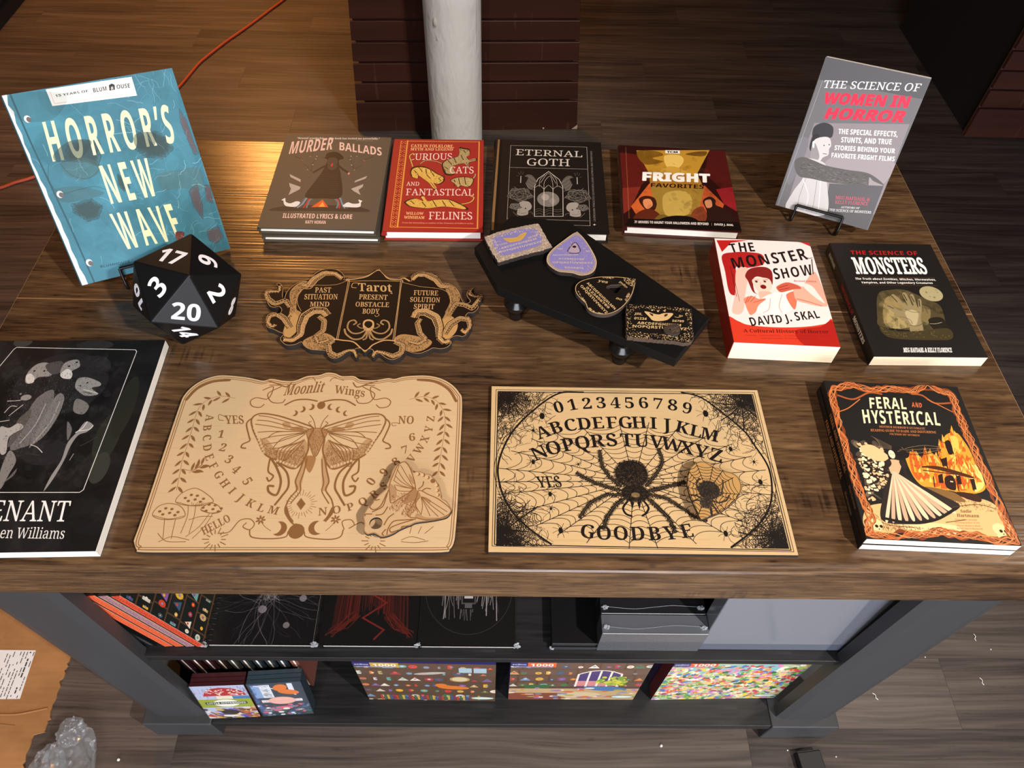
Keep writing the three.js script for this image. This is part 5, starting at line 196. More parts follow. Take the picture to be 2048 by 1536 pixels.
  tarot: [["x","inset","#c49a66",7,10],["f","#a37c4e",[420,586,550,377,665,400,561,659,572,933,660,1029,674,1316,567,1504,463,1414,482,1130,474,886],1],["f","#a37c4e",[2728,375,2900,449,2982,627,2954,829,2856,1076,2871,1362,2734,1458,2688,1272,2779,981,2839,731],1],["f","#a37c4e",[783,1546,1040,1402,1231,1513,1144,1630,1087,1710,877,1692],1],["f","#a37c4e",[2071,1519,2201,1400,2597,1508,2538,1669,2368,1729,2225,1675],1],["f","#b68d58",[464,1130,531,1008,641,1126,647,1363,536,1528,472,1367],1],["f","#b68d58",[2718,1176,2854,1028,2969,1170,2941,1361,2806,1480],1],["x","hatch","#140d09",420,586,550,377,632,427,543,660,554,934,517,1129,498,1413,474,886,70],["x","hatch","#140d09",2728,375,2900,449,2982,627,2935,829,2856,1076,2779,981,70],["x","hatch","#140d09",783,1546,1043,1425,1214,1514,1087,1710,877,1692,60],["x","hatch","#140d09",2089,1518,2203,1423,2579,1508,2538,1669,2298,1719,60],["x","tentacle",563,454,677,477,745,320,873,184,1043,193,1161,296,125],["x","tentacle",2805,412,2692,402,2610,273,2434,171,2303,188,2227,296,125],["x","tentacle",1060,1068,973,961,829,964,722,1076,701,1268,720,1432,627,1549,484,1529,139],["x","tentacle",2327,1088,2362,966,2489,963,2639,1057,2704,1248,2708,1459,2792,1550,2878,1513,139],["x","tentacle",918,1072,1021,1166,1032,1355,928,1474,998,1587,1130,1539,79],["x","tentacle",2425,1086,2379,1183,2429,1372,2525,1486,2427,1580,2283,1537,79],["x","tentacle",478,911,379,764,298,816,231,842,122,745,61,620,147,593,256,590,241,462,82],["x","tentacle",2850,955,2933,779,3062,801,3174,873,3244,747,3296,619,3203,622,3119,573,3153,482,82],["x","tentacle",551,1318,428,1131,304,1037,207,1088,195,1208,283,1301,327,1252,92],["x","tentacle",2783,1387,2862,1197,3000,1073,3127,1095,3150,1238,3083,1358,3027,1288,92],["x","tentacle",1217,1537,1140,1607,1181,1764,1293,1829,1418,1737,1519,1712,1564,1823,82],["x","tentacle",2074,1542,2202,1608,2197,1744,2082,1813,1938,1749,1832,1729,1799,1819,82],["s","#c49a66",20,[1229,321,1375,293,1537,236,1700,96,1859,271,2011,296,2102,265,2192,323],1,0],["s","#c49a66",20,[1214,1514,1339,1534,1500,1565,1675,1720,1783,1605,1932,1522,2090,1530],1,0],["s","#c49a66",9,[1266,1513,1282,411,1311,347,1996,330,2059,407,2054,1524],1,0],["s","#c49a66",9,[1245,1513,1260,411,1233,347],1,0],["s","#c49a66",9,[2076,1530,2077,407,2100,351],1,0],["s","#c49a66",7,[534,660,596,544,747,450,931,445,1112,415,1232,339],1,0],["s","#c49a66",7,[2091,352,2206,388,2378,436,2678,480,2813,580,2841,756,2778,956],1,0],["s","#c49a66",7,[534,660,573,834,652,980],1,0],["t","PAST","SB","#c49a66",[789,598,1034,594,777,490]],["t","SITUATION","SB","#c49a66",[652,743,1153,731,641,634]],["t","MIND","SB","#c49a66",[759,887,1054,880,749,790]],["t","PRESENT","SB","#c49a66",[1465,721,1897,726,1460,617]],["t","OBSTACLE","SB","#c49a66",[1430,871,1935,872,1426,775]],["t","BODY","SB","#c49a66",[1551,1011,1803,1008,1547,913]],["t","FUTURE","SB","#c49a66",[2277,616,2653,617,2274,513]],["t","SOLUTION","SB","#c49a66",[2233,756,2687,758,2232,655]],["t","SPIRIT","SB","#c49a66",[2299,901,2611,899,2298,797]],["t","Tarot","SB","#c49a66",[1435,552,1952,554,1412,382]],["s","#c49a66",11,[1442,386,1340,389,1333,474,1399,486],1,0],["s","#c49a66",9,[1933,550,1956,595,1927,581],1,0],["s","#c49a66",8,[1788,1003,1806,1039,1768,1065,1742,1041],1,0],["f","#c49a66",[1595,1272,1591,1165,1658,1123,1737,1162,1755,1268,1727,1340,1639,1342],1],["f","#140d09",[1614,1236,1620,1176,1662,1156,1714,1179,1725,1245,1678,1294],1],["s","#c49a66",22,[1706,1317,1810,1385,1915,1383,1978,1287,1952,1169,1877,1135,1846,1183,1884,1218],1,0],["s","#140d09",5,[1706,1317,1810,1385,1915,1383,1978,1287,1952,1169,1877,1135,1846,1183,1884,1218],1,0],["s","#c49a66",24,[1700,1340,1783,1479,1907,1499,2005,1404,2024,1310],1,0],["s","#140d09",5,[1700,1340,1783,1479,1907,1499,2005,1404,2024,1310],1,0],["s","#c49a66",20,[1691,1341,1721,1480,1768,1514],1,0],["s","#140d09",5,[1691,1341,1721,1480,1768,1514],1,0],["s","#c49a66",16,[1704,1293,1784,1292,1833,1243,1794,1208],1,0],["s","#140d09",5,[1704,1293,1784,1292,1833,1243,1794,1208],1,0],["s","#c49a66",22,[1653,1318,1564,1390,1458,1393,1378,1300,1382,1181,1450,1144,1490,1191,1458,1228],1,0],["s","#140d09",5,[1653,1318,1564,1390,1458,1393,1378,1300,1382,1181,1450,1144,1490,1191,1458,1228],1,0],["s","#c49a66",24,[1665,1341,1608,1482,1488,1508,1373,1418,1336,1325],1,0],["s","#140d09",5,[1665,1341,1608,1482,1488,1508,1373,1418,1336,1325],1,0],["s","#c49a66",20,[1673,1341,1669,1481,1629,1516],1,0],["s","#140d09",5,[1673,1341,1669,1481,1629,1516],1,0],["s","#c49a66",16,[1651,1294,1572,1296,1514,1250,1546,1214],1,0],["s","#140d09",5,[1651,1294,1572,1296,1514,1250,1546,1214],1,0]],
  lilacOut: [490,837,696,718,911,630,1295,511,1338,593,1435,867,1506,1040,1363,1114,1039,1239,703,1386,610,1189,542,1003],
  lilac: [["f","#7f79b0",[606,938,637,841,768,764,988,668,1220,637,1296,709,1348,837,1323,982,1148,1081,932,1180,782,1231,707,1186,641,1063],1],["f","#c2994e",[774,869,889,850,976,831,1031,765,1109,717,1114,763,1041,894,932,937,867,946],1],["s","#a58a5c",7,[812,884,889,898,976,879,1086,763],1,0],["t","ABCDEFGHIJKLM","B","#c4b49c",[743,1100,1276,871,735,1064]],["t","NOPQRSTUVWXYZ","B","#c4b49c",[707,1186,1351,930,698,1152]],["t","01234","B","#b8a890",[678,1043,835,979,670,1007]],["t","56789","B","#b8a890",[1145,867,1289,798,1138,827]],["s","#b8a890",7,[661,968,704,927,737,942],1,0],["s","#b8a890",7,[1175,720,1208,703,1230,714],1,0],["x","fleck","#d8c09a",490,837,1295,511,1506,1040,703,1386,420,1]],
  lilacPOut: [1888,679,1955,780,2023,915,2097,1118,2135,1272,2132,1394,2092,1515,2024,1584,1938,1616,1854,1613,1772,1575,1667,1563,1562,1544,1460,1456,1410,1367,1407,1260,1448,1151,1539,1023,1675,876,1802,743],
  lilacP: [["f","#8078b2",[1856,774,1961,852,2056,1088,2096,1303,2088,1410,2028,1517,1941,1556,1775,1508,1606,1498,1493,1426,1454,1320,1468,1197,1582,1038,1718,891],1],["t","ABCDEFGHIJKLMN","B","#b9aa92",[1500,1219,1877,1198,1498,1191]],["t","0123456789","B","#b9aa92",[1583,1289,1957,1295,1582,1259]],["t","OPQRSTUVWXYZ","B","#b9aa92",[1484,1373,2080,1372,1483,1338]],["t","GOODBYE","B","#b9aa92",[1660,1474,1935,1482,1660,1439]],["t","YES","B","#b9aa92",[1569,1085,1656,1080,1568,1054]],["t","NO","B","#b9aa92",[1989,1121,2053,1127,1989,1086]],["s","#14110f",11,[1843,923,1732,1081,1734,1135,1782,1161,1868,1155,1902,1123,1906,1060],1,1],["f","#a593a0",[1841,943,1748,1080,1751,1127,1793,1145,1869,1140,1892,1108,1890,1061],1],["x","fleck","#cfa66a",1424,692,2182,671,2117,1611,1397,1629,160,0],["e","#0d0b0a",1826,1018,28,24],["x","inset","#c6a98a",12,10]],
  blackPOut: [2676,1663,2653,1777,2593,1965,2506,2122,2414,2235,2316,2313,2212,2356,2100,2358,2012,2326,1945,2260,1921,2164,1864,2081,1808,1984,1791,1885,1813,1798,1885,1723,2003,1669,2153,1632,2321,1625,2489,1632],
  blackP: [["x","inset","#c9a877",9,8],["t","ABCDEFGHIJKLMN","B","#c9a877",[1960,1773,2319,2278,1986,1738]],["t","0123456789","B","#c9a877",[1944,1860,2234,2260,1970,1826]],["t","OPQRSTUVWXYZ","B","#c9a877",[1863,1828,2196,2356,1891,1793]],["t","yes","SI","#c9a877",[2119,1732,2258,1765,2133,1681]],["t","goodbye","SI","#c9a877",[2428,1732,2521,1853,2451,1702]],["t","no","SI","#c9a877",[2347,2063,2432,2096,2361,2020]],["x","fleck","#c9a877",2488,1650,2665,1667,2618,1822,2520,1751,90,0],["x","fleck","#c9a877",1814,1870,1860,1983,1933,2136,1910,2178,40,0],["x","fleck","#c9a877",1948,2218,2043,2312,2172,2350,2001,2333,50,0],["x","fleck","#c9a877",2471,2053,2544,1938,2574,1952,2497,2108,40,0],["x","fleck","#c9a877",2183,1643,2363,1631,2371,1665,2202,1672,30,0]],
  blackPHole: [2467,1789,2434,1783,2308,1793,2248,1823,2238,1860,2300,1887,2337,1943,2377,1953,2436,1869],
  blackROut: [2487,2161,2626,2147,2829,2167,3031,2179,3213,2196,3381,2224,3384,2322,3360,2485,3351,2657,3344,2761,3303,2833,3182,2855,3049,2825,2902,2816,2757,2799,2621,2783,2441,2761,2448,2611,2467,2478,2476,2316],
  blackR: [["x","fleck","#c9a877",2487,2161,3381,2224,3333,2832,2441,2761,900,2],["f","#120d0a",[2557,2327,2614,2265,2770,2234,2817,2267,3020,2269,3054,2241,3221,2285,3285,2338,3298,2459,3263,2633,3208,2673,3141,2727,3014,2710,2868,2693,2719,2697,2624,2660,2551,2595,2533,2476],1],["f","#c9a877",[2728,2296,2793,2302,2860,2334,2925,2344,3004,2317,3120,2322,3075,2397,3018,2446,2910,2468,2826,2456,2783,2390],1],["f","#3a2a18",[2796,2322,2839,2341,2835,2375,2807,2356],1],["f","#3a2a18",[3043,2330,3001,2345,2995,2385,3033,2364],1],["d","#c9a877",14,[2838,2266,2917,2285,3009,2276]],["t","01234","B","#c9a877",[2568,2442,2741,2452,2579,2397]],["t","56789","B","#c9a877",[3085,2475,3250,2481,3094,2437]],["t","ABCDEFGHIJKLM","B","#c9a877",[2603,2526,3203,2561,2613,2480]],["t","NOPQRSTUVWXYZ","B","#c9a877",[2527,2585,3269,2627,2536,2539]],["t","yes","SI","#c9a877",[2581,2347,2671,2352,2595,2306]],["t","no","SI","#c9a877",[3189,2374,3244,2380,3199,2337]],["s","#c9a877",7,[2584,2361,2636,2350,2690,2363],1,0],["s","#c9a877",7,[3137,2382,3176,2395,3218,2380],1,0]],
  tinyOut: [2939,2655,2991,2595,3066,2554,3138,2539,3166,2591,3167,2657,3150,2709,3092,2736,3024,2725,2968,2700],
  tinyHole: [3029,2649]
};

// ---------------------------------------------------------------- room
const floorStops = [[48, 41, 37], [72, 63, 58], [92, 82, 75], [110, 99, 91]];
const FL = 7, floorRow = [...Array(FL)].map((_, i) => woodFn(1.2, 0.15, 31 + i * 7.3, null, { wave: 0.8 }));
const floorTex = dataTex(1024, 128 * FL, (u, v) => { const i = Math.min(FL - 1, Math.floor(v * FL)); return ramp(floorStops, floorRow[i](u, v * FL - i) + (i % 3 - 1) * 0.07); });
const floorBump = dataTex(1024, 128 * FL, (u, v) => { const i = Math.min(FL - 1, Math.floor(v * FL)); const t = floorRow[i](u, v * FL - i); return [Math.max(0, Math.min(255, 128 + (t - 0.5) * 170))]; }, false);
const floorMat = M(0xffffff, 0.42, { map: floorTex, bumpMap: floorBump, bumpScale: 0.00012, specularIntensity: 0.7 });
{
  const floor = structure('floor', new THREE.Group());
  part(floor, 'subfloor', box(6.6, 0.08, 11.3), M(0x5a4d44, 0.9), 0, -0.053, -0.6);
  const r = rng(5), geos = [...Array(FL)].map((_, k) => {
    const g = rbox(1.1998, 0.012, 0.1497, 0.0003, 1), p = g.attributes.position, uv = g.attributes.uv;
    for (let i = 0; i < p.count; i++) uv.setXY(i, p.getX(i) / 1.2 + 0.5, (k + 0.06 + 0.88 * (p.getZ(i) / 0.15 + 0.5)) / FL);
    return g;
  });
  for (let row = 0; row < 30; row++) {
    const z = 0.397 + 0.075 + 0.15 * 2 - 0.15 * row, off = (row * 0.47) % 1.2;
    for (let k = -3; k <= 2; k++) { const x = k * 1.2 + off + 0.2; if (x > 3.2 || x < -3.2) continue; part(floor, 'plank', geos[Math.floor(r() * FL)], floorMat, x, -0.006, z); }
  }
  // boards too far away to tell apart
  const far = [[-4.88, 2.64], [2.885, 4.07]].map(([z, d]) => { const g = boxUV(box(6.4, 0.012, d)); const uv = g.attributes.uv; for (let i = 0; i < uv.count; i++) uv.setXY(i, uv.getX(i) / 1.2, uv.getY(i) / (0.15 * FL)); g.translate(0, -0.006, z); return g; });
  part(floor, 'far_planks', mergeGeometries(far), floorMat).userData.kind = 'stuff';
  const wallMat = M(0x4a4641, 0.85), ceilMat = M(0x2c2a28, 0.9);
  const wall = (n, w, h, d, x, y, z) => structure(n, shade(new THREE.Mesh(box(w, h, d), wallMat))).position.set(x, y, z);
  wall('wall_back', 6.6, 3.0, 0.12, 0, 1.5, -6.26); wall('wall_front', 6.6, 3.0, 0.12, 0, 1.5, 5.06);
  wall('wall_left', 0.12, 3.0, 11.2, -3.26, 1.5, -0.6); wall('wall_right', 0.12, 3.0, 11.2, 3.26, 1.5, -0.6);
  structure('ceiling', shade(new THREE.Mesh(box(6.64, 0.12, 11.44), ceilMat))).position.set(0, 3.06, -0.6);
}
// ceiling fittings
LAMPS.forEach((l, i) => {
  const g = thing('track_light', ['black ceiling spotlight in front right of the table', 'black ceiling spotlight in front left of the table', 'black ceiling spotlight right of the table towards the back', 'added black spotlight over the back edge of the table, brightening the white post'][i], 'lamp', ...l.at, 0, 'ceiling spotlights');
  const aim = new THREE.Vector3(...l.aim).sub(new THREE.Vector3(...l.at)).normalize(), q = new THREE.Quaternion().setFromUnitVectors(new THREE.Vector3(0, -1, 0), aim);
  const head = part(g, 'housing', new THREE.CylinderGeometry(0.055, 0.06, 0.14, 24, 1, true), M(0x111111, 0.5, { side: THREE.DoubleSide })); head.quaternion.copy(q); head.position.copy(aim).multiplyScalar(-0.03);
  const lens = part(head, 'lens', new THREE.CylinderGeometry(0.05, 0.05, 0.004, 24), new THREE.MeshStandardMaterial({ color: 0x222222, emissive: l.col, emissiveIntensity: 4 })); lens.position.y = -0.03; lens.castShadow = false;
  part(g, 'stem', new THREE.CylinderGeometry(0.01, 0.01, 3.0 - l.at[1] + 0.02, 10), M(0x111111, 0.5), 0, (3.0 - l.at[1]) / 2 + 0.03, 0);
  const s = new THREE.SpotLight(l.col, l.cd, 0, l.ang, 1, 2); s.position.copy(aim).multiplyScalar(0.06); s.target.position.copy(aim).multiplyScalar(2); s.castShadow = true; s.shadow.radius = l.size / 0.02; s.shadow.mapSize.set(2048, 2048);
  g.add(s, s.target);
});
PANELS.forEach((p, i) => {
  const g = thing('ceiling_panel_light', p.say, 'lamp', ...p.at);
  part(g, 'frame', box(p.w + 0.06, 0.05, p.h + 0.06), M(0xdddddd, 0.6), 0, 0.03, 0);
  part(g, 'diffuser', box(p.w, 0.01, p.h), new THREE.MeshStandardMaterial({ color: 0xffffff, emissive: p.col, emissiveIntensity: Math.min(4, p.L) })).castShadow = false;
  if (p.baffles) for (const sx of [-1, 1]) part(g, 'added_baffle', box(0.006, p.baffles, p.h + 0.06), M(0x0a0a0a, 0.7), sx * (p.w / 2 + 0.03), -p.baffles / 2 + 0.03, 0);  // baffles added to keep the warm light off the right floor
  const a = new THREE.RectAreaLight(p.col, p.L, p.w, p.h); a.rotation.x = -Math.PI / 2; a.position.y = -0.012; g.add(a);
});
{
  const w = structure('added_window_1', new THREE.Group()), p = ADDED_WINDOW; w.position.set(...p.at);  // unseen window, added to light the upright faces
  part(w, 'pane', box(p.w, p.h, 0.01), new THREE.MeshStandardMaterial({ color: 0xffffff, emissive: p.col, emissiveIntensity: 1.6 }), 0, 0, 0.01).castShadow = false;
  for (const [fw, fh, x, y] of [[p.w + 0.12, 0.06, 0, p.h / 2 + 0.03], [p.w + 0.12, 0.06, 0, -p.h / 2 - 0.03], [0.06, p.h, -p.w / 2 - 0.03, 0], [0.06, p.h, p.w / 2 + 0.03, 0], [0.05, p.h, 0, 0]]) part(w, 'frame_bar', box(fw, fh, 0.05), M(0x2a2a2c, 0.5), x, y, 0.0);
  const a = new THREE.RectAreaLight(p.col, p.L, p.w, p.h); a.position.z = -0.03; w.add(a);   // faces -z
}
// slatted display panel behind the table, with the white post in front of it
const slatMat = M(0xffffff, 0.45, { map: dataTex(256, 256, (u, v) => { const t = fbm(u * 3, v * 24, 3) - 0.5, s = vn(u * 90, v * 7) > 0.93 ? 14 : 0; return [68 + t * 16 + s, 38 + t * 10 + s, 31 + t * 8 + s]; }), specularIntensity: 0.5 });
const chipMat = M(0xcdb9a0, 0.8), litGrooveMat = M(0x55362b, 0.7);  // backing paler than the slats, imitates light caught in the grooves
function slatPanel(g, half, flare, rows, thick, chips) {      // boards 76 mm apart with routed slots between them, built upwards from the floor
  const W = (y) => half + flare * Math.max(0, 1 - y / 0.5);
  part(g, 'backing', box(half * 2 + 0.0, rows * 0.0762 + 0.1, 0.008), litGrooveMat, 0, (rows * 0.0762 + 0.1) / 2, -thick + 0.004);
  for (let k = 0; k < rows; k++) {
    const y0 = k ? 0.118 + (k - 1) * 0.0762 + 0.011 : 0, y1 = 0.118 + k * 0.0762, s = new THREE.Shape([[-W(y0), y0], [W(y0), y0], [W(y1), y1], [-W(y1), y1]].map((p) => new THREE.Vector2(...p)));
    const e = new THREE.ExtrudeGeometry(s, { depth: thick - 0.012, bevelEnabled: true, bevelSize: 0.0015, bevelThickness: 0.0015, bevelSegments: 1 }); e.translate(0, 0, -(thick - 0.012));
    part(g, 'slat', boxUV(e), slatMat);
  }
  if (chips) { part(g, 'worn_corner', new ConvexGeometry([[W(0) - 0.02, 0.001, 0.0016], [W(0) + 0.0022, 0.001, 0.0016], [W(0) + 0.0022, 0.02, 0.0016], [W(0) + 0.0022, 0.001, -0.01], [W(0) + 0.0022, 0.012, -0.01], [W(0) - 0.01, 0.0005, -0.01]].map((p) => new THREE.Vector3(...p))), chipMat);
    part(g, 'worn_chip', new THREE.SphereGeometry(0.004, 8, 6), chipMat, W(0) - 0.13, 0.005, 0.0005); }
}
{
  const g = thing('slatwall_stand', 'dark brown slatted display panel standing behind the white post', 'display panel', -0.128, 0, -1.745, 0.053);
  slatPanel(g, 0.385, 0.035, 18, 0.022, true);
  const p = thing('white_post', 'round white painted post rising behind the red book', 'post', -0.165, 0, -1.62);
  const bump = dataTex(512, 1024, (u, v) => [128 + 90 * (fbm(u * 40, v * 90, 3) - 0.5) + (vn(u * 26, v * 5) > 0.9 ? 30 : 0)], false);
  part(p, 'shaft', new THREE.CylinderGeometry(0.093, 0.093, 2.99, 48), M(0xf2f1ee, 0.5, { bumpMap: bump, bumpScale: 0.006 }), 0, 1.495, 0);
  for (const [a, y, s] of [[-0.55, 0.52, 0.012], [-0.5, 0.47, 0.008], [-0.62, 0.44, 0.006]]) { const b = part(p, 'paint_blob', new THREE.SphereGeometry(s, 10, 8), M(0xd8d6d2, 0.5), Math.sin(a) * 0.09, y, Math.cos(a) * 0.09); b.scale.set(0.8, 1.5, 0.5); }
  const f = thing('slatwall_fixture', 'dark brown slatted display unit at the right behind the table', 'display unit', 2.3, 0, -1.775);
  slatPanel(f, 0.475, 0.0, 16, 0.022, true);
  part(f, 'carcass', box(0.93, 1.3, 0.8), M(0x070606, 0.8), 0, 0.65, -0.43);
  const d = thing('black_cabinet', 'black cabinet at the far left edge of the floor', 'cabinet', -2.52, 0, -2.55);
  part(d, 'plinth', box(0.68, 0.08, 2.1), M(0x050505, 0.8), 0, 0.04, 0); part(d, 'body', rbox(0.7, 1.1, 2.14, 0.004), M(0x080707, 0.7), 0, 0.63, 0);
  const c = tube([[-0.86, 0.005, -3.1], [-1.0174, 0.005, -2.7222], [-1.0608, 0.005, -2.6262], [-1.1221, 0.005, -2.4883], [-1.1969, 0.005, -2.3355], [-1.2626, 0.005, -2.1718], [-1.2978, 0.005, -1.9937], [-1.36, 0.005, -1.78], [-1.52, 0.005, -1.52], [-1.6551, 0.005, -1.3968], [-1.7044, 0.005, -1.3673], [-1.7434, 0.005, -1.3358], [-2.0, 0.005, -1.2]], 0.0052, 160, 10);
  const cord = shade(new THREE.Mesh(c, M(0xb5482a, 0.55))); cord.name = 'extension_cord'; cord.userData = { label: 'thin orange extension cord lying across the floor behind the teal book', category: 'cord' }; scene.add(cord);
}
// ---------------------------------------------------------------- table
const tableStops = [[39, 27, 18], [72, 52, 35], [97, 73, 49], [124, 96, 67]];
{
  const W = (u, v) => { const x = u * 1.45, y = v * 0.83 + 0.012 * (fbm(u * 4, v * 5, 2) - 0.5); const tick = vn(x * 55 + 3, y * 560), knot = fbm(x * 9 + 4, y * 11 + 8, 3); return 0.5 + 1.35 * (0.2 * fbm(x * 2.6, y * 14, 4) + 0.34 * fbm(x * 11 + 5, y * 110, 3) + 0.46 * fbm(x * 34 + 9, y * 380, 2) - 0.5) - (tick > 0.8 ? (tick - 0.8) * 1.5 : 0) - (knot > 0.68 ? (knot - 0.68) * 1.2 : 0); }, saw = [[0.47, 0.86, 0.1], [0.62, 0.84, 0.1], [0.69, 0.855, 0.09], [0.81, 0.88, 0.1], [0.16, 0.62, 0.08], [0.7, 0.4, 0.05], [0.52, 0.37, 0.04]];
  const grain = (u, v) => {
    let t = W(u, v) + 0.42 * (fbm(u * 4 + 9, v * 7 + 2, 3) - 0.5);
    for (const [a, b, w] of saw) { const dx = (u - a) / w, dy = (v - b) / 0.035; const q = dx * dx + dy * dy; if (q < 1) { const s = vn(u * 420 + a * 99, v * 26); if (s > 0.6) t -= (s - 0.6) * 1.1 * (1 - q); } }
    return t;
  };
  const tex = dataTex(2048, 1172, (u, v) => ramp(tableStops, grain(u, v)));
  const bmp = dataTex(2048, 1172, (u, v) => { const g = 0.62 * vn(u * 9, v * 270) + 0.38 * vn(u * 22 + 7, v * 520); return [Math.max(0, Math.min(255, 255 * g))]; }, false);
  for (const t of [tex, bmp]) { t.repeat.set(1 / 1.45, 1 / 0.83); t.offset.set(0.5, 0.5); }
  const top = M(0xffffff, 0.22, { map: tex, bumpMap: bmp, bumpScale: 0.00023, specularIntensity: 0.9 });
  const edgeTex = tex.clone(); edgeTex.repeat.set(1 / 1.45, 1 / 0.83); edgeTex.offset.set(0.31, 0.73);
  const table = thing('display_table', 'walnut topped display table with black legs and two black shelves', 'table', 0, 0, 0);
  const board = (z0, z1, front) => {                 // profile in (z, y), swept along x
    const s = new THREE.Shape(), f = front;
    if (f) { s.moveTo(z0 + 0.0012, 0); s.lineTo(z1 - 0.0125, 0); s.lineTo(z1 - 0.002, -0.0032); s.lineTo(z1, -0.0055); s.lineTo(z1, -0.084); s.lineTo(z0, -0.084); s.lineTo(z0, -0.0012); }
    else { s.moveTo(z0 + 0.006, 0); s.lineTo(z1 - 0.0012, 0); s.lineTo(z1, -0.0012); s.lineTo(z1, -0.084); s.lineTo(z0, -0.084); s.lineTo(z0, -0.006); }
    const g = new THREE.ExtrudeGeometry(s, { depth: 1.45, bevelEnabled: false }); g.rotateY(-Math.PI / 2); g.scale(1, 1, 1); g.translate(0.725, 0, 0);
    return boxUV(g);
  };
  part(table, 'top_board', board(-0.4138, -0.0082, false), top, 0, T, 0); part(table, 'top_board', board(-0.0078, 0.4138, true), top, 0, T, 0);
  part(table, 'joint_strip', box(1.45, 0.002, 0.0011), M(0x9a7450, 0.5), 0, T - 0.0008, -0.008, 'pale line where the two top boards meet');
  for (const sx of [-1, 1]) part(table, 'edge_highlight', box(0.0012, 0.078, 0.82), M(0x8a6a4a, 0.5), sx * 0.7256, T - 0.0396, 0);  // pale strips imitate the highlight along the worn end edges
  const blk = dataTex(512, 512, (u, v) => { const t = fbm(u * 5, v * 120, 3) - 0.5; return [30 + t * 26, 30 + t * 26, 31 + t * 26]; }), bb = dataTex(512, 512, (u, v) => [128 + 120 * (fbm(u * 5, v * 120, 3) - 0.5)], false);
  for (const t of [blk, bb]) t.repeat.set(2, 2);
  const black = M(0xffffff, 0.42, { map: blk, bumpMap: bb, bumpScale: 0.0004, specularIntensity: 0.6 }), blackUp = M(0x3a3b3d, 0.45, { specularIntensity: 0.6 });
  const post = () => { const a = 0.0368, b = 0.054, c = 0.005, s = new THREE.Shape([[-b, c], [-a, 0], [a, 0], [b, c], [b, 0.026], [-b, 0.026]].map((p) => new THREE.Vector2(...p))); const g = new THREE.ExtrudeGeometry(s, { depth: 0.694, bevelEnabled: false }); g.rotateX(-Math.PI / 2); return g; };
  const pg = post();                                  // front face at local z = 0, body behind it
  for (const sx of [-1, 1]) {
    part(table, 'leg', pg, blackUp, sx * 0.631, 0.092, 0.400); const back = part(table, 'leg', pg, blackUp, sx * 0.631, 0.092, -0.400); back.rotation.y = Math.PI;
    part(table, 'foot', rbox(0.138, 0.092, 0.16, 0.003), blackUp, sx * 0.634, 0.046, 0.336); part(table, 'foot', rbox(0.138, 0.092, 0.16, 0.003), blackUp, sx * 0.634, 0.046, -0.336);
    part(table, 'side_panel', box(0.016, 0.694, 0.60), blackUp, sx * 0.648, 0.439, 0);
  }
  part(table, 'middle_shelf', boxUV(rbox(1.188, 0.018, 0.786, 0.0015)), black, 0, 0.431, -0.005);
  part(table, 'bottom_shelf', boxUV(rbox(1.128, 0.025, 0.826, 0.0015)), black, 0, 0.0795, 0);
  part(table, 'back_panel', box(1.28, 0.69, 0.012), blackUp, 0, 0.439, -0.36);
}

// ---------------------------------------------------------------- books
const lineTex = dataTex(64, 256, (u, v, x, y) => { const t = hsh(3, y * 7) * 0.5 + hsh(9, y) * 0.5, k = 226 + 26 * t - (hsh(1, y * 3) > 0.9 ? 30 : 0); return [k, k * 0.985, k * 0.95]; });
const pageMat = M(0xffffff, 0.8, { map: lineTex }), creamMat = M(0xfff3dc, 0.8, { map: lineTex });
function coverFaces(front, side, back = side) { return [side, side, front, back, side, side]; }   // +x -x +y -y +z -z
// o: w, h (cover), t (thickness), art canvas, side colour, hard, spine canvas.  Local frame: x across, y out of the front cover, z down the cover; origin at the centre of the back
function bookParts(g, o) {
  const side = M(o.side, o.rough ?? 0.4, { specularIntensity: 0.5 }), front = o.art ? M(0xffffff, o.rough ?? 0.36, { map: printTex(o.art), specularIntensity: 0.5 }) : side, ct = o.hard ? 0.0026 : 0.0005, in_ = o.hard ? 0.004 : 0;
  const pw = o.w - in_ - (o.hard ? 0.003 : 0.0006), pages = part(g, 'page_block', box(pw, o.t - 2 * ct, o.h - 2 * in_), o.cream ? creamMat : pageMat, (o.hard ? -0.0005 : 0.0003), o.t / 2, 0);
  const sp = o.spineArt ? M(0xffffff, 0.4, { map: printTex(o.spineArt) }) : side;
  if (o.hard) {
    part(g, 'front_cover', rboxPrint(o.w, ct, o.h), coverFaces(front, side), 0, o.t - ct / 2, 0);
    part(g, 'back_cover', rbox(o.w, ct, o.h, 0.001, 1), side, 0, ct / 2, 0);
    const s = new THREE.CylinderGeometry(o.t / 2, o.t / 2, o.h, 20, 1, false, 0, Math.PI); s.rotateX(Math.PI / 2); s.rotateZ(Math.PI / 2); s.scale(0.42, 1, 1);
    s.rotateZ(0); const m = part(g, 'spine', s, side, -o.w / 2 + 0.0015, o.t / 2, 0); m.scale.x = 1;
  } else {
    part(g, 'front_cover', box(o.w, ct, o.h), coverFaces(front, side), 0, o.t - ct / 2, 0); part(g, 'back_cover', box(o.w, ct, o.h), side, 0, ct / 2, 0);
    part(g, 'spine', box(0.0008, o.t, o.h), [side, sp, side, side, side, side], -o.w / 2, o.t / 2, 0);
  }
  return pages;
}
function rboxPrint(w, t, h) { return box(w, t, h); }
const deg = Math.PI / 180;
function flatBook(name, label, o) { const g = thing(name, label, 'book', o.x, T + (o.y ?? 0), o.z, o.yaw * deg, o.group); bookParts(g, o); return g; }
const cover = (key, w, h, bg, res = 4, seed = 7) => paint(w * 1e4, h * 1e4, res, bg, ART[key], { seed });
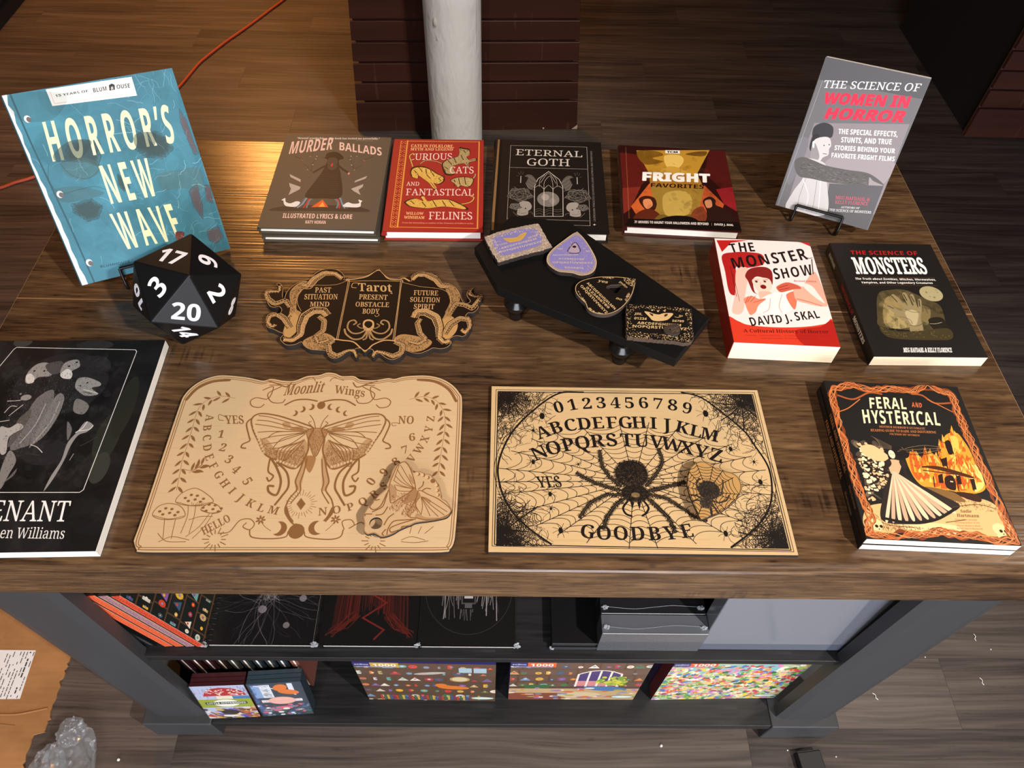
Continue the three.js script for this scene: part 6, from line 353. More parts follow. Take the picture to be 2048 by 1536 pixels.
const mottled = (base, spots) => (c, W, H, r) => { c.fillStyle = base; c.fillRect(0, 0, W, H); for (const [col, n, s] of spots) for (let i = 0; i < n; i++) { c.fillStyle = col; c.beginPath(); c.ellipse(r() * W, r() * H, s * (0.3 + r()), s * (0.2 + 0.6 * r()), r() * 3, 0, 7); c.fill(); } };

const spineText = (w, h, bg, items) => { const cv = document.createElement('canvas'), s = 5000; cv.width = Math.round(h * s); cv.height = Math.max(24, Math.round(w * s)); const c = cv.getContext('2d'); c.fillStyle = bg; c.fillRect(0, 0, cv.width, cv.height); for (const [t, f, col, a, b, hh] of items) { c.font = FONT[f]; c.fillStyle = col; const wd = c.measureText(t).width, cap = capOf(c); c.save(); c.translate(a * cv.width, cv.height * (0.5 + hh / 2)); c.scale((b - a) * cv.width / wd, hh * cv.height / cap); c.fillText(t, 0, 0); c.restore(); } return cv; };

for (const k of [0, 1]) flatBook('taupe_hardback', k ? 'taupe hardback with a dark dressed woman and swans on its cover, upper of two' : 'taupe hardback hidden under its twin, lower of two at the back left', { x: -0.2947 + (k ? 0 : 0.004), z: -0.2684 + (k ? 0 : 0.004), y: k * 0.0132, yaw: -0.4 + (k ? 0 : 0.5), w: 0.1877, h: 0.2475, t: 0.013, hard: true, side: 0x4b443a, art: k ? cover('murder', 0.1877, 0.2475, '#5a5145', 5) : null, rough: 0.5 });
flatBook('red_hardback', 'red hardback with gold cats and a gold border', { x: -0.1128, z: -0.2732, yaw: 0.96, w: 0.1609, h: 0.2461, t: 0.021, hard: true, side: 0x8f231d, art: cover('curious', 0.1609, 0.2461, '#a12a23', 5), rough: 0.42 });
flatBook('black_hardback', 'black hardback with a silver gothic window, roses and skulls', { x: 0.081, z: -0.2763, yaw: -0.88, w: 0.1912, h: 0.245, t: 0.021, hard: true, side: 0x14110f, art: cover('eternal', 0.1912, 0.245, '#16120f', 5), rough: 0.5 });
flatBook('orange_hardback', 'black and orange hardback with a star shaped collage of film stills', { x: 0.3017, z: -0.2772, yaw: -2.79, w: 0.1915, h: 0.2189, t: 0.021, hard: true, side: 0x3a100d, art: cover('fright', 0.1915, 0.2189, '#2c0f0c', 5), rough: 0.4 });
flatBook('pink_paperback', 'thick pink and red paperback with a frightened woman on its cover', { x: 0.409, z: -0.0182, yaw: -2.17, w: 0.151, h: 0.2163, t: 0.036, side: 0x7d1512, art: cover('monster', 0.151, 0.2163, '#f0dcd8', 5), cream: true, rough: 0.4 });
flatBook('hand_paperback', 'black paperback with a raised sepia hand and a moon', { x: 0.6155, z: -0.0232, yaw: 0.48, w: 0.166, h: 0.237, t: 0.020, side: 0x1a1614, art: cover('sciM', 0.166, 0.237, '#1d1917', 5), cream: true, rough: 0.45, spineArt: spineText(0.02, 0.237, '#161210', [['THE SCIENCE OF', 'B', '#a01418', 0.36, 0.62, 0.34], ['MONSTERS', 'NS', '#e8e2d8', 0.64, 0.86, 0.4], ['HAFDAHL', 'NS', '#c8c0b4', 0.06, 0.2, 0.3]]) });
const flameSpine = () => spineText(0.0125, 0.2364, '#1a1715', [['FERAL AND HYSTERICAL', 'H', '#b5794a', 0.22, 0.6, 0.55], ['Hartmann', 'SB', '#8a6a4a', 0.68, 0.82, 0.4]]);
for (const k of [0, 1]) flatBook('flame_paperback', k ? 'black paperback with a woman fleeing a burning house, upper of two' : 'black paperback lying under its twin at the front right, lower of two', { x: 0.5343 + (k ? 0 : -0.001), z: 0.2667 + (k ? 0 : 0.001), y: k * 0.0126, yaw: -2.2 + (k ? 0 : 0.25), w: 0.1842, h: 0.2364, t: 0.0125, side: 0x1a1715, art: k ? cover('feral', 0.1842, 0.2364, '#1e1b19', 6) : null, rough: 0.45, spineArt: flameSpine() });
flatBook('monochrome_paperback', 'large black and white paperback with bony heads, cut off at the left', { x: -0.5924, z: 0.2457, yaw: 1.6, w: 0.245, h: 0.32, t: 0.015, side: 0x161616, art: cover('rev', 0.245, 0.32, mottled('#171617', [['rgba(60,60,58,.10)', 60, 400], ['rgba(5,5,5,.16)', 50, 350]]), 5), rough: 0.5 });

// books propped on wire stands
const wire = M(0x0b0b0c, 0.35, { metalness: 0.2 });
function propped(name, label, TL, TR, BL, t, o) {
  const v = (a) => new THREE.Vector3(a[0], a[1] + T, a[2]), tl = v(TL), e = v(TR).sub(tl), d = v(BL).sub(tl), w = e.length(), h = d.length(); e.normalize(); d.normalize(); const n = d.clone().cross(e).normalize();
  const c = tl.clone().addScaledVector(e, w / 2).addScaledVector(d, h / 2).addScaledVector(n, -t);
  const g = thing(name, label, 'book', c.x, c.y, c.z); g.quaternion.setFromRotationMatrix(new THREE.Matrix4().makeBasis(e, n, d)); bookParts(g, { ...o, w, h, t });
  // stand: for each side one bent wire (lip, foot, back leg), joined by cross bars
  const at = (x, z, y) => tl.clone().addScaledVector(e, w / 2 + x).addScaledVector(d, z).addScaledVector(n, y), s = thing('wire_book_stand', o.standLabel, 'book stand', c.x, T, c.z);
  const rel = (p) => [p.x - c.x, p.y - T, p.z - c.z], back = n.clone().setY(0).normalize().multiplyScalar(-1), fy = 0.003;
  const [x0, x1] = o.lip, lipTop = [], foot = [];
  for (const x of [x0, x1]) {
    const a = at(x, h - o.lipUp, 0.006), b = at(x, h + 0.004, 0.006), b2 = at(x, h + 0.004, -t - 0.003), r = b2.clone().addScaledVector(back, 0.05), up = at(x, h * 0.45, -t - 0.004);
    const f1 = b.clone(); f1.y = T + fy; const r2 = r.clone().addScaledVector(back, 0.05); r2.y = T + fy;
    part(s, 'side_wire', tube([rel(a), rel(b), rel(f1), rel(r2)], 0.0022, 40), wire);
    part(s, 'rest_wire', tube([rel(b), rel(b2), rel(up)], 0.0022, 40), wire); part(s, 'back_leg', tube([rel(up), rel(r2)], 0.0022, 12), wire); lipTop.push(rel(a)); foot.push(rel(r2));
  }
  part(s, 'lip_bar', tube(lipTop, 0.0024, 8), wire); part(s, 'rear_bar', tube(foot, 0.0022, 8), wire);
}
propped('teal_hardback', 'large worn teal hardback propped on a stand at the back left', [-0.6626, 0.2594, -0.1284], [-0.471, 0.2472, -0.2256], [-0.6179, 0.0261, -0.0111], 0.02, { hard: true, side: 0x3a6f7e, rough: 0.5, lip: [-0.052, 0.05], lipUp: 0.012, standLabel: 'black wire stand holding the large teal book',
  art: cover('hnw', 0.2152, 0.2649, mottled('#3c7486', [['rgba(70,150,170,.10)', 60, 420], ['rgba(30,80,90,.10)', 70, 360], ['rgba(120,180,190,.05)', 40, 200]]), 5) });
propped('grey_paperback', 'grey paperback with red lettering propped on a stand at the back right', [0.4925, 0.2362, -0.3184], [0.6269, 0.2453, -0.248], [0.4658, 0.0155, -0.2389], 0.016, { side: 0x6a686a, rough: 0.4, lip: [-0.043, 0.033], lipUp: 0.011, standLabel: 'black wire stand holding the grey paperback', cream: false, art: cover('women', 0.152, 0.2362, '#6c6b6d', 5) });

// ---------------------------------------------------------------- flat wooden boards and plaques
// outlines are in tenths of a mm inside a frame whose corner lies at (ox, oz) on the table
function plate(name, label, category, outline, frame, thick, y, art, sideMat, o = {}) {
  const p = pairs(outline), b = bounds(p), cx = (b[0] + b[2]) / 2, cz = (b[1] + b[3]) / 2, W = b[2] - b[0], H = b[3] - b[1];
  const s = new THREE.Shape(), q = p.map(([x, z]) => new THREE.Vector2((x - cx) / 1e4, -(z - cz) / 1e4));
  const curve = o.sharp ? q : new THREE.SplineCurve([...q, q[0]]).getPoints(q.length * 5).slice(0, -1);
  s.setPoints ? s.setPoints(curve) : s.setFromPoints(curve);
  for (const h of o.holes ?? []) s.holes.push(new THREE.Path(h.map(([x, z]) => new THREE.Vector2((x - cx) / 1e4, -(z - cz) / 1e4))));
  const bev = o.bevel ?? 0.0004, g = new THREE.ExtrudeGeometry(s, { depth: thick - 2 * bev, bevelEnabled: true, bevelSize: bev, bevelOffset: -bev, bevelThickness: bev, bevelSegments: 1 });
  g.rotateX(-Math.PI / 2); g.translate(0, bev, 0);
  const pos = g.attributes.position, uv = g.attributes.uv;
  for (let i = 0; i < pos.count; i++) uv.setXY(i, pos.getX(i) / (W / 1e4) + 0.5, 0.5 - pos.getZ(i) / (H / 1e4));
  const res = o.res ?? 4, cv = paint(W, H, res, art.bg, art.ops, { x: b[0], y: b[1], outline: p, seed: o.seed ?? 3 });
  const t = printTex(cv), face = M(0xffffff, o.rough ?? 0.55, { map: t, specularIntensity: 0.4 });
  const root = thing(name, label, category, frame[0] + cx / 1e4, y, frame[1] + cz / 1e4, 0, o.group);
  part(root, 'panel', g, [face, sideMat]);
  return { root, cx, cz };
}
const ply = (base, line) => (c, W, H, r) => { const x0 = -200, y0 = -200; c.fillStyle = base; c.fillRect(x0, y0, 6000, 6000); for (let i = 0; i < 900; i++) { c.strokeStyle = line + (0.03 + 0.09 * r()) + ')'; c.lineWidth = 2 + r() * 5; const y = y0 + r() * 4200, x = x0 + r() * 4200; c.beginPath(); c.moveTo(x, y); c.lineTo(x + 150 + r() * 700, y + (r() - 0.5) * 12); c.stroke(); } };
const burnt = M(0x1d130d, 0.8), palePly = M(0x8a6a44, 0.75);
const at = (cx, cz, w, h) => [cx - w / 2, cz - h / 2];
plate('moth_spirit_board', 'pale wooden spirit board engraved with a large moth', 'spirit board', ART.mothOut, at(-0.2405, 0.2667, 0.4, 0.28), 0.006, T + 0.0002, { bg: ply('#c6a982', 'rgba(150,110,66,'), ops: ART.moth }, burnt, { res: 4.5 });
plate('spider_spirit_board', 'rectangular wooden spirit board printed with a large black spider', 'spirit board', [0, 0, 3711, 0, 3711, 2464, 0, 2464], at(0.174, 0.2717, 0.3711, 0.2464), 0.006, T + 0.0002, { bg: ply('#c4a67a', 'rgba(120,80,40,'), ops: ART.spider }, burnt, { res: 4.5, sharp: true });
plate('tarot_board', 'black wooden card board cut in the shape of curling tentacles', 'card board', ART.tarotOut, at(-0.17, 0.03, 0.38, 0.22), 0.010, T + 0.0002, { bg: '#140d09', ops: ART.tarot }, burnt, { res: 5 });
const feet = (root, y, pts) => { for (const [x, z] of pts) part(root, 'felt_foot', new THREE.CylinderGeometry(0.004, 0.004, 0.012, 12), M(0x2a2320, 0.9), x, y, z); };
{
  const circle = ([x, z], r, n = 20) => [...Array(n)].map((_, i) => [x + Math.cos(i / n * 6.2832) * r, z + Math.sin(i / n * 6.2832) * r]);
  const mp = plate('moth_planchette', 'moth shaped pale wooden planchette resting on the moth board', 'planchette', ART.mothpOut, at(-0.135, 0.31, 0.12, 0.12), 0.004, T + 0.0162, { bg: ply('#bb9d76', 'rgba(140,100,60,'), ops: ART.mothp }, burnt, { res: 9, holes: [circle(ART.mothpHole, 82)] });
  feet(mp.root, -0.0045, [[-0.015, 0.025], [-0.002, -0.028], [0.04, 0.008]].map(([x, z]) => [x, z])); mp.root.children.filter((c) => c.name === 'felt_foot').forEach((c) => { c.scale.y = 0.8; c.position.y = -0.0049; });
  const sp = plate('spider_planchette', 'heart shaped wooden planchette with a spider, resting on the spider board', 'planchette', ART.spipOut, at(0.267, 0.29, 0.09, 0.10), 0.004, T + 0.0162, { bg: ply('#b08852', 'rgba(110,74,36,'), ops: ART.spip }, burnt, { res: 10, sharp: true });
  feet(sp.root, -0.0049, [[-0.015, -0.028], [0.028, -0.01], [-0.008, 0.026]]); sp.root.children.filter((c) => c.name === 'felt_foot').forEach((c) => { c.scale.y = 0.8; });
  // coffin shaped riser
  const R = thing('coffin_riser', 'matt black coffin shaped riser on turned feet holding four plaques', 'riser', 0.124, T, 0.0065);
  const axis = new THREE.Vector2(0.797, 0.605), nor = new THREE.Vector2(0.605, -0.797), head = new THREE.Vector2(-0.013 - 0.124, -0.0975 - 0.0065), P = (u, v) => head.clone().addScaledVector(axis, u).addScaledVector(nor, v);
  const hexagon = [P(0, -0.045), P(0.078, -0.09), P(0.344, -0.047), P(0.344, 0.047), P(0.078, 0.09), P(0, 0.045)].map((v) => new THREE.Vector2(v.x, -v.y));
  const cg = new THREE.ExtrudeGeometry(new THREE.Shape(hexagon), { depth: 0.014, bevelEnabled: true, bevelSize: 0.001, bevelOffset: -0.001, bevelThickness: 0.001, bevelSegments: 2 }); cg.rotateX(-Math.PI / 2); cg.translate(0, 0.055, 0);
  part(R, 'top', cg, M(0x0b0b0b, 0.6, { specularIntensity: 0.3 }));
  const prof = [[0.0, 0], [0.0095, 0], [0.0105, 0.004], [0.0115, 0.013], [0.0135, 0.016], [0.0125, 0.019], [0.0145, 0.021], [0.0185, 0.03], [0.0185, 0.034], [0.013, 0.04], [0.0125, 0.046], [0.019, 0.0535], [0.019, 0.0542], [0, 0.0542]].map((p) => new THREE.Vector2(...p)), lg = new THREE.LatheGeometry(prof, 28);
  for (const [u, v] of [[0.095, -0.066], [0.262, -0.041], [0.095, 0.066], [0.262, 0.041]]) { const q = P(u, v); part(R, 'turned_foot', lg, M(0x0c0c0c, 0.25), q.x, 0, q.y); }
  // plaques on the riser
  const F = at(0.125, 0.01, 0.4, 0.34), Y = T + 0.0702, lil = (c, W, H, r) => { c.fillStyle = '#9a8a80'; c.fillRect(0, 0, 5000, 5000); for (let i = 0; i < 2600; i++) { c.fillStyle = ['#b29a80', '#8d8290', '#a7937a', '#7c6f6c'][i % 4]; c.beginPath(); c.ellipse(300 + r() * 3300, 300 + r() * 3000, 5 + r() * 9, 4 + r() * 5, r() * 3, 0, 7); c.fill(); } };
  const jag = (a) => { const p = pairs(a), o = [], r = rng(9); p.forEach((q, i) => { const n = p[(i + 1) % p.length], L = Math.hypot(n[0] - q[0], n[1] - q[1]), k = Math.max(1, Math.round(L / 26)), nx = -(n[1] - q[1]) / L, ny = (n[0] - q[0]) / L; for (let j = 0; j < k; j++) { const s = (r() - 0.5) * 16; o.push(q[0] + (n[0] - q[0]) * j / k + nx * s, q[1] + (n[1] - q[1]) * j / k + ny * s); } }); return o; };
  plate('lilac_plaque', 'small lilac rectangular spirit board plaque on the black riser', 'plaque', jag(ART.lilacOut), F, 0.007, Y, { bg: lil, ops: ART.lilac }, burnt, { res: 12, sharp: true });
  plate('lilac_planchette', 'small lilac heart shaped planchette on the black riser', 'planchette', ART.lilacPOut, F, 0.007, Y, { bg: lil, ops: ART.lilacP }, burnt, { res: 12 });
  plate('black_planchette', 'small black heart shaped planchette with a cut out, on the black riser', 'planchette', ART.blackPOut, F, 0.007, Y, { bg: '#120d0a', ops: ART.blackP }, M(0x3a2f28, 0.8), { res: 12, holes: [pairs(ART.blackPHole)] });
  plate('black_plaque', 'small black and gold rectangular spirit board plaque at the riser end', 'plaque', jag(ART.blackROut), F, 0.007, Y, { bg: '#120d0a', ops: ART.blackR }, M(0x4a3a2c, 0.8), { res: 12, sharp: true });
  plate('tiny_planchette', 'tiny dark planchette lying on the black and gold plaque', 'planchette', ART.tinyOut, F, 0.0035, Y + 0.0072, { bg: (c, W, H, r) => { c.fillStyle = '#3a3029'; c.fillRect(0, 0, 5000, 5000); for (let i = 0; i < 30; i++) { c.strokeStyle = 'rgba(120,104,88,.7)'; c.lineWidth = 5; const x = 2950 + r() * 200, y = 2550 + r() * 160; c.beginPath(); c.moveTo(x, y); c.lineTo(x + 30, y - 14); c.stroke(); } }, ops: [] }, M(0x2a231e, 0.8), { res: 14, holes: [circle(ART.tinyHole, 18, 12)] });
}
// ---------------------------------------------------------------- twenty sided die
{
  const V = [[-0.4088, 0.1285, 0.0668], [-0.4891, 0.1274, 0.0418], [-0.393, 0.0011, 0.0216], [-0.4733, 0, -0.0034], [-0.4548, 0.001, 0.0786], [-0.4646, 0.0797, 0.1066], [-0.4176, 0.0488, -0.0432], [-0.4274, 0.1275, -0.0153], [-0.4945, 0.0781, -0.0262], [-0.5175, 0.0485, 0.0491], [-0.3646, 0.08, 0.0142], [-0.3876, 0.0504, 0.0895]].map((p) => new THREE.Vector3(...p));
  const C = V.reduce((s, v) => s.add(v), new THREE.Vector3()).multiplyScalar(1 / 12), base = new THREE.Vector3(C.x, 0, C.z);
  const g = thing('twenty_sided_die', 'large black twenty sided die with white numbers in front of the teal book', 'die', C.x, T + 0.0002, C.z);
  const pts = [], r = 0.0035; for (const v of V) { const q = v.clone().sub(base), dir = v.clone().sub(C).normalize(); q.addScaledVector(dir, -r * 1.258); const s = new THREE.IcosahedronGeometry(r, 1).attributes.position; for (let i = 0; i < s.count; i++) pts.push(new THREE.Vector3(s.getX(i), s.getY(i), s.getZ(i)).add(q)); }
  part(g, 'body', new ConvexGeometry(pts), M(0x0b0b0c, 0.45, { specularIntensity: 0.5 }));
  const font = await new FontLoader().loadAsync('fonts/droid/droid_sans_bold.typeface.json'), white = M(0xf2f0f4, 0.55);
  for (const [t, a, b, c, up, size] of [['20', 0, 5, 11, 0, 0.022], ['17', 7, 1, 0, 7, 0.022], ['6', 7, 10, 0, 10, 0.023], ['3', 0, 5, 1, 1, 0.024], ['2', 0, 10, 11, 10, 0.024], ['14', 5, 11, 4, 11, 0.022], ['8', 10, 11, 2, 10, 0.023], ['10', 1, 9, 5, 9, 0.022]]) {
    const m = V[a].clone().add(V[b]).add(V[c]).multiplyScalar(1 / 3), n = V[b].clone().sub(V[a]).cross(V[c].clone().sub(V[a])).normalize(); if (n.dot(m.clone().sub(C)) < 0) n.negate();
    const u = V[up].clone().sub(m).normalize(), x = u.clone().cross(n).normalize(), tg = new TextGeometry(t, { font, size: size * 1.13, depth: 0.0005, curveSegments: 6, bevelEnabled: false }); tg.computeBoundingBox(); const bb = tg.boundingBox; tg.translate(-(bb.min.x + bb.max.x) / 2, -(bb.min.y + bb.max.y) / 2, 0);
    const o = part(g, 'numeral', tg, white); o.quaternion.setFromRotationMatrix(new THREE.Matrix4().makeBasis(x, u, n)); o.position.copy(m.clone().sub(base).addScaledVector(u, up === 0 ? -0.004 : 0)).addScaledVector(n, -0.0001);
  }
}

// ---------------------------------------------------------------- goods on the shelves
const S1 = 0.4402, S2 = 0.0922, film = () => M(0xffffff, 0.12, { transmission: 1, thickness: 0, ior: 1.45 });
function canvas(w, h, fn, seed = 1) { const cv = document.createElement('canvas'); cv.width = w; cv.height = h; fn(cv.getContext('2d'), w, h, rng(seed)); return cv; }
function crumple(parent, x, y, z, s, seed) { const r = rng(seed), g = new THREE.IcosahedronGeometry(s, 2), p = g.attributes.position, m = new Map(); for (let i = 0; i < p.count; i++) { const k = [p.getX(i), p.getY(i), p.getZ(i)].map((v) => v.toFixed(5)).join(); if (!m.has(k)) m.set(k, 0.5 + r() * 0.9); const f = m.get(k); p.setXYZ(i, p.getX(i) * f, p.getY(i) * f, p.getZ(i) * f * 0.7); } g.computeVertexNormals(); return part(parent, 'wrap_gather', g, M(0xe8ecf0, 0.15, { transmission: 0.75, thickness: 0 }), x, y, z); }
// art panels
const webArt = canvas(512, 720, (c, w, h, r) => { c.fillStyle = '#0c0b0d'; c.fillRect(0, 0, w, h); for (let k = 0; k < 70; k++) { c.strokeStyle = 'rgba(150,140,148,' + (0.15 + 0.4 * r()) + ')'; c.lineWidth = 1 + r() * 2; let x = 256 + (r() - 0.5) * 90, y = 470 + (r() - 0.5) * 80, a = r() * 6.3; c.beginPath(); c.moveTo(x, y); for (let j = 0; j < 6; j++) { a += (r() - 0.5) * 0.9; x += Math.cos(a) * 45; y += Math.sin(a) * 45; c.lineTo(x, y); } c.stroke(); } for (const [x, y, s] of [[370, 620, 16], [240, 540, 20], [430, 480, 18], [300, 430, 26]]) { c.fillStyle = 'rgba(150,140,146,.75)'; c.beginPath(); c.arc(x, y, s, 0, 7); c.fill(); } for (let k = 0; k < 40; k++) { c.strokeStyle = 'rgba(170,160,160,.3)'; c.lineWidth = 2; c.beginPath(); c.moveTo(200 + r() * 110, 400 + r() * 60); c.lineTo(190 + r() * 130, 470 + r() * 40); c.stroke(); } }, 4);
const redArt = canvas(512, 720, (c, w, h, r) => { c.fillStyle = '#0b0a0a'; c.fillRect(0, 0, w, h); for (let k = 0; k < 130; k++) { const u = r(), x = 256 + (u - 0.5) * 360, top = 60 + Math.abs(u - 0.5) * 700 * r(), y1 = 480 + Math.abs(u - 0.5) * 300; c.strokeStyle = ['#3c1410', '#561a14', '#2c100d'][k % 3]; c.lineWidth = 2 + r() * 5; c.beginPath(); c.moveTo(x, top); c.lineTo(x + (u - 0.5) * 60, y1 + r() * 60); c.stroke(); } c.strokeStyle = '#6a2018'; c.lineWidth = 9; c.beginPath(); c.moveTo(220, 440); c.lineTo(330, 500); c.lineTo(210, 580); c.lineTo(330, 640); c.lineTo(280, 690); c.stroke(); c.strokeStyle = '#5c1c14'; c.lineWidth = 3; for (let k = 0; k < 26; k++) { const s = k % 2 ? 1 : -1, x = 256 + s * (60 + r() * 60); c.beginPath(); c.moveTo(x, 540 + r() * 40); c.lineTo(x + s * 60, 600 + r() * 40); c.lineTo(x + s * 120, 640 + r() * 40); c.stroke(); } }, 8);
const lampArt = canvas(512, 720, (c, w, h, r) => { c.fillStyle = '#0d0c0c'; c.fillRect(0, 0, w, h); c.strokeStyle = '#33302f'; c.lineWidth = 3; c.beginPath(); c.arc(256, 420, 240, 0, 7); c.stroke(); for (let k = 0; k < 150; k++) { const x = 110 + r() * 300, y = 60 + r() * 380; c.strokeStyle = ['#6a6666', '#8d8888', '#3f3c3c'][k % 3]; c.lineWidth = 2 + r() * 5; c.beginPath(); c.moveTo(x, y); c.quadraticCurveTo(x + (r() - 0.5) * 30, y + 60, x + (r() - 0.5) * 40, Math.min(590, y + 90 + r() * 110)); c.stroke(); } c.fillStyle = '#0d0c0c'; c.fillRect(212, 380, 88, 150); c.strokeStyle = '#4a4747'; c.lineWidth = 8; c.strokeRect(220, 390, 72, 110); c.fillStyle = '#b9b2b2'; c.fillRect(232, 404, 48, 70); c.fillStyle = '#555'; c.fillRect(236, 500, 40, 24); }, 12);
const curioArt = (bgc, seed) => canvas(720, 700, (c, w, h, r) => {
  c.fillStyle = bgc; c.fillRect(0, 0, w, h); c.strokeStyle = '#5b3d2a'; c.lineWidth = 10; for (let y = 0; y <= h; y += 110) { c.beginPath(); c.moveTo(0, y); c.lineTo(w, y); c.stroke(); } for (let y = 0; y < h; y += 110) for (let x = 30 + r() * 60; x < w; x += 90 + r() * 90) { c.beginPath(); c.moveTo(x, y); c.lineTo(x, y + 110); c.stroke(); }
  const P = ['#d8442c', '#e9b23a', '#6fa8a0', '#d9d2c4', '#7a94b8', '#e07a3c', '#b8394a', '#4f7a4a', '#c9a56a', '#8a5a9a', '#f0e6d4', '#3f5a7a'];
  for (let y = 0; y < h; y += 110) for (let x = 20; x < w; x += 46 + r() * 30) { c.fillStyle = P[Math.floor(r() * P.length)]; const k = r(), cy = y + 88, s = 16 + r() * 18; c.beginPath(); if (k < 0.35) c.ellipse(x, cy - s, s * 0.8, s, 0, 0, 7); else if (k < 0.6) c.rect(x - s * 0.6, cy - s * 1.9, s * 0.7, s * 1.9); else if (k < 0.8) { c.moveTo(x - s, cy); c.lineTo(x, cy - s * 2); c.lineTo(x + s, cy); } else c.arc(x, cy - s, s * 0.7, 0, 7); c.fill(); c.fillStyle = P[Math.floor(r() * P.length)]; c.beginPath(); c.arc(x, cy - s, s * 0.3, 0, 7); c.fill(); }
}, seed);
const banner = (c, w, col) => { c.fillStyle = '#2b2a6a'; c.fillRect(0, 0, w * 0.12, 60); c.fillStyle = '#d8d4ee'; c.font = 'bold 30px serif'; c.fillText('eeBoo', 8, 42, w * 0.1); c.fillStyle = col; c.fillRect(w * 0.12, 0, w * 0.2, 78); c.fillStyle = '#fff4dc'; c.font = 'bold 58px sans-serif'; c.fillText('1000', w * 0.135, 60, w * 0.17); c.fillStyle = '#8a9ad0'; c.fillRect(w * 0.02, 64, w * 0.28, 12); c.fillStyle = '#e8f0e4'; c.strokeStyle = '#2f7a4f'; c.lineWidth = 8; c.beginPath(); c.ellipse(w * 0.9, 640, 70, 26, 0, 0, 7); c.fill(); c.stroke(); };
const puzzle1 = canvas(760, 700, (c, w, h, r) => { c.drawImage(curioArt('#5c4636', 21), 0, 0, w, h); c.fillStyle = '#e07a2a'; c.beginPath(); c.ellipse(520, 430, 90, 34, 0.1, 0, 7); c.fill(); c.beginPath(); c.arc(450, 390, 34, 0, 7); c.fill(); c.strokeStyle = '#b89a5a'; c.lineWidth = 12; c.fillStyle = '#d8c8a0'; c.beginPath(); c.ellipse(560, 270, 50, 42, 0, 0, 7); c.fill(); c.stroke(); c.fillStyle = '#a8c4d0'; c.fillRect(560, 70, 70, 80); c.fillRect(640, 70, 70, 80); c.fillStyle = '#b9b4ac'; c.beginPath(); c.ellipse(400, 170, 90, 20, -0.2, 0, 7); c.fill(); for (let i = 0; i < 34; i++) { c.fillStyle = ['#b8442c', '#3f6a4a', '#c9a84a', '#3f5a8a', '#7a3a5a'][i % 5]; c.fillRect(80 + i * 18, 590 + r() * 20, 14, 90); } banner(c, w, '#c9a63e'); }, 2);
const puzzle2 = canvas(760, 700, (c, w, h, r) => { c.fillStyle = '#5a4034'; c.fillRect(0, 0, w, h); c.drawImage(curioArt('#6a5040', 33), 0, 0, 720, 420, 0, 0, w, 430); c.fillStyle = '#4a3a72'; c.beginPath(); c.moveTo(380, 430); c.lineTo(380, 200); c.quadraticCurveTo(500, 60, 620, 200); c.lineTo(620, 430); c.fill(); c.fillStyle = '#d88a8a'; c.fillRect(380, 320, 240, 100); c.strokeStyle = '#f2ead8'; c.lineWidth = 12; c.beginPath(); c.moveTo(380, 430); c.lineTo(380, 200); c.quadraticCurveTo(500, 60, 620, 200); c.lineTo(620, 430); c.stroke(); for (const x of [440, 500, 560]) { c.beginPath(); c.moveTo(x, 430); c.lineTo(x, 140); c.stroke(); } for (let i = 0; i < 60; i++) { c.fillStyle = ['#d8d23a', '#7aa03a', '#a8b83a'][i % 3]; c.beginPath(); c.arc(500 + r() * 160, 250 + r() * 150, 14, 0, 7); c.fill(); } c.fillStyle = '#c9a878'; c.fillRect(0, 470, w, 230); c.fillStyle = '#8a4a34'; c.fillRect(0, 560, 340, 140); c.fillStyle = '#d9c49a'; c.beginPath(); c.ellipse(420, 600, 130, 60, 0, 0, 7); c.fill(); c.fillStyle = '#4a7aa8'; c.beginPath(); c.ellipse(560, 470, 130, 44, 0.15, 0, 7); c.fill(); c.fillStyle = '#3a6a3a'; c.fillRect(90, 400, 140, 60); for (let i = 0; i < 50; i++) { c.fillStyle = ['#e8e0d0', '#d86a3c', '#b8a04a', '#a878b0', '#7a94b8'][i % 5]; c.beginPath(); c.ellipse(r() * w, 450 + r() * 230, 10 + r() * 22, 8 + r() * 10, 0, 0, 7); c.fill(); } banner(c, w, '#e0642c'); }, 3);
const puzzle3 = canvas(760, 700, (c, w, h, r) => { c.fillStyle = '#b9c8a0'; c.fillRect(0, 0, w, h); c.fillStyle = '#8ac4c8'; c.fillRect(100, 40, 500, 170); const P = ['#f0503c', '#f8d84c', '#f49a3c', '#e88ac0', '#a07ac8', '#fff8ec', '#fff2d0', '#fbe6c8', '#3f8a3f', '#6ab04a', '#4a7ac0', '#c83a5a', '#f4d8a0', '#2f6a3a', '#a8d06a']; for (let i = 0; i < 900; i++) { c.fillStyle = P[Math.floor(r() * P.length)]; const x = r() * w, y = 60 + r() * 640; c.beginPath(); c.ellipse(x, y, 8 + r() * 22, 6 + r() * 12, r() * 3, 0, 7); c.fill(); } for (let k = 0; k < 60; k++) { const x = r() * w, y = 120 + r() * 540; for (let i = 0; i < 7; i++) { c.fillStyle = P[(k * 3) % P.length]; c.beginPath(); c.ellipse(x + Math.cos(i) * 18, y + Math.sin(i) * 12, 10, 7, i, 0, 7); c.fill(); } c.fillStyle = '#f4d04a'; c.beginPath(); c.arc(x, y, 7, 0, 7); c.fill(); } banner(c, w, '#dd5a2c'); }, 5);
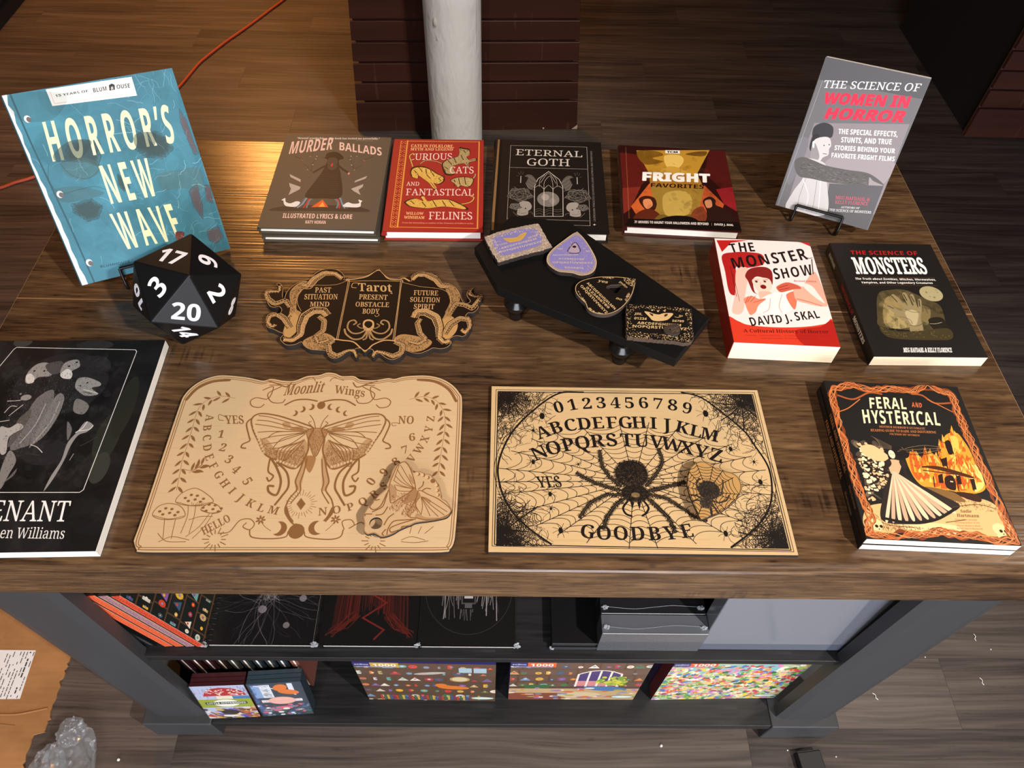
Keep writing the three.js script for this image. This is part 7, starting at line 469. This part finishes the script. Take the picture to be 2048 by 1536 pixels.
const noteArt1 = canvas(400, 600, (c, w, h, r) => { c.fillStyle = '#b9c4e0'; c.fillRect(0, 0, w, h); for (let i = 0; i < 80; i++) { c.fillStyle = ['#d8b8c8', '#8a9ac8', '#c8a0b0', '#7a5a6a'][i % 4]; c.fillRect(r() * w, r() * 190, 4, 30 + r() * 40); } c.fillStyle = '#b3201f'; c.beginPath(); c.moveTo(60, 180); c.quadraticCurveTo(90, 40, 220, 36); c.quadraticCurveTo(370, 50, 385, 180); c.fill(); c.fillStyle = '#f4ece4'; for (let i = 0; i < 40; i++) { c.beginPath(); c.ellipse(90 + r() * 270, 70 + r() * 100, 5 + r() * 8, 4 + r() * 5, 0, 0, 7); c.fill(); } c.fillStyle = '#e8e0cc'; c.fillRect(150, 180, 120, 70); c.fillStyle = '#3f7ab0'; c.fillRect(270, 190, 130, 50); c.fillStyle = '#9aa82c'; c.fillRect(0, 240, w, 150); c.fillStyle = '#f6f4e4'; c.beginPath(); c.ellipse(200, 315, 100, 66, 0, 0, 7); c.fill(); c.fillStyle = '#25423a'; c.fillRect(40, 290, 320, 44); c.fillStyle = '#f4f4e8'; c.font = 'bold 36px sans-serif'; c.fillText('LITTLE NOTEBOOKS', 52, 325, 296); for (let i = 0; i < 90; i++) { c.fillStyle = ['#7a4a2c', '#c89a5a', '#b8443c', '#e8dcc4', '#4a3428', '#d8b04a', '#6a5ab0'][i % 7]; c.beginPath(); c.ellipse(r() * w, 410 + r() * 180, 12 + r() * 34, 8 + r() * 18, r(), 0, 7); c.fill(); } c.fillStyle = '#231c1c'; c.beginPath(); c.ellipse(190, 490, 66, 50, 0, 0, 7); c.fill(); c.fillStyle = '#f0ece4'; c.beginPath(); c.ellipse(180, 560, 60, 18, 0, 0, 7); c.fill(); }, 6);
const noteArt2 = canvas(400, 600, (c, w, h, r) => { c.fillStyle = '#2c3e4e'; c.fillRect(0, 0, w, h); c.fillStyle = '#8aa8d0'; c.fillRect(20, 30, 90, 230); c.fillStyle = '#dfe4ea'; c.fillRect(80, 30, 80, 230); c.fillRect(290, 20, 40, 130); for (let i = 0; i < 24; i++) { c.strokeStyle = '#20262c'; c.lineWidth = 5; const y = 40 + r() * 200; c.beginPath(); c.moveTo(80 + r() * 60, y); c.lineTo(110 + r() * 40, y + 6); c.stroke(); } c.strokeStyle = '#e8ecf0'; c.lineWidth = 12; c.beginPath(); c.moveTo(40, 40); c.quadraticCurveTo(200, 90, 330, 230); c.stroke(); c.fillStyle = '#de7a32'; c.beginPath(); c.ellipse(280, 170, 80, 42, 0.3, 0, 7); c.fill(); c.beginPath(); c.ellipse(230, 90, 50, 60, 0.6, 0, 7); c.fill(); c.fillStyle = '#f0ece8'; c.fillRect(50, 300, 310, 44); c.fillStyle = '#f0b8a8'; c.beginPath(); c.ellipse(205, 320, 104, 66, 0, 0, 7); c.fill(); c.fillStyle = '#d8a8a0'; c.font = 'bold 30px sans-serif'; c.fillText('LITTLE NOTEBOOKS', 62, 333, 280); c.fillStyle = '#d8647a'; c.beginPath(); c.ellipse(150, 470, 120, 40, -0.2, 0, 7); c.fill(); for (let i = 0; i < 60; i++) { c.fillStyle = ['#f4f2ee', '#d8647a', '#4a6a9a', '#3a5a4a', '#7a8aa0'][i % 5]; c.beginPath(); c.ellipse(r() * w, 400 + r() * 190, 8 + r() * 20, 7 + r() * 12, 0, 0, 7); c.fill(); } for (let i = 0; i < 40; i++) { c.strokeStyle = '#4a6ab0'; c.lineWidth = 4; c.beginPath(); c.arc(10 + r() * 24, r() * h, 8, 0, 7); c.stroke(); } }, 7);

const glossy = (cv) => M(0xffffff, 0.3, { map: printTex(cv), clearcoat: 0.5, clearcoatRoughness: 0.12 });
// flat notebooks in film, left half of the middle shelf
[['web_notebook', 'black wire bound notebook with pale webs lying on the middle shelf', -0.3905, 0.176, webArt, true], ['red_castle_book', 'film wrapped black book with a red castle lying on the middle shelf', -0.2105, 0.159, redArt, false], ['lantern_book', 'film wrapped black book with a grey lantern lying on the middle shelf', -0.047, 0.16, lampArt, false]].forEach(([n, l, x, w, cv, wires], i) => {
  const g = thing(n, l, 'notebook', x, S1, 0.2515), dark = M(0x0b0a0b, 0.3);
  part(g, 'page_block', box(w - 0.006, 0.009, 0.236), pageMat, 0.001, 0.006, 0); part(g, 'back_cover', box(w, 0.0015, 0.24), dark, 0, 0.00075, 0);
  part(g, 'front_cover', box(w, 0.0015, 0.24), coverFaces(glossy(cv), dark), 0, 0.0113, 0); part(g, 'binding_edge', box(0.004, 0.012, 0.24), dark, -w / 2, 0.006, 0);
  if (wires) for (let k = 0; k < 26; k++) { const t = part(g, 'wire_loop', new THREE.TorusGeometry(0.0068, 0.0007, 6, 14), M(0x222222, 0.3, { metalness: 0.7 }), -w / 2 + 0.004, 0.0078, -0.112 + k * 0.009); }
  const fw = part(g, 'film_wrap', box(w + 0.006, 0.0002, 0.244), film(), 0, 0.0128, 0);
  crumple(fw, w / 2 + 0.002, -0.004, 0.117, 0.006, 40 + i); if (i === 0) crumple(fw, -w / 2 - 0.003, -0.004, 0.117, 0.007, 50);
});
// leaning journals with coloured fore edges
{
  const edge = (a, b, seed) => canvas(64, 900, (c, w, h, r) => { c.fillStyle = a; c.fillRect(0, 0, w, h); for (let y = 0; y < h; y += 22) { c.strokeStyle = b; c.lineWidth = 4; c.beginPath(); c.arc(32 + (r() - 0.5) * 20, y, 12, 0, 5); c.stroke(); c.fillStyle = b; c.fillRect(r() * 50, y + 8, 12, 4); } }, seed);
  const kinds = [['orange', edge('#cf5a30', '#b8401e', 1), 0x1a1210], ['orange', edge('#cf5a30', '#b03a1c', 2), 0x16100e], ['purple', edge('#a07868', '#5a3a8a', 3), 0x0f1614], ['red orange', edge('#c9421f', '#7a1c10', 4), 0x14201c]];
  const labels = ['orange edged journal at the left end of the leaning row', 'orange edged journal, second in the leaning row', 'purple and tan edged journal leaning on the middle shelf', 'journal with a dark collection of curios on its cover, right end of the leaning row'];
  const curio = curioArt('#1c1f1c', 44), a = 13.5 * deg;
  kinds.forEach(([, e, col], k) => {
    const t = 0.0170, g = thing('leaning_journal', labels[k], 'journal', -0.5475 + k * (t + 0.0004) / Math.cos(a), S1, 0.288); g.rotation.z = a; g.position.y = S1 + 0.0002;
    const side = M(col, 0.4), em = M(0xffffff, 0.6, { map: printTex(e) });
    part(g, 'page_block', box(t - 0.003, 0.228, 0.167), [pageMat, pageMat, M(0x2a1a14, 0.6), pageMat, em, pageMat], t / 2, 0.116, 0.0007);
    part(g, 'front_cover', box(0.0015, 0.232, 0.168), [k === 3 ? glossy(curio) : side, side, side, side, side, side], t - 0.00075, 0.116, 0); part(g, 'back_cover', box(0.0015, 0.232, 0.168), side, 0.00075, 0.116, 0); part(g, 'spine', box(t, 0.232, 0.002), side, t / 2, 0.116, -0.084);
  });
  for (const [n, l, x, w, h, z, rot, col] of [['black_folder', 'slim black folder leaning beside the orange edged journals', -0.5725, 0.012, 0.222, 0.277, 13.5 * deg, 0x151517], ['black_slipcase', 'black slipcase with a pale edge at the left end of the middle shelf', -0.5905, 0.0125, 0.20, 0.277, 13.5 * deg, 0x0c0c0d]]) { const g = thing(n, l, 'folder', x, S1 + 0.0002, z); g.rotation.z = rot; const m = M(col, 0.35); part(g, 'cover', box(0.0012, h, 0.19), m, 0.0006, h / 2, 0); part(g, 'cover', box(0.0012, h, 0.19), m, w - 0.0006, h / 2, 0); part(g, 'page_block', box(w - 0.0026, h - 0.004, 0.186), n === 'black_slipcase' ? pageMat : M(0x3a3c40, 0.5), w / 2, h / 2, 0); part(g, 'spine', box(w, h, 0.0012), m, w / 2, h / 2, -0.095); }
}
// dark boxes in film, right half of the middle shelf
{
  for (const k of [0, 1]) { const g = thing('slim_black_box', k ? 'slim black box, upper of two beside the wrapped boxes' : 'slim film wrapped black box, lower of two beside the wrapped boxes', 'box', 0.1315, S1 + k * 0.0122, 0.2515 - k * 0.003); part(g, 'body', rbox(0.074, 0.011, 0.24, 0.001), M(0x3c3e42, 0.3), 0, 0.0057, 0); part(g, 'lid', rbox(0.076, 0.004, 0.242, 0.001), M(0x0c0c0d, 0.35), 0, 0.0098, 0); if (!k) crumple(g, -0.037, 0.006, 0.119, 0.004, 61); }
  for (let k = 0; k < 3; k++) { const g = thing('wrapped_box', ['film wrapped black box greyed by a painted reflection, front one of the short row', 'film wrapped black box, second behind the front one', 'film wrapped black box, third and farthest of the short row'][k], 'box', 0.2545, S1, 0.357 - k * 0.0325); part(g, 'body', rbox(0.171, 0.085, 0.031, 0.001), M(k ? 0x1c1c1f : 0x55585e, 0.25, { clearcoat: 1, clearcoatRoughness: 0.08 }), 0, 0.0427, 0); part(g, 'film_seam', tube([[-0.08, 0.0856, 0.004], [-0.03, 0.0862, 0.008], [0.03, 0.0862, 0.002], [0.08, 0.0856, 0.004]], 0.00035, 30, 5), M(0x7d8286, 0.25)); part(g, 'film_edge', tube([[-0.084, 0.0852, 0.0155], [0.084, 0.0852, 0.0155]], 0.0005, 10, 5), M(0xb4b8bc, 0.2)); for (const sx of [-1, 1]) crumple(g, sx * 0.078, 0.0865, 0.006, 0.005, 70 + k * 2 + sx); }  // front box coloured greyer to imitate the reflection in its film
  const g = thing('grey_box', 'large smooth grey box standing at the right end of the middle shelf', 'box', 0.4695, S1 + 0.0004, 0.355); g.rotation.x = -2.6 * deg; part(g, 'body', rbox(0.257, 0.31, 0.03, 0.002), M(0x73777f, 0.3, { clearcoat: 0.6, clearcoatRoughness: 0.1 }), 0, 0.156, 0); part(g, 'lid_band', rbox(0.2578, 0.028, 0.0306, 0.002), M(0x565c69, 0.3), 0, 0.0145, 0);
}
// bottom shelf
[[puzzle1, -0.1262, 'jigsaw puzzle box with a cabinet of curios and an orange cat', -0.6], [puzzle2, 0.1572, 'jigsaw puzzle box with a room and an arched window', 0.2], [puzzle3, 0.4512, 'jigsaw puzzle box with a crowd of bright garden flowers', 1.2]].forEach(([cv, x, l, yaw], k) => {
  const g = thing('puzzle_box', l, 'puzzle', x, S2, 0.340 - k * 0.003, yaw * deg), tint = M([0x2b2a6a, 0x4a3a8a, 0x6a2a1c][k], 0.35);
  part(g, 'tray', rbox(0.254, 0.245, 0.022, 0.001), M(0x3a2a4a, 0.5), 0, 0.1235, -0.014); part(g, 'lid', box(0.257, 0.249, 0.028), [tint, tint, tint, tint, glossy(cv), tint], 0, 0.1252, 0.013);
});
[[noteArt1, -0.518, 0.0, 'pack of little notebooks with a red toadstool on its front'], [noteArt2, -0.4135, -0.006, 'pack of little notebooks with an orange squirrel on its front']].forEach(([cv, x, dz, l], k) => {
  const g = thing('notebook_pack', l, 'notebook', x, S2 + 0.0025, 0.39 + dz, (k ? 3.5 : 2.4) * deg); g.rotation.order = 'YXZ'; g.rotation.x = -8.5 * deg; const s = M(k ? 0x2c3a44 : 0x3a1418, 0.4), f = M(0xffffff, 0.3, { map: printTex(cv) });
  for (let j = 0; j < 3; j++) part(g, 'notebook', box(0.1, 0.148, 0.0078), j === 2 ? [s, s, s, s, f, s] : s, 0, 0.0745, -0.008 + j * 0.0088);
  part(g, 'clear_sleeve', box(0.1015, 0.15, 0.0003), film(), 0, 0.0752, 0.0148);
});
{ const r = rng(3), cols = [0x33151a, 0x2c1216, 0x3a1a1e, 0x2a1a1a, 0x3a3a30, 0x2c3238, 0x26323a, 0x303a42, 0x2a343c, 0x7a4a40];
  for (let k = 0; k < 10; k++) { const g = thing('spine_notebook', ['maroon notebook spine, first', 'maroon notebook spine, second', 'maroon notebook spine, third', 'brown notebook spine, fourth', 'olive grey notebook spine, fifth', 'slate notebook spine, sixth', 'blue grey notebook spine, seventh', 'blue grey notebook spine, eighth', 'dark blue notebook spine, ninth', 'pinkish notebook spine, tenth'][k] + ' from the left behind the notebook packs', 'notebook', -0.588 + k * 0.0232, S2, 0.275, 0, 'notebooks standing behind the packs'); const m = M(cols[k], 0.4); part(g, 'cover', box(0.0052, 0.2, 0.13), m, -0.0048, 0.1001, 0); part(g, 'cover', box(0.0052, 0.2, 0.13), m, 0.0048, 0.1001, 0); part(g, 'page_block', box(0.0042, 0.196, 0.126), k % 2 ? creamMat : pageMat, 0, 0.1001, 0.001); part(g, 'spine', box(0.0148, 0.2, 0.0015), M(cols[k], 0.4), 0, 0.1001, -0.0655); } }

// ---------------------------------------------------------------- on the floor
{
  const r = rng(77), torn = [[-1.126, 0.1694], [-1.03, 0.219], [-0.9358, 0.2681]], o = [[-1.5, -0.02], [-1.126, 0.14], [-0.9358, 0.2381], [-0.9358, 0.2681]];
  const key = [[-0.9358, 0.2681], [-0.9389, 0.3135], [-0.9358, 0.3794], [-0.9342, 0.4116], [-0.9573, 0.4184], [-0.9535, 0.4801], [-0.955, 0.62]];
  for (let i = 0; i < key.length - 1; i++) for (let j = 0; j < 9; j++) { const f = j / 9; o.push([key[i][0] + (key[i + 1][0] - key[i][0]) * f + (r() - 0.5) * 0.006, key[i][1] + (key[i + 1][1] - key[i][1]) * f]); }
  o.push([-0.96, 0.62], [-1.5, 0.62]);
  const s = new THREE.Shape(o.map(([x, z]) => new THREE.Vector2(x + 1.1, -(z - 0.3)))), g = new THREE.ExtrudeGeometry(s, { depth: 0.004, bevelEnabled: true, bevelSize: 0.0006, bevelThickness: 0.0006, bevelSegments: 1 }); g.rotateX(-Math.PI / 2); g.translate(0, 0.0008, 0);
  const c = thing('cardboard_sheet', 'torn sheet of brown cardboard lying on the floor at the lower left', 'cardboard', -1.1, 0, 0.3);
  part(c, 'sheet', boxUV(g), M(0xffffff, 0.85, { map: (() => { const t = dataTex(256, 256, (u, v) => { const k = fbm(u * 9, v * 14, 4) - 0.5, l = vn(u * 3, v * 120) - 0.5; return [158 + k * 34 + l * 8, 112 + k * 28 + l * 6, 66 + k * 22 + l * 5]; }); t.repeat.set(2, 2); return t; })() }));
  const crease = M(0x9a6c3e, 0.85); part(c, 'fold', tube([[-0.35, 0.0048, 0.075], [0.05, 0.0052, 0.079], [0.1, 0.0056, 0.078], [0.155, 0.0052, 0.066]], 0.0022, 40, 6), crease); part(c, 'slot', tube([[-0.4, 0.0046, 0.088], [0.02, 0.0046, 0.094], [0.1, 0.0046, 0.1]], 0.0011, 30, 5), M(0x4a3018, 0.9));
  const lab = canvas(512, 512, (k, w, h, q) => { k.fillStyle = '#e4e4e4'; k.fillRect(0, 0, w, h); k.fillStyle = '#3a3a3a'; k.save(); k.translate(w, 0); k.rotate(Math.PI / 2); for (let i = 0; i < 9; i++) { k.font = (i === 1 || i === 3 ? 'bold 20px' : '13px') + ' monospace'; let x = 20; while (x < 470) { const n = 12 + q() * 50; if (q() < 0.7) k.fillRect(x, 24 + i * 24, n, i === 1 ? 11 : 6); x += n + 8; } } k.restore(); k.strokeStyle = '#9a9a9a'; k.lineWidth = 3; k.beginPath(); k.moveTo(0, 150); k.lineTo(260, 150); k.moveTo(0, 60); k.lineTo(180, 60); k.stroke(); });
  const L = new THREE.Shape([[-1.16, 0.2452], [-1.0159, 0.2459], [-1.0107, 0.3478], [-1.16, 0.351]].map(([x, z]) => new THREE.Vector2(x + 1.1, -(z - 0.3)))), lg = new THREE.ExtrudeGeometry(L, { depth: 0.0003, bevelEnabled: false }); lg.rotateX(-Math.PI / 2); { const p = lg.attributes.position, uv = lg.attributes.uv; for (let i = 0; i < p.count; i++) uv.setXY(i, (p.getX(i) + 0.06) / 0.15, 0.5 - (p.getZ(i) + 0.002) / 0.106); }
  part(c, 'shipping_label', lg, M(0xffffff, 0.6, { map: printTex(lab) }), 0, 0.0055, 0, 'white printed shipping label');
  const w = thing('plastic_wrap', 'crumpled ball of clear plastic wrap on the floor at the lower left', 'plastic wrap', -0.862, 0, 0.462);
  const wm = M(0xf4f6f8, 0.12, { transmission: 0.92, thickness: 0, ior: 1.45 });
  const lump = (sx, sy, sz, x, y, z, seed) => { const q = rng(seed), ge = new THREE.IcosahedronGeometry(1, 9), p = ge.attributes.position; for (let i = 0; i < p.count; i++) { const X = p.getX(i), Y = p.getY(i), Z = p.getZ(i), f = 0.8 + 0.5 * fbm(X * 3 + seed, Y * 3 + Z * 5, 3) + 0.24 * Math.abs(fbm(X * 9 + seed, Y * 9 - Z * 8, 2) - 0.5); p.setXYZ(i, X * f * sx, Y * f * sy, Z * f * sz); } ge.computeVertexNormals(); part(w, 'fold', ge, wm, x, y, z); };
  lump(0.045, 0.032, 0.075, 0.012, 0.036, 0.03, 1); lump(0.03, 0.024, 0.05, -0.03, 0.028, 0.035, 5); lump(0.024, 0.02, 0.026, 0.0, 0.04, -0.042, 9);
  const b = thing('black_bar', 'short black flat bar lying on the floor near the right leg', 'bar', 0.668, 0, 0.555, 0.12); part(b, 'body', rbox(0.05, 0.024, 0.22, 0.002), M(0x101010, 0.4), 0, 0.0125, 0); part(b, 'end_cap', box(0.048, 0.022, 0.002), M(0x060606, 0.5), 0, 0.0125, -0.1105);
  // bits of packing scattered on the boards
  const bit = M(0xe8e6e0, 0.7), spots = [[1.1121, 0.1991, 1], [1.0904, 0.2973, 1], [0.8396, 0.3307, 1], [0.3533, 0.4327, 0], [-0.7671, 0.4638, 0], [1.1389, 0.2263, 0], [0.72, 0.452, 0], [0.98, 0.245, 0], [0.62, 0.44, 0]];
  const say = ['curled white thread highest up beside the right leg', 'curled white thread below the highest one at the right', 'curled white thread next to the right leg', 'round white crumb in front of the bottom shelf', 'round white crumb beside the plastic wrap', 'tiny white crumb at the right edge', 'tiny white crumb in front of the right foot', 'tiny white crumb between the curled threads', 'tiny white crumb left of the black bar'];
  spots.forEach(([x, z, k], i) => { const m = shade(new THREE.Mesh(k ? tube([[-0.002, 0.0012, -0.008], [0.0015, 0.002, -0.002], [-0.001, 0.0018, 0.003], [0.002, 0.0012, 0.008]], 0.0009, 16, 5) : new THREE.DodecahedronGeometry(i === 3 || i === 4 ? 0.0032 : 0.0016, 0), bit)); m.name = numbered(k ? 'thread_scrap' : 'packing_crumb'); m.position.set(x, k ? 0.0002 : (i === 3 || i === 4 ? 0.0026 : 0.0013), z); m.rotation.y = (i % 3 - 1) * 0.3; m.userData = { label: say[i], category: 'scrap', group: 'bits of packing on the floor' }; scene.add(m); });
}
renderer.render(scene, camera);
